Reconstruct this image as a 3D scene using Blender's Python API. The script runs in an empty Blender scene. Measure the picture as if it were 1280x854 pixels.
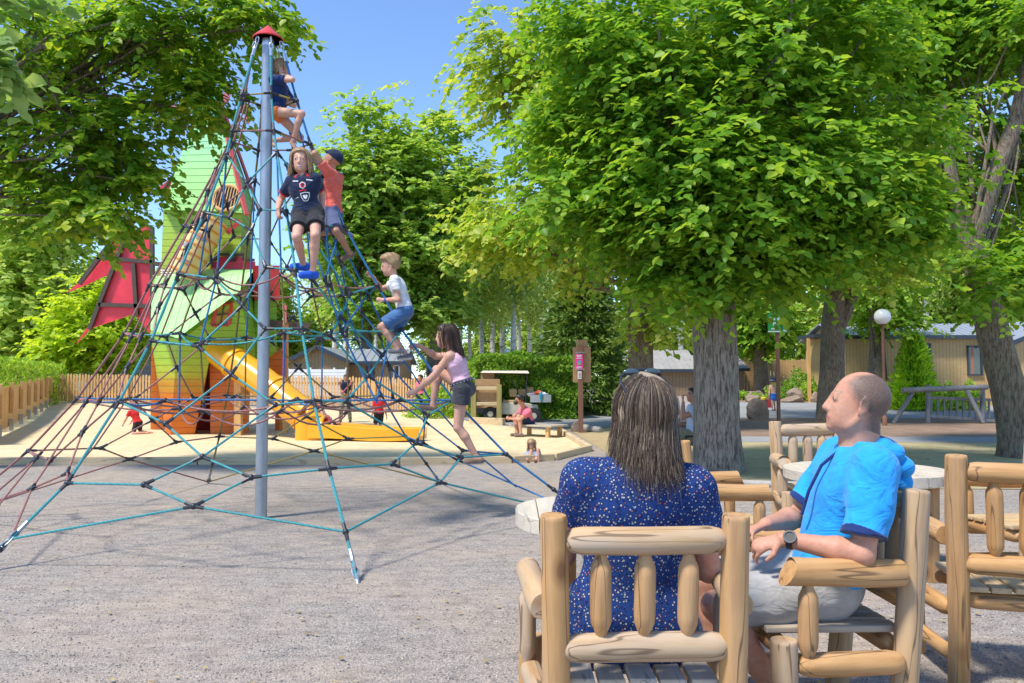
import bpy, bmesh, math, random
import numpy as np
from mathutils import Vector, Matrix
from mathutils.bvhtree import BVHTree
random.seed(7); RNG = np.random.default_rng(7)
scene = bpy.context.scene
col = scene.collection
PI = math.pi
V = Vector

# ------------------------------------------------------------------ camera
FPX = 995.0; HCAM = 1.35; YH = 475.0
PITCH = math.atan((YH-427.0)/FPX)
cd = bpy.data.cameras.new('camera'); cam = bpy.data.objects.new('camera', cd); col.objects.link(cam)
cam.location = (0, 0, HCAM); cam.rotation_euler = (PI/2+PITCH, 0, 0)
cd.sensor_width = 36.0; cd.lens = 36.0*FPX/1280.0; cd.clip_start = 0.05; cd.clip_end = 3000
scene.camera = cam
_cp, _sp = math.cos(PITCH), math.sin(PITCH)

def ray(x, y):
    a = (x-640.0)/FPX; b = (427.0-y)/FPX
    return V((a, _cp-b*_sp, _sp+b*_cp))
def at(x, y, Y):
    d = ray(x, y); t = Y/d.y
    return V((d.x*t, Y, HCAM+d.z*t))
def gz(Y):
    if Y < 24: return 0.0
    if Y < 28: return 0.035*(Y-24)**2/8.0
    if Y < 70: return 0.07+0.035*(Y-28)
    return 0.07+0.035*42
def gnd(x, Y, dz=0.0):
    """ground point at pixel column x, distance Y"""
    return V(((x-640.0)/FPX*(Y*_cp+ (gz(Y)-HCAM)*_sp), Y, gz(Y)+dz))

# ------------------------------------------------------------------ objects
def tag(o, label=None, cat=None, group=None, kind=None):
    if label: o['label'] = label
    if cat: o['category'] = cat
    if group: o['group'] = group
    if kind: o['kind'] = kind
    return o
def empty(name, loc=(0, 0, 0), rz=0.0, label=None, cat=None, group=None):
    o = bpy.data.objects.new(name, None); col.objects.link(o)
    o.location = loc; o.rotation_euler = (0, 0, rz); o.empty_display_size = 0.1
    return tag(o, label, cat, group)
def link(name, me, mats, parent=None, smooth=False):
    o = bpy.data.objects.new(name, me); col.objects.link(o)
    for m in (mats if isinstance(mats, (list, tuple)) else [mats]): me.materials.append(m)
    if smooth: me.polygons.foreach_set('use_smooth', np.ones(len(me.polygons), dtype=bool))
    if parent is not None: o.parent = parent
    return o
def local(parent, p):
    """world point into the frame of a parent that has loc + rz only"""
    c, s = math.cos(-parent.rotation_euler.z), math.sin(-parent.rotation_euler.z)
    q = V(p)-V(parent.location)
    return V((c*q.x-s*q.y, s*q.x+c*q.y, q.z))
def np_mesh(name, verts, faces_flat, nper, matidx=None):
    me = bpy.data.meshes.new(name)
    verts = np.asarray(verts, dtype=np.float32).reshape(-1, 3); faces_flat = np.asarray(faces_flat, dtype=np.int32).ravel()
    nf = len(faces_flat)//nper
    me.vertices.add(len(verts)); me.vertices.foreach_set('co', verts.ravel())
    me.loops.add(len(faces_flat)); me.loops.foreach_set('vertex_index', faces_flat)
    me.polygons.add(nf); me.polygons.foreach_set('loop_start', np.arange(nf, dtype=np.int32)*nper)
    if matidx is not None: me.polygons.foreach_set('material_index', np.asarray(matidx, dtype=np.int32))
    me.update(calc_edges=True); me.validate(verbose=False)
    return me

class MB:
    """collects shapes and links them as ONE mesh object"""
    def __init__(self): self.v = []; self.f = []; self.mi = []
    def add(self, vs, fs, mi=0):
        b = len(self.v); self.v += [tuple(p) for p in vs]
        self.f += [tuple(i+b for i in f) for f in fs]; self.mi += [mi]*len(fs)
        return self
    def box(self, c, s, rz=0.0, mi=0, M=None):
        hx, hy, hz = s[0]/2, s[1]/2, s[2]/2
        vs = [V((x, y, z)) for x in (-hx, hx) for y in (-hy, hy) for z in (-hz, hz)]
        R = M if M is not None else Matrix.Rotation(rz, 3, 'Z')
        vs = [R @ p + V(c) for p in vs]
        return self.add(vs, [(0,1,3,2),(4,6,7,5),(0,4,5,1),(2,3,7,6),(0,2,6,4),(1,5,7,3)], mi)
    def beam(self, a, b, w, h, up=(0, 0, 1), mi=0):
        a, b = V(a), V(b); d = b-a; L = d.length; d.normalize()
        s = d.cross(V(up)); s = s.normalized() if s.length > 1e-5 else V((1, 0, 0)); u = s.cross(d)
        R = Matrix((d, s, u)).transposed()
        return self.box((a+b)/2, (L, w, h), M=R, mi=mi)
    def tube(self, pts, r, n=8, caps=True, mi=0):
        pts = [V(p) for p in pts]; rs = r if isinstance(r, (list, tuple)) else [r]*len(pts)
        vs = []; fs = []; prev = None
        for i, p in enumerate(pts):
            t = (pts[min(i+1, len(pts)-1)]-pts[max(i-1, 0)]).normalized()
            if prev is None:
                a = V((0, 0, 1)) if abs(t.z) < 0.9 else V((1, 0, 0)); s = t.cross(a).normalized()
            else:
                s = (prev-t*prev.dot(t)); s = s.normalized() if s.length > 1e-6 else prev
            prev = s; u = t.cross(s)
            for k in range(n):
                q = 2*PI*k/n; vs.append(p+(s*math.cos(q)+u*math.sin(q))*rs[i])
        for i in range(len(pts)-1):
            for k in range(n):
                fs.append((i*n+k, i*n+(k+1) % n, (i+1)*n+(k+1) % n, (i+1)*n+k))
        if caps:
            fs.append(tuple(range(n-1, -1, -1))); fs.append(tuple((len(pts)-1)*n+k for k in range(n)))
        return self.add(vs, fs, mi)
    def lathe(self, prof, c=(0, 0, 0), n=24, mi=0):
        vs = []; fs = []
        for r, z in prof:
            for k in range(n):
                q = 2*PI*k/n; vs.append((c[0]+r*math.cos(q), c[1]+r*math.sin(q), c[2]+z))
        for i in range(len(prof)-1):
            for k in range(n): fs.append((i*n+k, i*n+(k+1) % n, (i+1)*n+(k+1) % n, (i+1)*n+k))
        fs.append(tuple(range(n-1, -1, -1))); fs.append(tuple((len(prof)-1)*n+k for k in range(n)))
        return self.add(vs, fs, mi)
    def sphere(self, c, r, nu=12, nv=8, sc=(1, 1, 1), mi=0):
        prof = [(max(1e-4, math.sin(PI*i/nv))*r, -math.cos(PI*i/nv)*r) for i in range(nv+1)]
        b = len(self.v); self.lathe(prof, (0, 0, 0), nu, mi)
        for i in range(b, len(self.v)):
            p = self.v[i]; self.v[i] = (c[0]+p[0]*sc[0], c[1]+p[1]*sc[1], c[2]+p[2]*sc[2])
        return self
    def prism(self, poly, d, mi=0):
        """polygon of 3D points extruded by vector d"""
        n = len(poly); vs = [V(p) for p in poly]+[V(p)+V(d) for p in poly]
        fs = [tuple(range(n)), tuple(range(2*n-1, n-1, -1))]
        fs += [(i, i+n, (i+1) % n+n, (i+1) % n) for i in range(n)]
        return self.add(vs, fs, mi)
    def build(self, name, mats, parent=None, smooth=False, bevel=0.0, world=False, seg=2):
        me = bpy.data.meshes.new(name)
        vs = self.v
        if world and parent is not None: vs = [tuple(local(parent, p)) for p in vs]
        me.from_pydata(vs, [], self.f); me.polygons.foreach_set('material_index', self.mi)
        bm = bmesh.new(); bm.from_mesh(me); bmesh.ops.recalc_face_normals(bm, faces=bm.faces); bm.to_mesh(me); bm.free()
        me.update()
        o = link(name, me, mats, parent)
        if smooth: smooth_by_angle(me)
        if bevel > 0:
            m = o.modifiers.new('bevel', 'BEVEL'); m.width = bevel; m.segments = seg; m.limit_method = 'ANGLE'; m.angle_limit = math.radians(40)
        return o
def smooth_by_angle(me, ang=0.7):
    me.polygons.foreach_set('use_smooth', np.ones(len(me.polygons), dtype=bool))
    bm = bmesh.new(); bm.from_mesh(me)
    for e in bm.edges:
        if len(e.link_faces) == 2 and e.calc_face_angle(0) > ang: e.smooth = False
    bm.to_mesh(me); bm.free()
def hull(name, mats, parent, pts, world=True, bevel=0.0):
    bm = bmesh.new()
    for p in pts: bm.verts.new(local(parent, p) if world else p)
    r = bmesh.ops.convex_hull(bm, input=bm.verts)
    bmesh.ops.delete(bm, geom=[g for g in r['geom_interior'] if isinstance(g, bmesh.types.BMVert)], context='VERTS')
    bmesh.ops.dissolve_limit(bm, angle_limit=0.02, verts=bm.verts, edges=bm.edges)
    bmesh.ops.recalc_face_normals(bm, faces=bm.faces)
    me = bpy.data.meshes.new(name); bm.to_mesh(me); bm.free()
    o = link(name, me, mats, parent)
    if bevel:
        m = o.modifiers.new('bevel', 'BEVEL'); m.width = bevel; m.segments = 2; m.limit_method = 'ANGLE'
    return o
def copy_tree(o, parent=None):
    c = o.copy(); col.objects.link(c); c.parent = parent
    for ch in list(o.children): copy_tree(ch, c)
    return c

# ------------------------------------------------------------------ materials
def newmat(name):
    m = bpy.data.materials.new(name); m.use_nodes = True
    nt = m.node_tree; b = nt.nodes['Principled BSDF']
    return m, nt, b
def N(nt, t, **kw):
    n = nt.nodes.new(t)
    for k, v in kw.items():
        if hasattr(n, k): setattr(n, k, v)
        else: n.inputs[k].default_value = v
    return n
def ramp(nt, fac, stops):
    r = nt.nodes.new('ShaderNodeValToRGB'); e = r.color_ramp.elements
    while len(e) < len(stops): e.new(0.5)
    for i, (p, c) in enumerate(stops):
        e[i].position = p; e[i].color = (c[0], c[1], c[2], 1)
    nt.links.new(fac, r.inputs[0]); return r.outputs[0]
def coords(nt, kind='Object', scale=(1, 1, 1)):
    tc = nt.nodes.new('ShaderNodeTexCoord'); mp = nt.nodes.new('ShaderNodeMapping'); mp.inputs['Scale'].default_value = scale
    nt.links.new(tc.outputs[kind], mp.inputs[0]); return mp.outputs[0]
def mixc(nt, fac, a, b, mode='MIX'):
    n = nt.nodes.new('ShaderNodeMix'); n.data_type = 'RGBA'; n.blend_type = mode
    for inp, val in ((0, fac), (6, a), (7, b)):
        if hasattr(val, 'is_linked') or hasattr(val, 'links'): nt.links.new(val, n.inputs[inp])
        else: n.inputs[inp].default_value = (val[0], val[1], val[2], 1) if inp else val
    return n.outputs[2]
def bump(nt, b, h, strength=0.3, dist=0.01):
    n = nt.nodes.new('ShaderNodeBump'); n.inputs['Strength'].default_value = strength; n.inputs['Distance'].default_value = dist
    nt.links.new(h, n.inputs['Height']); nt.links.new(n.outputs[0], b.inputs['Normal'])
def noise(nt, vec, scale, detail=4, rough=0.6):
    n = nt.nodes.new('ShaderNodeTexNoise'); n.inputs['Scale'].default_value = scale; n.inputs['Detail'].default_value = detail; n.inputs['Roughness'].default_value = rough
    if vec is not None: nt.links.new(vec, n.inputs['Vector'])
    return n.outputs['Fac']
def pm(name, c, rough=0.6, metal=0.0, var=0.12, scale=8.0, bmp=0.0, bscale=60.0, spec=0.5, kind='Object', stretch=(1, 1, 1)):
    """painted / plain surface with a little wear in colour and relief"""
    m, nt, b = newmat(name); v = coords(nt, kind, stretch)
    f = noise(nt, v, scale, 5)
    k0, k1 = 1-var, 1+var
    cc = ramp(nt, f, [(0.3, [x*k0 for x in c]), (0.7, [min(1, x*k1) for x in c])])
    nt.links.new(cc, b.inputs['Base Color'])
    b.inputs['Roughness'].default_value = rough; b.inputs['Metallic'].default_value = metal
    b.inputs['Specular IOR Level'].default_value = spec
    if bmp > 0: bump(nt, b, noise(nt, v, bscale, 4), bmp, 0.004)
    return m
def wood(name, c0, c1, scale=1.0, crack=0.35, knots=True, rough=0.62, axis=2, silver=0.0):
    """log / timber, grain along a local axis"""
    m, nt, b = newmat(name)
    tc = nt.nodes.new('ShaderNodeTexCoord'); oi = nt.nodes.new('ShaderNodeObjectInfo')
    ad = N(nt, 'ShaderNodeVectorMath', operation='MULTIPLY_ADD')
    cb = nt.nodes.new('ShaderNodeCombineXYZ')
    for i in range(3): nt.links.new(oi.outputs['Random'], cb.inputs[i])
    nt.links.new(cb.outputs[0], ad.inputs[0]); ad.inputs[1].default_value = (31, 17, 23); nt.links.new(tc.outputs['Object'], ad.inputs[2])
    st = [14.0*scale]*3; st[axis] = 1.1*scale
    mp = nt.nodes.new('ShaderNodeMapping'); mp.inputs['Scale'].default_value = st; nt.links.new(ad.outputs[0], mp.inputs[0])
    g = noise(nt, mp.outputs[0], 2.2, 7, 0.65)
    base = ramp(nt, g, [(0.33, c0), (0.48, [(a*.45+d*.55) for a, d in zip(c0, c1)]), (0.64, c1)])
    big = noise(nt, ad.outputs[0], 3.0*scale, 3)
    base = mixc(nt, ramp(nt, big, [(0.4, (0, 0, 0)), (0.65, (0.5, 0.5, 0.5))]), base, [min(1, c1[0]*1.15), min(1, c1[1]*1.10), c1[2]*1.05])
    if silver > 0:
        sv = noise(nt, mp.outputs[0], 0.9, 4)
        base = mixc(nt, ramp(nt, sv, [(0.42, (0, 0, 0)), (0.62, (silver,)*3)]), base, (0.42, 0.39, 0.35))
    if knots:
        vo = nt.nodes.new('ShaderNodeTexVoronoi'); vo.inputs['Scale'].default_value = 5.5*scale
        st2 = [1.0]*3; st2[axis] = 0.55
        mp2 = nt.nodes.new('ShaderNodeMapping'); mp2.inputs['Scale'].default_value = st2
        nt.links.new(ad.outputs[0], mp2.inputs[0]); nt.links.new(mp2.outputs[0], vo.inputs['Vector'])
        base = mixc(nt, ramp(nt, vo.outputs['Distance'], [(0.06, (0.9,)*3), (0.11, (0.5,)*3), (0.20, (0, 0, 0))]), base, (0.20, 0.085, 0.03))
    if crack > 0:
        st3 = [9.0*scale]*3; st3[axis] = 0.5*scale
        mp3 = nt.nodes.new('ShaderNodeMapping'); mp3.inputs['Scale'].default_value = st3; nt.links.new(ad.outputs[0], mp3.inputs[0])
        ck = noise(nt, mp3.outputs[0], 1.6, 2, 0.4)
        dd = N(nt, 'ShaderNodeMath', operation='SUBTRACT'); nt.links.new(ck, dd.inputs[0]); dd.inputs[1].default_value = 0.5
        ab = N(nt, 'ShaderNodeMath', operation='ABSOLUTE'); nt.links.new(dd.outputs[0], ab.inputs[0])
        base = mixc(nt, ramp(nt, ab.outputs[0], [(0.003, (crack,)*3), (0.010, (0, 0, 0))]), base, (0.07, 0.04, 0.02))
    nt.links.new(base, b.inputs['Base Color']); b.inputs['Roughness'].default_value = rough
    bump(nt, b, g, 0.25, 0.004)
    return m
def leafmat(name, c0, c1, c2, trans=0.42, rough=0.42):
    m, nt, b = newmat(name)
    ge = nt.nodes.new('ShaderNodeNewGeometry')
    base = ramp(nt, ge.outputs['Random Per Island'], [(0.0, c0), (0.5, c1), (0.95, c2)])
    nt.links.new(base, b.inputs['Base Color']); b.inputs['Roughness'].default_value = rough
    b.inputs['Specular IOR Level'].default_value = 0.3
    tr = nt.nodes.new('ShaderNodeBsdfTranslucent')
    tcol = mixc(nt, 1.0, base, (1.35, 1.2, 0.55), 'MULTIPLY'); nt.links.new(tcol, tr.inputs[0])
    mx = nt.nodes.new('ShaderNodeMixShader'); mx.inputs[0].default_value = trans
    nt.links.new(b.outputs[0], mx.inputs[1]); nt.links.new(tr.outputs[0], mx.inputs[2])
    nt.links.new(mx.outputs[0], nt.nodes['Material Output'].inputs[0])
    return m
def barkmat(name, c0, c1, lichen=0.0, scale=1.0, moss=0.0):
    m, nt, b = newmat(name); v = coords(nt, 'Object', (7*scale, 7*scale, 1.0*scale))
    f = noise(nt, v, 3.0, 7, 0.7)
    base = ramp(nt, f, [(0.41, c0), (0.47, [a*.6+d*.4 for a, d in zip(c0, c1)]), (0.56, c1)])
    v2 = coords(nt, 'Object')
    if lichen:
        base = mixc(nt, ramp(nt, noise(nt, v2, 5.0, 6, 0.75), [(0.5, (0, 0, 0)), (0.66, (lichen,)*3)]), base, (0.36, 0.38, 0.34))
    if moss:
        base = mixc(nt, ramp(nt, noise(nt, v2, 2.5, 6, 0.75), [(0.48, (0, 0, 0)), (0.68, (moss,)*3)]), base, (0.12, 0.15, 0.03))
    nt.links.new(base, b.inputs['Base Color']); b.inputs['Roughness'].default_value = 0.9
    bump(nt, b, f, 0.9, 0.03)
    return m
def planked(name, stops, z0, z1, pitch=0.16, rough=0.5, axis='Z', seam=0.55):
    """painted boards: colour follows height by the paint scheme, dark seams between boards"""
    m, nt, b = newmat(name)
    tc = nt.nodes.new('ShaderNodeTexCoord'); sx = nt.nodes.new('ShaderNodeSeparateXYZ'); nt.links.new(tc.outputs['Object'], sx.inputs[0])
    src = sx.outputs[axis]
    dv = N(nt, 'ShaderNodeMath', operation='DIVIDE'); nt.links.new(src, dv.inputs[0]); dv.inputs[1].default_value = pitch
    fl = N(nt, 'ShaderNodeMath', operation='FLOOR'); nt.links.new(dv.outputs[0], fl.inputs[0])
    fr = N(nt, 'ShaderNodeMath', operation='FRACT'); nt.links.new(dv.outputs[0], fr.inputs[0])
    hz = N(nt, 'ShaderNodeMapRange'); nt.links.new(sx.outputs['Z'], hz.inputs[0]); hz.inputs[1].default_value = z0; hz.inputs[2].default_value = z1
    wn = nt.nodes.new('ShaderNodeTexWhiteNoise'); wn.noise_dimensions = '1D'; nt.links.new(fl.outputs[0], wn.inputs['W'])
    jit = N(nt, 'ShaderNodeMath', operation='MULTIPLY_ADD'); nt.links.new(wn.outputs['Value'], jit.inputs[0]); jit.inputs[1].default_value = 0.05; nt.links.new(hz.outputs[0], jit.inputs[2])
    base = ramp(nt, jit.outputs[0], stops)
    v = coords(nt, 'Object', (1, 1, 4)); f = noise(nt, v, 4.0, 5)
    base = mixc(nt, 0.45, base, ramp(nt, f, [(0.3, (0.55,)*3), (0.7, (1, 1, 1))]), 'MULTIPLY')
    base = mixc(nt, ramp(nt, fr.outputs[0], [(0.0, (seam,)*3), (0.07, (seam,)*3), (0.11, (0, 0, 0))]), base, (0.03, 0.04, 0.01))
    nt.links.new(base, b.inputs['Base Color']); b.inputs['Roughness'].default_value = rough
    bump(nt, b, ramp(nt, fr.outputs[0], [(0.0, (0, 0, 0)), (0.1, (1, 1, 1))]), 0.5, 0.01)
    return m
# ------------------------------------------------------------------ implicit surfaces -> one continuous mesh
def A3(p): return np.array(p, dtype=np.float32)
def rc(a, b, ra, rb, k=0.02, flat=None, cut=None, op='u'):
    return dict(t='rc', a=A3(a), b=A3(b), ra=ra, rb=rb, k=k, flat=flat, cut=cut, op=op)
def ell(c, axes, radii, k=0.02, cut=None, op='u'):
    return dict(t='el', c=A3(c), ax=[A3(x) for x in axes], r=radii, k=k, cut=cut, op=op)
def bbox(p):
    if p['t'] == 'rc':
        r = max(p['ra'], p['rb']); return np.minimum(p['a'], p['b'])-r, np.maximum(p['a'], p['b'])+r
    r = max(p['r']); return p['c']-r, p['c']+r
def sdf(p, X, Y, Z):
    if p['t'] == 'rc':
        ba = p['b']-p['a']; qx, qy, qz = X-p['a'][0], Y-p['a'][1], Z-p['a'][2]
        if p['flat'] is not None:
            f, kk = A3(p['flat'][0]), p['flat'][1]
            s = (qx*f[0]+qy*f[1]+qz*f[2])*(kk-1); qx, qy, qz = qx+s*f[0], qy+s*f[1], qz+s*f[2]
            ba = ba+f*(kk-1)*float(np.dot(ba, f))
        L2 = max(float(np.dot(ba, ba)), 1e-9)
        t = np.clip((qx*ba[0]+qy*ba[1]+qz*ba[2])/L2, 0, 1)
        d = np.sqrt((qx-t*ba[0])**2+(qy-t*ba[1])**2+(qz-t*ba[2])**2)-(p['ra']+(p['rb']-p['ra'])*t)
    else:
        qx, qy, qz = X-p['c'][0], Y-p['c'][1], Z-p['c'][2]
        s = 0
        for ax, r in zip(p['ax'], p['r']): s = s+((qx*ax[0]+qy*ax[1]+qz*ax[2])/r)**2
        d = (np.sqrt(s)-1)*min(p['r'])
    if p['cut']:
        for c, n in p['cut']:
            d = np.maximum(d, (X-c[0])*n[0]+(Y-c[1])*n[1]+(Z-c[2])*n[2])
    return d
def surface(prims, vox, wob=None):
    lo = np.min([bbox(p)[0] for p in prims if p['op'] == 'u'], axis=0)-3*vox
    hi = np.max([bbox(p)[1] for p in prims if p['op'] == 'u'], axis=0)+3*vox
    n = np.ceil((hi-lo)/vox).astype(int)+1
    F = np.full(n, 1.0, dtype=np.float32)
    for p in prims:
        l, h = bbox(p); m = p['k']+3*vox
        i0 = np.maximum(((l-m-lo)/vox).astype(int), 0); i1 = np.minimum(((h+m-lo)/vox).astype(int)+2, n)
        if np.any(i1 <= i0): continue
        ax = [lo[a]+vox*np.arange(i0[a], i1[a], dtype=np.float32) for a in range(3)]
        X, Y, Z = ax[0][:, None, None], ax[1][None, :, None], ax[2][None, None, :]
        d = sdf(p, X, Y, Z); sl = tuple(slice(a, b) for a, b in zip(i0, i1)); G = F[sl]
        k = max(p['k'], 1e-5)
        if p['op'] == 'u':
            hh = np.maximum(k-np.abs(G-d), 0)/k; F[sl] = np.minimum(G, d)-hh*hh*k*0.25
        else:
            d = -d; hh = np.maximum(k-np.abs(G-d), 0)/k; F[sl] = np.maximum(G, d)+hh*hh*k*0.25
    if wob:
        ax = [lo[a]+vox*np.arange(n[a], dtype=np.float32) for a in range(3)]
        F = F+wob(ax[0][:, None, None], ax[1][None, :, None], ax[2][None, None, :])
    # surface nets
    S = F < 0
    c = [S[i:n[0]-1+i, j:n[1]-1+j, k:n[2]-1+k] for i in (0, 1) for j in (0, 1) for k in (0, 1)]
    cnt = sum(x.astype(np.int8) for x in c); act = (cnt > 0) & (cnt < 8)
    idx = np.full(act.shape, -1, dtype=np.int32); cells = np.argwhere(act); idx[act] = np.arange(len(cells))
    acc = np.zeros((len(cells), 3)); w = np.zeros(len(cells))
    cor = [(i, j, k) for i in (0, 1) for j in (0, 1) for k in (0, 1)]
    val = {q: F[cells[:, 0]+q[0], cells[:, 1]+q[1], cells[:, 2]+q[2]] for q in cor}
    for q in cor:
        for a in range(3):
            if q[a] == 0:
                q2 = list(q); q2[a] = 1; q2 = tuple(q2)
                va, vb = val[q], val[q2]; cr = (va < 0) != (vb < 0)
                t = np.where(cr, va/np.where(cr, va-vb, 1), 0)
                pt = np.tile(np.array(q, dtype=float), (len(cells), 1)); pt[:, a] = t
                acc[cr] += pt[cr]; w[cr] += 1
    verts = lo+vox*(cells+acc/np.maximum(w, 1)[:, None])
    faces = []
    for a in range(3):
        b, cc = (a+1) % 3, (a+2) % 3
        sh = [slice(None)]*3; sh2 = [slice(None)]*3
        sh[a] = slice(0, n[a]-1); sh2[a] = slice(1, n[a])
        s0, s1 = S[tuple(sh)], S[tuple(sh2)]
        e = np.argwhere(s0 != s1)
        e = e[(e[:, b] > 0) & (e[:, cc] > 0) & (e[:, b] < n[b]-1) & (e[:, cc] < n[cc]-1)]
        if not len(e): continue
        fl = s0[e[:, 0], e[:, 1], e[:, 2]]
        q = []
        for db, dc in ((1, 1), (0, 1), (0, 0), (1, 0)):
            g = e.copy(); g[:, b] -= db; g[:, cc] -= dc; q.append(idx[g[:, 0], g[:, 1], g[:, 2]])
        q = np.stack(q, 1); q[~fl] = q[~fl][:, ::-1]
        faces.append(q)
    f = np.concatenate(faces) if faces else np.zeros((0, 4), np.int32)
    f = f[(f >= 0).all(1)]
    # light smoothing
    for it in range(2):
        s = np.zeros_like(verts); c2 = np.zeros(len(verts))
        for i in range(4):
            a, b = f[:, i], f[:, (i+1) % 4]
            np.add.at(s, a, verts[b]); np.add.at(c2, a, 1); np.add.at(s, b, verts[a]); np.add.at(c2, b, 1)
        verts = verts*0.6+0.4*s/np.maximum(c2, 1)[:, None]
    return verts, f
def blob(name, prims, vox, mats, parent, paint=(), wob=None):
    v, f = surface(prims, vox, wob)
    cen = v[f].mean(1); mi = np.zeros(len(f), np.int32)
    for i, fn in paint: mi[fn(cen)] = i
    me = np_mesh(name, v-np.array(parent.matrix_basis.translation), f, 4, mi)
    o = link(name, me, mats, parent, smooth=True)
    o['_bvh'] = 0; del o['_bvh']
    return o, (v, f)
def near(c, r):
    c = np.array(c); return lambda q: ((q-c)**2).sum(1) < r*r
def folds(A, s=1.0, d=(0.3, 0.2, 1.0), ph=0.0):
    d = np.array(d)
    def w(X, Y, Z):
        u = X*18*s+Y*15*s+Z*9*s*d[2]+ph
        return A*(np.sin(u+1.7*np.sin(Z*13*s+X*7*s))+0.6*np.sin(X*31*s-Y*27*s+Z*22*s*d[2]+2*ph)) 
    return w

SKIN = None
def skinmat(name, c, red=0.25):
    m, nt, b = newmat(name); v = coords(nt)
    f = noise(nt, v, 9.0, 5); f2 = noise(nt, v, 130.0, 3)
    cc = ramp(nt, f, [(0.3, c), (0.7, (c[0]*1.0, c[1]*(1-0.18*red*2), c[2]*(1-0.22*red*2)))])
    f3 = noise(nt, v, 38.0, 6, .75); cc = mixc(nt, .55, cc, ramp(nt, f3, [(.34, (.74, .62, .58)), (.62, (1.06, 1.04, 1.03))]), 'MULTIPLY')
    nt.links.new(cc, b.inputs['Base Color']); b.inputs['Roughness'].default_value = 0.55
    b.inputs['Subsurface Weight'].default_value = 0.12; b.inputs['Subsurface Radius'].default_value = (0.012, 0.005, 0.003); b.inputs['Subsurface Scale'].default_value = 1.0
    b.inputs['Specular IOR Level'].default_value = 0.35
    bump(nt, b, f3, 0.35, 0.003)
    return m
def clothmat(name, c, var=0.15, weave=420.0, rough=0.85):
    m, nt, b = newmat(name); v = coords(nt)
    f = noise(nt, v, 14.0, 5)
    cc = ramp(nt, f, [(0.3, [x*(1-var) for x in c]), (0.7, [min(1, x*(1+var)) for x in c])])
    nt.links.new(cc, b.inputs['Base Color']); b.inputs['Roughness'].default_value = rough; b.inputs['Specular IOR Level'].default_value = 0.2
    b.inputs['Sheen Weight'].default_value = 0.15
    wr_ = N(nt, 'ShaderNodeTexNoise', noise_dimensions='3D'); wr_.inputs['Scale'].default_value = 7.0; wr_.inputs['Detail'].default_value = 3.0; wr_.inputs['Distortion'].default_value = 1.6
    nt.links.new(coords(nt, 'Object', (1.0, 1.0, 1.7)), wr_.inputs['Vector'])
    bump(nt, b, wr_.outputs['Fac'], 0.55, 0.03)
    return m
def hairmat(name, c0, c1, c2=None):
    m, nt, b = newmat(name); ge = nt.nodes.new('ShaderNodeNewGeometry')
    v = coords(nt, 'Object', (60, 60, 9)); f = noise(nt, v, 2.0, 4)
    base = ramp(nt, ge.outputs['Random Per Island'], [(0.0, c0), (0.62, c1), (0.97, c2 or c1)])
    base = mixc(nt, 0.5, base, ramp(nt, f, [(0.3, (0.55,)*3), (0.7, (1, 1, 1))]), 'MULTIPLY')
    nt.links.new(base, b.inputs['Base Color']); b.inputs['Roughness'].default_value = 0.45
    bump(nt, b, f, 0.6, 0.004)
    return m
def ik(a, t, l1, l2, hint):
    a, t, hint = V(a), V(t), V(hint); d = t-a; L = d.length
    if L > (l1+l2)*0.995: t = a+d*((l1+l2)*0.995/L); L = (l1+l2)*0.995; d = t-a
    if L < abs(l1-l2)*1.05+1e-4: L = abs(l1-l2)*1.05+1e-3
    d = d.normalized(); x = (l1*l1-l2*l2+L*L)/(2*L); h = math.sqrt(max(l1*l1-x*x, 0))
    p = hint-a; p = p-d*p.dot(d); p = p.normalized() if p.length > 1e-5 else d.orthogonal().normalized()
    return a+d*x+p*h, t
def hand_prims(w, fwd, palm, s, curl=0.6, spread=0.12, mirror=1):
    """palm + five unequal bent fingers; fwd = wrist to knuckles, palm = the way the palm faces"""
    fwd = V(fwd).normalized(); palm = V(palm); palm = (palm-fwd*palm.dot(fwd)).normalized()
    side = fwd.cross(palm)*mirror           # towards the thumb
    out = []; kn = w+fwd*0.085*s
    out.append(rc(w, kn, 0.026*s, 0.036*s, 0.012*s, flat=(tuple(palm), 1.9)))
    lens = [(0.032, 0.022, 0.018), (0.036, 0.026, 0.020), (0.033, 0.024, 0.018), (0.026, 0.018, 0.016)]
    for i, L in enumerate(lens):
        off = (0.029-0.0195*i)*s; p = kn+side*off-fwd*0.006*s
        d = (fwd+side*spread*(1.2-0.8*i)).normalized(); r = (0.0088 if i < 3 else 0.0078)*s
        ang = curl*0.55
        for j, l in enumerate(L):
            dd = (d*math.cos(ang)+palm*math.sin(ang)).normalized(); q = p+dd*l*s
            out.append(rc(p, q, r, r*0.93, 0.003*s)); p = q; r *= 0.93; ang += curl*0.75
    p = w+fwd*0.025*s+side*0.022*s
    d1 = (fwd*0.62+side*0.72+palm*0.25).normalized(); q = p+d1*0.042*s
    out.append(rc(p, q, 0.0135*s, 0.0105*s, 0.008*s)); d2 = (fwd*0.9+side*0.2+palm*0.35).normalized()
    out.append(rc(q, q+d2*0.032*s, 0.0103*s, 0.0085*s, 0.003*s))
    return out

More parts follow.
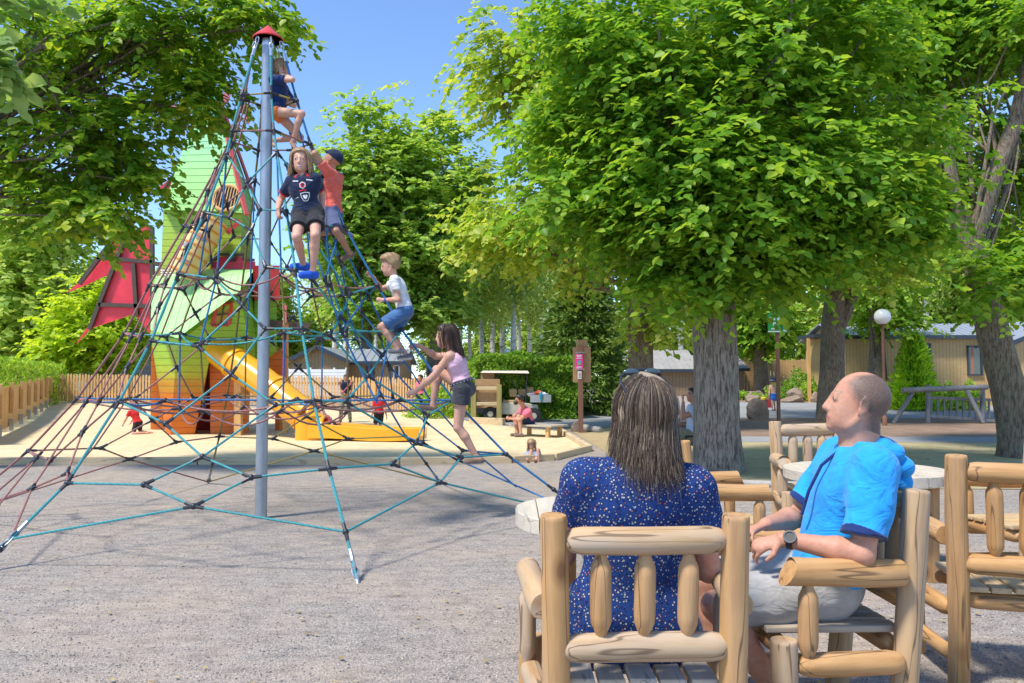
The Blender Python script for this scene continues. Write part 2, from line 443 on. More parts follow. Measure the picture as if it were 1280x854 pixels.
def figure(label, sp):
    """sp: H, neck, pel, head (points), f (chest facing), hf (face direction), hu (head up), wr/an/el/kn lists [left, right]"""
    H = sp['H']; s = H/1.75; child = sp.get('child', False); vox = sp.get('vox', 0.011)
    fat = sp.get('fat', 1.0); hh = sp.get('hh', (0.165 if child else 0.135)*H)
    pel, neck = V(sp['pel']), V(sp['neck']); up = (neck-pel).normalized()
    f = V(sp['f']); f = (f-up*f.dot(up)).normalized(); r = f.cross(up)   # r: the figure's own right
    head = V(sp['head']); hf = V(sp.get('hf', f)).normalized(); hu = V(sp.get('hu', head-neck))
    hu = (hu-hf*hu.dot(hf)).normalized(); hr = hf.cross(hu)
    root = empty('person', (pel.x, pel.y, sp.get('base', 0.0)), 0, label, 'person', sp.get('group'))
    O = V((pel.x, pel.y, sp.get('base', 0.0)))
    shw = sp.get('shw', 0.112 if not child else 0.100)*H; hipw = 0.05*H
    shr = sp.get('shrug', (0, 0))
    sh = [neck-up*0.035*H+up*shr[0]-r*shw, neck-up*0.035*H+up*shr[1]+r*shw]
    hp = [pel-r*hipw-up*0.01*H, pel+r*hipw-up*0.01*H]
    ua, fa, th, shn = 0.172*H, 0.150*H, 0.242*H, 0.235*H
    el, wr, kn, an = [], [], [], []
    for i in (0, 1):
        e, w = ik(sh[i], sp['wr'][i], ua, fa, sp['el'][i] if sp.get('el') else sh[i]-f*0.2-up*0.3); el.append(e); wr.append(w)
        k, a = ik(hp[i], sp['an'][i], th, shn, sp['kn'][i] if sp.get('kn') else hp[i]+f-up*0.1); kn.append(k); an.append(a)
    B = []; k0 = 0.03*s
    ff = (tuple(f), 1.45)
    # trunk
    B.append(rc(hp[0]+up*0.02*H, hp[1]+up*0.02*H, 0.085*s*fat, 0.085*s*fat, 0.05*s, flat=(tuple(f), 1.05)))
    wa = pel+up*0.12*H; ch = pel+(neck-pel)*0.68
    B.append(rc(pel+up*0.02*H-r*0.02*s, wa, 0.118*s*fat, 0.112*s*fat, 0.05*s, flat=(tuple(f), 1.25)))
    B.append(rc(wa, ch, 0.112*s*fat, 0.135*s*(fat*0.5+0.5), 0.05*s, flat=ff))
    B.append(rc(ch-r*0.055*s, ch+r*0.055*s, 0.115*s*(fat*.5+.5), 0.115*s*(fat*.5+.5), 0.05*s, flat=(tuple(f), 1.3)))
    for i in (0, 1): B.append(rc(neck-up*0.04*H, sh[i], 0.062*s, 0.052*s, 0.05*s))
    nr = sp.get('neckr', 1.0); B.append(rc(neck-up*0.035*H, head-hu*0.12*hh-hf*0.07*hh, (0.062*s if not child else 0.05*s)*nr, (0.056 if not child else 0.046)*s*nr, 0.03*s))
    for i in (0, 1):
        B.append(rc(sh[i], el[i], 0.050*s*(fat*.5+.5), 0.039*s*(fat*.4+.6), k0)); m_ = el[i]+(wr[i]-el[i])*0.3
        B.append(rc(el[i], m_, 0.038*s, 0.041*s*(fat*.4+.6), 0.02*s)); B.append(rc(m_, wr[i], 0.041*s*(fat*.4+.6), 0.026*s, 0.02*s))
        B.append(rc(hp[i], kn[i], 0.083*s*fat, 0.053*s, 0.04*s)); m_ = kn[i]+(an[i]-kn[i])*0.3-(f*0.012*s)
        B.append(rc(kn[i], m_, 0.052*s, 0.054*s, 0.02*s)); B.append(rc(m_, an[i], 0.053*s, 0.033*s, 0.02*s))
        td = V(sp['toe'][i]).normalized() if sp.get('toe') else (f-V((0, 0, 0.25))).normalized()
        sd = (an[i]-kn[i]).normalized(); heel = an[i]+sd*0.045*s-td*0.02*s
        B.append(rc(an[i], heel, 0.034*s, 0.034*s, 0.02*s)); B.append(rc(heel, heel+td*0.15*s, 0.034*s, 0.03*s, 0.02*s))
        hd = sp['hand'][i] if sp.get('hand') else None
        fw = V(hd[0]) if hd else (wr[i]-el[i]); pl = V(hd[1]) if hd else (r if i == 0 else -r)
        B += hand_prims(wr[i], fw, pl, s*(0.95 if not child else 1.0)*sp.get('hs', 1.0), hd[2] if hd and len(hd) > 2 else 0.7, 0.12, 1 if i == 0 else -1)
    # head and face
    def hp_(x, y, z): return head+hr*(x*hh)+hf*(y*hh)+hu*(z*hh)
    axs = (hr, hf, hu)
    hd = [ell(hp_(0, -0.06, 0.12), axs, (0.325*hh, 0.40*hh, 0.375*hh), 0.03*hh), ell(hp_(0, 0.09, -0.12), axs, (0.27*hh, 0.30*hh, 0.36*hh), 0.10*hh),
          ell(hp_(0, 0.13, -0.31), axs, (0.19*hh, 0.22*hh, 0.17*hh), 0.10*hh)]
    for q in (-1, 1): hd.append(dict(ell(hp_(q*0.145, 0.45, 0.01), axs, (0.085*hh, 0.10*hh, 0.06*hh), 0.06*hh, op='s')))
    hd += [rc(hp_(0, 0.36, 0.06), hp_(0, 0.43 if not child else 0.415, -0.13), 0.035*hh, 0.052*hh, 0.04*hh), rc(hp_(-0.045, 0.39, -0.15), hp_(0.045, 0.39, -0.15), 0.035*hh, 0.035*hh, 0.03*hh),
           rc(hp_(-0.17, 0.33, 0.085), hp_(0.17, 0.33, 0.085), 0.03*hh, 0.03*hh, 0.05*hh), rc(hp_(-0.085, 0.35, -0.255), hp_(0.085, 0.35, -0.255), 0.032*hh, 0.032*hh, 0.03*hh),
           rc(hp_(-0.05, 0.35, -0.30), hp_(0.05, 0.35, -0.30), 0.032*hh, 0.032*hh, 0.03*hh), rc(hp_(0, 0.30, -0.40), hp_(0, 0.31, -0.40), 0.06*hh, 0.06*hh, 0.06*hh)]
    for q in (-1, 1):
        hd.append(ell(hp_(q*0.145, 0.318, 0.012), axs, (0.060*hh, 0.055*hh, 0.042*hh), 0.015*hh))
        hd.append(rc(hp_(q*0.10, 0.362, 0.038), hp_(q*0.195, 0.345, 0.036), 0.014*hh, 0.014*hh, 0.02*hh))
        ea = (hr*0.9+hf*0.35*q).normalized() if False else hr
        ex, er = (hf*0.96+hr*q*0.28).normalized(), (hr*0.96-hf*q*0.28).normalized()
        hd.append(ell(hp_(q*0.345, -0.05, -0.02), (er, ex, hu), (0.030*hh, 0.088*hh, 0.135*hh), 0.012*hh))
        hd.append(ell(hp_(q*0.338, -0.01, -0.13), (er, ex, hu), (0.030*hh, 0.05*hh, 0.055*hh), 0.012*hh))
        hd.append(ell(hp_(q*0.385, -0.03, 0.005), (er, ex, hu), (0.022*hh, 0.045*hh, 0.075*hh), 0.010*hh, op='s'))
        hd.append(rc(hp_(q*0.20, 0.10, -0.36), hp_(q*0.27, -0.03, -0.22), 0.045*hh, 0.05*hh, 0.06*hh))
    # sockets must cut before the eyeballs: order kept in the list
    B += hd
    big = vox < 0.008
    paint = [(1, lambda c: near(hp_(0, 0.38, -0.275), 0.11*hh)(c) & (np.abs((c-np.array(hp_(0, 0, -0.275))) @ np.array(hu)) < 0.035*hh))]
    if sp.get('smile'): paint.append((2, lambda c: near(hp_(0, 0.38, -0.272), 0.085*hh)(c) & (np.abs((c-np.array(hp_(0, 0, -0.272))) @ np.array(hu)) < 0.017*hh)))
    for q in (-1, 1):
        paint.append((2, lambda c, q=q: near(hp_(q*0.145, 0.37, 0.008), 0.050*hh)(c) & (np.abs((c-np.array(hp_(0, 0, 0.006))) @ np.array(hu)) < 0.021*hh)))
        paint.append((3, lambda c, q=q: near(hp_(q*0.145, 0.378, 0.008), 0.034*hh)(c) & (np.abs((c-np.array(hp_(0, 0, 0.010))) @ np.array(hu)) < 0.030*hh)))
        paint.append((4, lambda c, q=q: (np.abs((c-np.array(hp_(q*0.15, 0.33, 0.125))) @ np.array(hu)) < 0.02*hh) & near(hp_(q*0.15, 0.33, 0.12), 0.1*hh)(c)))
    mats = [sp['skin'], M['lip'], sp.get('eyemat', M['eye_white']), M['iris'], sp.get('browmat', M['brow'])]
    body, _ = blob('body', B, vox, mats, root, paint)
    R = dict(root=root, O=O, H=H, s=s, up=up, f=f, r=r, neck=neck, pel=pel, sh=sh, el=el, wr=wr, hp=hp, kn=kn, an=an, head=head, hh=hh, hp_=hp_, hr=hr, hf=hf, hu=hu, wa=wa, ch=ch, fat=fat, vox=vox, sp=sp)
    return R

def top_garment(R, mats, name='shirt', sleeve=0.55, hem=0.02, e=0.014, neckcut=0.012, trim=None, wobA=0.003, tank=False, loose=1.0, vox=None, extra=None, vneck=0.0):
    s, up, f, r, H, fat = R['s'], R['up'], R['f'], R['r'], R['H'], R['fat']
    e = e*s; pel, neck, wa, ch, sh, el = R['pel'], R['neck'], R['wa'], R['ch'], R['sh'], R['el']
    hemc = pel+up*hem*H; cutb = [(A3(hemc), A3(-up))]
    P = []
    P.append(rc(R['hp'][0]+up*0.03*H, R['hp'][1]+up*0.03*H, 0.088*s*fat+e, 0.088*s*fat+e, 0.05*s, flat=(tuple(f), 1.05), cut=cutb))
    P.append(rc(pel+up*0.0*H, wa, 0.122*s*fat+e*loose, 0.116*s*fat+e*loose, 0.05*s, flat=(tuple(f), 1.2), cut=cutb))
    P.append(rc(wa, ch, 0.116*s*fat+e*loose, 0.137*s*(fat*.5+.5)+e, 0.05*s, flat=(tuple(f), 1.38), cut=cutb))
    P.append(rc(ch-r*0.055*s, ch+r*0.055*s, 0.117*s*(fat*.5+.5)+e, 0.117*s*(fat*.5+.5)+e, 0.05*s, flat=(tuple(f), 1.27), cut=cutb))
    nc = neck+up*neckcut*H
    ncut = [(A3(nc), A3(up*0.95+f*0.3))]
    for i in (0, 1):
        if tank:
            P.append(rc(neck-up*0.06*H+(sh[i]-neck)*0.15, neck+(sh[i]-neck)*0.5, 0.05*s+e, 0.04*s+e, 0.03*s, cut=ncut))
        else:
            P.append(rc(neck-up*0.04*H, sh[i], 0.063*s+e, 0.054*s+e, 0.05*s, cut=ncut))
            d = (el[i]-sh[i]).normalized(); ce = sh[i]+d*(el[i]-sh[i]).length*sleeve
            P.append(rc(sh[i], ce+d*0.03*s, 0.053*s*(fat*.5+.5)+e*1.0, 0.047*s*(fat*.5+.5)+e*1.5, 0.03*s, cut=[(A3(ce), A3(d))]))
    P.append(rc(nc-f*0.0*s, nc+up*0.12*s, 0.057*s, 0.07*s, 0.008*s, op='s'))
    if vneck: P.append(rc(nc+f*0.07*s, nc+f*0.1*s-up*vneck*s, 0.03*s, 0.006*s, 0.008*s, op='s'))
    if extra: P += extra
    paint = []
    if trim is not None:
        for i in (0, 1):
            d = (el[i]-sh[i]).normalized(); L_ = (el[i]-sh[i]).length; ce = sh[i]+d*L_*sleeve; c0 = ce-d*trim*s
            q = rc(sh[i], ce+d*0.03*s, 0.053*s*(fat*.5+.5)+e*1.0+.003, 0.047*s*(fat*.5+.5)+e*1.5+.003, 0.002, cut=[(A3(ce+d*.002), A3(d)), (A3(c0), A3(-d))])
            blob('sleeve_trim', [q], (vox or R['vox'])*.7, mats[1], R['root'], (), folds(wobA*s, 1.0/s) if wobA else None)
    return blob(name, P, vox or R['vox'], mats, R['root'], paint, folds(wobA*s, 1.0/s) if wobA else None)
def bottom_garment(R, mats, name='shorts', leg=0.75, shin=None, e=0.014, top=0.045, wobA=0.0025, flare=1.4, vox=None):
    s, up, f, r, H, fat = R['s'], R['up'], R['f'], R['r'], R['H'], R['fat']; e = e*s
    tc = R['pel']+up*top*H; cutt = [(A3(tc), A3(up))]
    P = [rc(R['hp'][0]+up*0.02*H, R['hp'][1]+up*0.02*H, 0.088*s*fat+e, 0.088*s*fat+e, 0.05*s, flat=(tuple(f), 1.05), cut=cutt),
         rc(R['pel'], R['wa'], 0.12*s*fat+e*.6, 0.115*s*fat+e*.6, 0.05*s, flat=(tuple(f), 1.23), cut=cutt)]
    for i in (0, 1):
        d = (R['kn'][i]-R['hp'][i]).normalized(); L = (R['kn'][i]-R['hp'][i]).length; ce = R['hp'][i]+d*L*min(leg, 1.0)
        rb = 0.084*s*fat+(0.053*s-0.084*s*fat)*min(leg, 1)+e*flare
        cut = [(A3(ce), A3(d))] if leg < 1 else None
        P.append(rc(R['hp'][i], ce+d*0.03*s if leg < 1 else ce, 0.085*s*fat+e, rb, 0.03*s, cut=cut))
        if leg >= 1:
            d2 = (R['an'][i]-R['kn'][i]).normalized(); c2 = R['kn'][i]+d2*(R['an'][i]-R['kn'][i]).length*(shin or 0.95)
            P.append(rc(R['kn'][i], c2, 0.056*s+e, 0.045*s+e, 0.03*s, cut=[(A3(c2), A3(d2))]))
    return blob(name, P, vox or R['vox'], mats, R['root'], (), folds(wobA*s, 1.1/s, ph=2.0) if wobA else None)
def shoes(R, mats, kind='trainer', vox=None, fat=1.0):
    s = R['s']; sp = R['sp']
    for i in (0, 1):
        td = V(sp['toe'][i]).normalized() if sp.get('toe') else (R['f']-V((0, 0, 0.25))).normalized()
        sd = (R['an'][i]-R['kn'][i]).normalized(); heel = R['an'][i]+sd*0.045*s-td*0.025*s
        sdn = (sd-td*sd.dot(td)).normalized()
        P = [rc(heel, heel+td*0.155*s, 0.043*s*fat, 0.040*s*fat, 0.02*s)]
        if kind == 'trainer': P.append(rc(R['an'][i]+sd*0.015*s, heel, 0.044*s*fat, 0.044*s*fat, 0.02*s, cut=[(A3(R['an'][i]+sd*0.0), A3(-sd))]))
        P[0]['cut'] = [(A3(heel+sdn*0.036*s*fat), A3(sdn))]
        blob('shoe', P, vox or R['vox'], mats, R['root'], [(1, lambda c, h=heel, n=sdn: ((c-np.array(h)) @ np.array(n)) > 0.022*s)] if len(mats) > 1 else ())
def hair_cap(R, mats, name='hair', style='short', amt=0.03, vox=None):
    hp_, hh, hr, hf, hu = R['hp_'], R['hh'], R['hr'], R['hf'], R['hu']; axs = (hr, hf, hu)
    n1 = (hf*0.80-hu*0.60).normalized()       # cuts the face away
    c1 = hp_(0, 0.20, 0.24)
    P = [ell(hp_(0, -0.07, 0.13), axs, ((0.335+amt)*hh, (0.41+amt)*hh, (0.385+amt)*hh), 0.03*hh, cut=[(A3(c1), A3(n1)), (A3(hp_(0, 0, -0.26)), A3(-hu))])]
    P.append(ell(hp_(0, 0.05, 0.20), axs, ((0.31+amt)*hh, (0.34+amt)*hh, (0.32+amt)*hh), 0.05*hh, cut=[(A3(hp_(0, 0.1, 0.24)), A3((-hu+hf*0.35).normalized()))]))
    A = 0.02*hh; q = 1/hh
    def w(X, Y, Z): return A*(np.sin(X*7*q+2.1*np.sin(Z*5*q))*np.sin(Y*8*q+1.3)+0.5*np.sin(X*19*q+Y*17*q+Z*6*q))
    return blob(name, P, vox or R['vox'], mats, R['root'], (), w)
def strands(R, mats, n, length, r=0.0035, spread=0.35, front=0.15, name='hair_strands', seed=1, back=1.0, side=1.0, wave=0.012, flow=(0, 0, -1), lengthvar=0.25, steps=9, ylim=None):
    rg = random.Random(seed); hp_, hh, hr, hf, hu = R['hp_'], R['hh'], R['hr'], R['hf'], R['hu']
    vs = []; fs = []; flow = V(flow)
    c = hp_(0, -0.07, 0.13)
    for i in range(n):
        a = rg.uniform(-1, 1)*PI*0.86; z0 = rg.uniform(0.1, 0.98)
        # root on the scalp, angle a measured from the back of the head
        dirx, diry = math.sin(a), -math.cos(a)
        rad = math.sqrt(max(0, 1-z0*z0))
        if diry*rad > front and z0 < 0.75: continue
        k = 1.07+rg.uniform(0, 0.06)
        p = c+hr*(dirx*rad*0.335*hh*k)+hf*(diry*rad*0.41*hh*k)+hu*(z0*0.385*hh*k)
        L = length*rg.uniform(1-lengthvar, 1); pts = [p]; m = steps
        out = (hr*dirx*side+hf*min(diry, 0.2)*back).normalized()
        ph = rg.uniform(0, 6); sw = (hr*rg.uniform(-1, 1)+hf*rg.uniform(-1, 1))*0.02
        q = p.copy(); jt = 0; dl = flow
        for j in range(1, m+1):
            st = L/m
            u = q-c; lu = V((u.dot(hr)/(0.335*hh), u.dot(hf)/(0.41*hh), u.dot(hu)/(0.385*hh)))
            if lu.z > -0.25:
                nrm = (hr*lu.x/(0.335)+hf*lu.y/0.41+hu*lu.z/0.385).normalized()
                d = (-hu*0.9+flow*0.35+out*0.75); d = d-nrm*d.dot(nrm); d.normalize(); dl = d
                q = q+d*st; u = q-c; lu = V((u.dot(hr)/(0.335*hh), u.dot(hf)/(0.41*hh), u.dot(hu)/(0.385*hh)))
                if lu.length < k: q = c+u*(k/lu.length)
                jt = j
            else:
                t = (j-jt)/m
                q = q+(dl*max(0, 1-t*6)+flow+out*spread*t+sw).normalized()*st+(hr*math.sin(ph+j*1.1)+hf*math.cos(ph+j*0.9))*wave*t
            pts.append(q.copy())
        b = len(vs); rr = r*rg.uniform(0.7, 1.3)
        for j, q in enumerate(pts):
            t = (pts[min(j+1, m)]-pts[max(j-1, 0)]).normalized(); o = (q-c); sd = t.cross(o); sd = sd.normalized() if sd.length > 1e-6 else hr
            oo = sd.cross(t).normalized(); w = rr*(1.0 if j < m-2 else (m-j)/3+0.25)
            vs += [q+sd*w, q-sd*w*0.6+oo*w*0.6, q-sd*w*0.6-oo*w*0.6]
            if j: 
                for k3 in range(3):
                    fs.append((b+(j-1)*3+k3, b+(j-1)*3+(k3+1) % 3, b+j*3+(k3+1) % 3, b+j*3+k3))
    v = np.array([tuple(x) for x in vs])-np.array(tuple(R['O']))
    me = np_mesh(name, v, np.array(fs), 4)
    return link(name, me, mats, R['root'], smooth=True)
def decal(R, vf, c, right, up, poly, mat, name='emblem', off=0.003):
    """a flat print laid on cloth: outline points dropped on the garment"""
    v, f = vf; bvh = BVHTree.FromPolygons([tuple(p) for p in v], [tuple(q) for q in f])
    nrm = V(right).cross(V(up)).normalized(); pts = []
    for x, y in poly:
        p = V(c)+V(right)*x+V(up)*y; h = bvh.ray_cast(p+nrm*0.3, -nrm, 0.6)
        pts.append((h[0] if h[0] else p)+nrm*off)
    m = MB(); n = len(pts); ctr = sum(pts, V((0, 0, 0)))/n
    h = bvh.ray_cast(ctr+nrm*0.3, -nrm, 0.6); ctr = (h[0]+nrm*off) if h[0] else ctr
    m.add([ctr]+pts, [(0, 1+i, 1+(i+1) % n) for i in range(n)])
    return m.build(name, mat, R['root'], world=True)
# ------------------------------------------------------------------ shared materials
M = {}
M['lip'] = pm('lip', (0.48, 0.17, 0.14), 0.45); M['eye_white'] = pm('eye_white', (0.75, 0.73, 0.70), 0.25, var=0.02)
M['iris'] = pm('iris', (0.05, 0.035, 0.025), 0.2); M['brow'] = pm('brow', (0.16, 0.10, 0.06), 0.8)
M['steel'] = pm('galvanised_steel', (0.36, 0.39, 0.42), 0.42, 0.75, 0.16, 9.0, 0.1, 40, stretch=(1, 1, 0.4))
M['bolt'] = pm('bright_steel', (0.62, 0.63, 0.64), 0.3, 0.9)
M['redpaint'] = pm('red_paint', (0.62, 0.045, 0.035), 0.38)
M['black_plastic'] = pm('black_plastic', (0.022, 0.024, 0.032), 0.42)
def ropemat(name, c):
    m, nt, b = newmat(name); v = coords(nt, 'Object')
    wv = nt.nodes.new('ShaderNodeTexWave'); wv.inputs['Scale'].default_value = 16; wv.bands_direction = 'DIAGONAL'; nt.links.new(v, wv.inputs['Vector'])
    base = mixc(nt, 0.45, c, ramp(nt, wv.outputs['Fac'], [(0.2, (0.5,)*3), (0.7, (1, 1, 1))]), 'MULTIPLY')
    f = noise(nt, v, 5.0, 4); base = mixc(nt, 0.5, base, ramp(nt, f, [(0.3, (0.7,)*3), (0.7, (1, 1, 1))]), 'MULTIPLY')
    nt.links.new(base, b.inputs['Base Color']); b.inputs['Roughness'].default_value = 0.6
    bump(nt, b, wv.outputs['Fac'], 0.4, 0.003); return m
M['teal'] = ropemat('teal_rope', (0.045, 0.30, 0.32)); M['blue'] = ropemat('blue_rope', (0.02, 0.17, 0.40))
M['brown'] = ropemat('russet_rope', (0.34, 0.15, 0.13)); M['olive'] = ropemat('olive_rope', (0.22, 0.17, 0.035))
M['yellowrope'] = ropemat('mustard_rope', (0.42, 0.32, 0.05))
M['log'] = wood('peeled_log', (0.33, 0.155, 0.045), (0.53, 0.30, 0.115), silver=0.15, crack=.75, rough=.75)
M['log2'] = wood('weathered_log', (0.34, 0.19, 0.08), (0.50, 0.335, 0.175), silver=0.45, crack=.75, rough=.75)
M['slat'] = wood('weathered_slat', (0.30, 0.23, 0.155), (0.46, 0.38, 0.28), axis=0, silver=0.8, crack=0.5)
M['slaty'] = wood('pale_slat', (0.40, 0.25, 0.11), (0.58, 0.42, 0.22), axis=0, silver=0.3)
M['tabletop'] = wood('table_board', (0.55, 0.45, 0.32), (0.72, 0.62, 0.47), axis=0, silver=0.4, crack=0.5)
M['fence_wood'] = wood('honey_fence_wood', (0.50, 0.27, 0.08), (0.66, 0.40, 0.15), 0.6, 0.2)
M['picket_wood'] = wood('picket_wood', (0.50, 0.28, 0.10), (0.62, 0.38, 0.16), 0.6, 0.2)
M['clad'] = wood('larch_cladding', (0.42, 0.23, 0.08), (0.56, 0.34, 0.14), 0.5, 0.2)
M['timber'] = wood('sandpit_timber', (0.46, 0.33, 0.18), (0.60, 0.47, 0.29), 0.6, 0.4, axis=0)
M['grey_wood'] = wood('grey_weathered_wood', (0.22, 0.21, 0.19), (0.36, 0.34, 0.31), 0.5, 0.4, knots=False)
M['brown_post'] = pm('brown_stained_wood', (0.20, 0.095, 0.055), 0.6, stretch=(1, 1, 0.2))
M['brown_board'] = pm('tan_board', (0.40, 0.24, 0.12), 0.6)
M['dark_wood'] = pm('dark_brown_paint', (0.075, 0.048, 0.038), 0.6)
M['white'] = pm('white_paint', (0.78, 0.78, 0.76), 0.4, var=0.04)
M['concrete'] = pm('concrete', (0.42, 0.41, 0.39), 0.9, bmp=0.3)
M['roof_metal'] = pm('corrugated_roof', (0.36, 0.38, 0.41), 0.45, 0.3)
M['anthracite'] = pm('anthracite_trim', (0.035, 0.05, 0.07), 0.45)
def glassmat():
    m, nt, b = newmat('window_glass'); b.inputs['Base Color'].default_value = (0.05, 0.08, 0.09, 1); b.inputs['Roughness'].default_value = 0.06
    b.inputs['Specular IOR Level'].default_value = 0.8; return m
M['glass'] = glassmat()

# ------------------------------------------------------------------ ground materials
def groundmat():
    """stone chips in front; trodden earth and dry grass further in on the right"""
    m, nt, b = newmat('stone_chips'); v = coords(nt, 'Object')
    vo = nt.nodes.new('ShaderNodeTexVoronoi'); vo.inputs['Scale'].default_value = 130; nt.links.new(v, vo.inputs['Vector'])
    hsv = nt.nodes.new('ShaderNodeSeparateColor'); nt.links.new(vo.outputs['Color'], hsv.inputs[0])
    chip = ramp(nt, hsv.outputs[0], [(0.0, (0.19, 0.183, 0.18)), (0.35, (0.26, 0.248, 0.238)), (0.7, (0.335, 0.31, 0.285)), (0.95, (0.43, 0.395, 0.355))])
    chip = mixc(nt, 0.55, chip, ramp(nt, vo.outputs['Distance'], [(0.0, (1, 1, 1)), (0.6, (0.45, 0.43, 0.42))]), 'MULTIPLY')
    d = noise(nt, v, 0.75, 6, 0.65)
    chip = mixc(nt, ramp(nt, d, [(0.44, (0, 0, 0)), (0.68, (0.5,)*3)]), chip, (0.33, 0.27, 0.20))
    mid = noise(nt, coords(nt, 'Object', (1, 2.2, 1)), 5.0, 5, 0.7)
    chip = mixc(nt, 0.55, chip, ramp(nt, mid, [(0.30, (0.34, .33, .32)), (0.5, (.86,)*3), (0.68, (1.12, 1.10, 1.06))]), 'MULTIPLY')
    chip = mixc(nt, 1.0, chip, (1.52, 1.43, 1.36), 'MULTIPLY')
    nt.links.new(chip, b.inputs['Base Color']); b.inputs['Roughness'].default_value = 0.92; b.inputs['Specular IOR Level'].default_value = 0.2
    ad = N(nt, 'ShaderNodeMath', operation='MULTIPLY_ADD'); nt.links.new(mid, ad.inputs[0]); ad.inputs[1].default_value = -1.5; nt.links.new(vo.outputs['Distance'], ad.inputs[2])
    inv = N(nt, 'ShaderNodeMath', operation='MULTIPLY'); nt.links.new(ad.outputs[0], inv.inputs[0]); inv.inputs[1].default_value = -1
    bump(nt, b, inv.outputs[0], 0.6, 0.010); return m
def softmat(name, stops, s1, s2=40.0, bmp=0.4, rough=0.95):
    m, nt, b = newmat(name); v = coords(nt, 'Object')
    f = noise(nt, v, s1, 8, 0.72); g = noise(nt, v, s2, 4)
    c = ramp(nt, f, stops); c = mixc(nt, 0.5, c, ramp(nt, g, [(0.3, (0.6,)*3), (0.7, (1.05, 1.05, 1.05))]), 'MULTIPLY')
    nt.links.new(c, b.inputs['Base Color']); b.inputs['Roughness'].default_value = rough; b.inputs['Specular IOR Level'].default_value = 0.15
    bump(nt, b, g, bmp, 0.03); return m
M['gravel'] = groundmat()
M['sand'] = softmat('sand', [(0.3, (0.62, 0.48, 0.27)), (0.7, (0.79, 0.64, 0.395))], 1.3, 6.0, 0.5)
M['drygrass'] = softmat('dry_grass', [(0.3, (0.44, 0.34, 0.18)), (0.5, (0.56, 0.46, 0.27)), (0.70, (0.36, 0.37, 0.15))], 1.2, 55, 0.8)
M['mulch'] = softmat('bark_mulch', [(0.3, (0.22, 0.14, 0.10)), (0.7, (0.38, 0.27, 0.19))], 2.0, 30, 1.0)
M['asphalt'] = softmat('pale_asphalt', [(0.3, (0.27, 0.27, 0.275)), (0.7, (0.36, 0.36, 0.36))], 0.8, 120, 0.2)
M['earth'] = softmat('dry_earth', [(0.3, (0.38, 0.28, 0.15)), (0.6, (0.50, 0.38, 0.21)), (0.75, (0.24, 0.26, 0.09))], 0.9, 30, 0.6)

def sheet(name, poly, dz, mat, kind='structure', res=None):
    """flat sheet following the terrain; poly in (x, Y); cut into strips along Y so that it follows the slope"""
    bm = bmesh.new(); f = bm.faces.new([bm.verts.new((x, y, 0)) for x, y in poly])
    ys = [24, 25, 26, 27, 28, 70]
    for yc in ys:
        bmesh.ops.bisect_plane(bm, geom=bm.verts[:]+bm.edges[:]+bm.faces[:], plane_co=(0, yc, 0), plane_no=(0, 1, 0))
    for v_ in bm.verts: v_.co.z = gz(v_.co.y)+dz
    bmesh.ops.recalc_face_normals(bm, faces=bm.faces)
    for f in bm.faces:
        if f.normal.z < 0: f.normal_flip()
    me = bpy.data.meshes.new(name); bm.to_mesh(me); bm.free()
    o = link(name, me, mat); return tag(o, kind=kind)
def gx(x, Y): return gnd(x, Y).x

sheet('ground', [(-900, -60), (900, -60), (900, 1500), (-900, 1500)], 0.0, M['gravel'])
# sandpit: front kerb at about 13 m, wraps round on the right
SP = [(-34, 12.85), (gx(500, 12.85), 12.85), (gx(640, 13.1), 13.1), (gx(690, 13.5), 13.5), (gx(733, 15.2), 15.2), (gx(697, 21), 21.0), (gx(590, 25), 25.0), (gx(560, 29.3), 29.3), (gx(60, 36), 36), (-34, 36)]
sheet('sand', SP, 0.008, M['sand'])
sheet('earth', [(gx(733, 14.0)+0.4, 12.0), (gx(1000, 12.0), 12.0), (gx(1000, 18), 18), (gx(695, 24), 24), (gx(700, 21)+.3, 21.0), (gx(735, 15.2)+.3, 15.2)], 0.004, M['earth'])
# on the right: dry lawn, path, mulch bed, road
sheet('lawn', [(gx(862, 10.4), 10.45), (gx(990, 10.0), 10.0), (22, 9.2), (40, 9.2), (40, 17.3), (gx(880, 17.3), 17.3)], 0.008, M['drygrass'])
sheet('path', [(gx(840, 17.3), 17.3), (40, 16.6), (40, 18.2), (gx(830, 19.0), 19.0)], 0.012, M['asphalt'])
sheet('mulch_bed', [(gx(830, 19.0), 19.0), (40, 18.2), (40, 26.5), (gx(860, 27.2), 27.2)], 0.008, M['mulch'])
sheet('road', [(gx(655, 25.0), 22.8), (gx(742, 23), 22.4), (gx(860, 27.2), 27.2), (40, 26.5), (60, 36), (gx(880, 36), 36), (gx(650, 30), 30), (gx(540, 29.0), 29.0)], 0.012, M['asphalt'])
sheet('flower_bed', [(gx(890, 36), 36), (gx(1045, 35.5), 35.5), (gx(1050, 43), 43), (gx(885, 43), 43)], 0.016, M['mulch'])

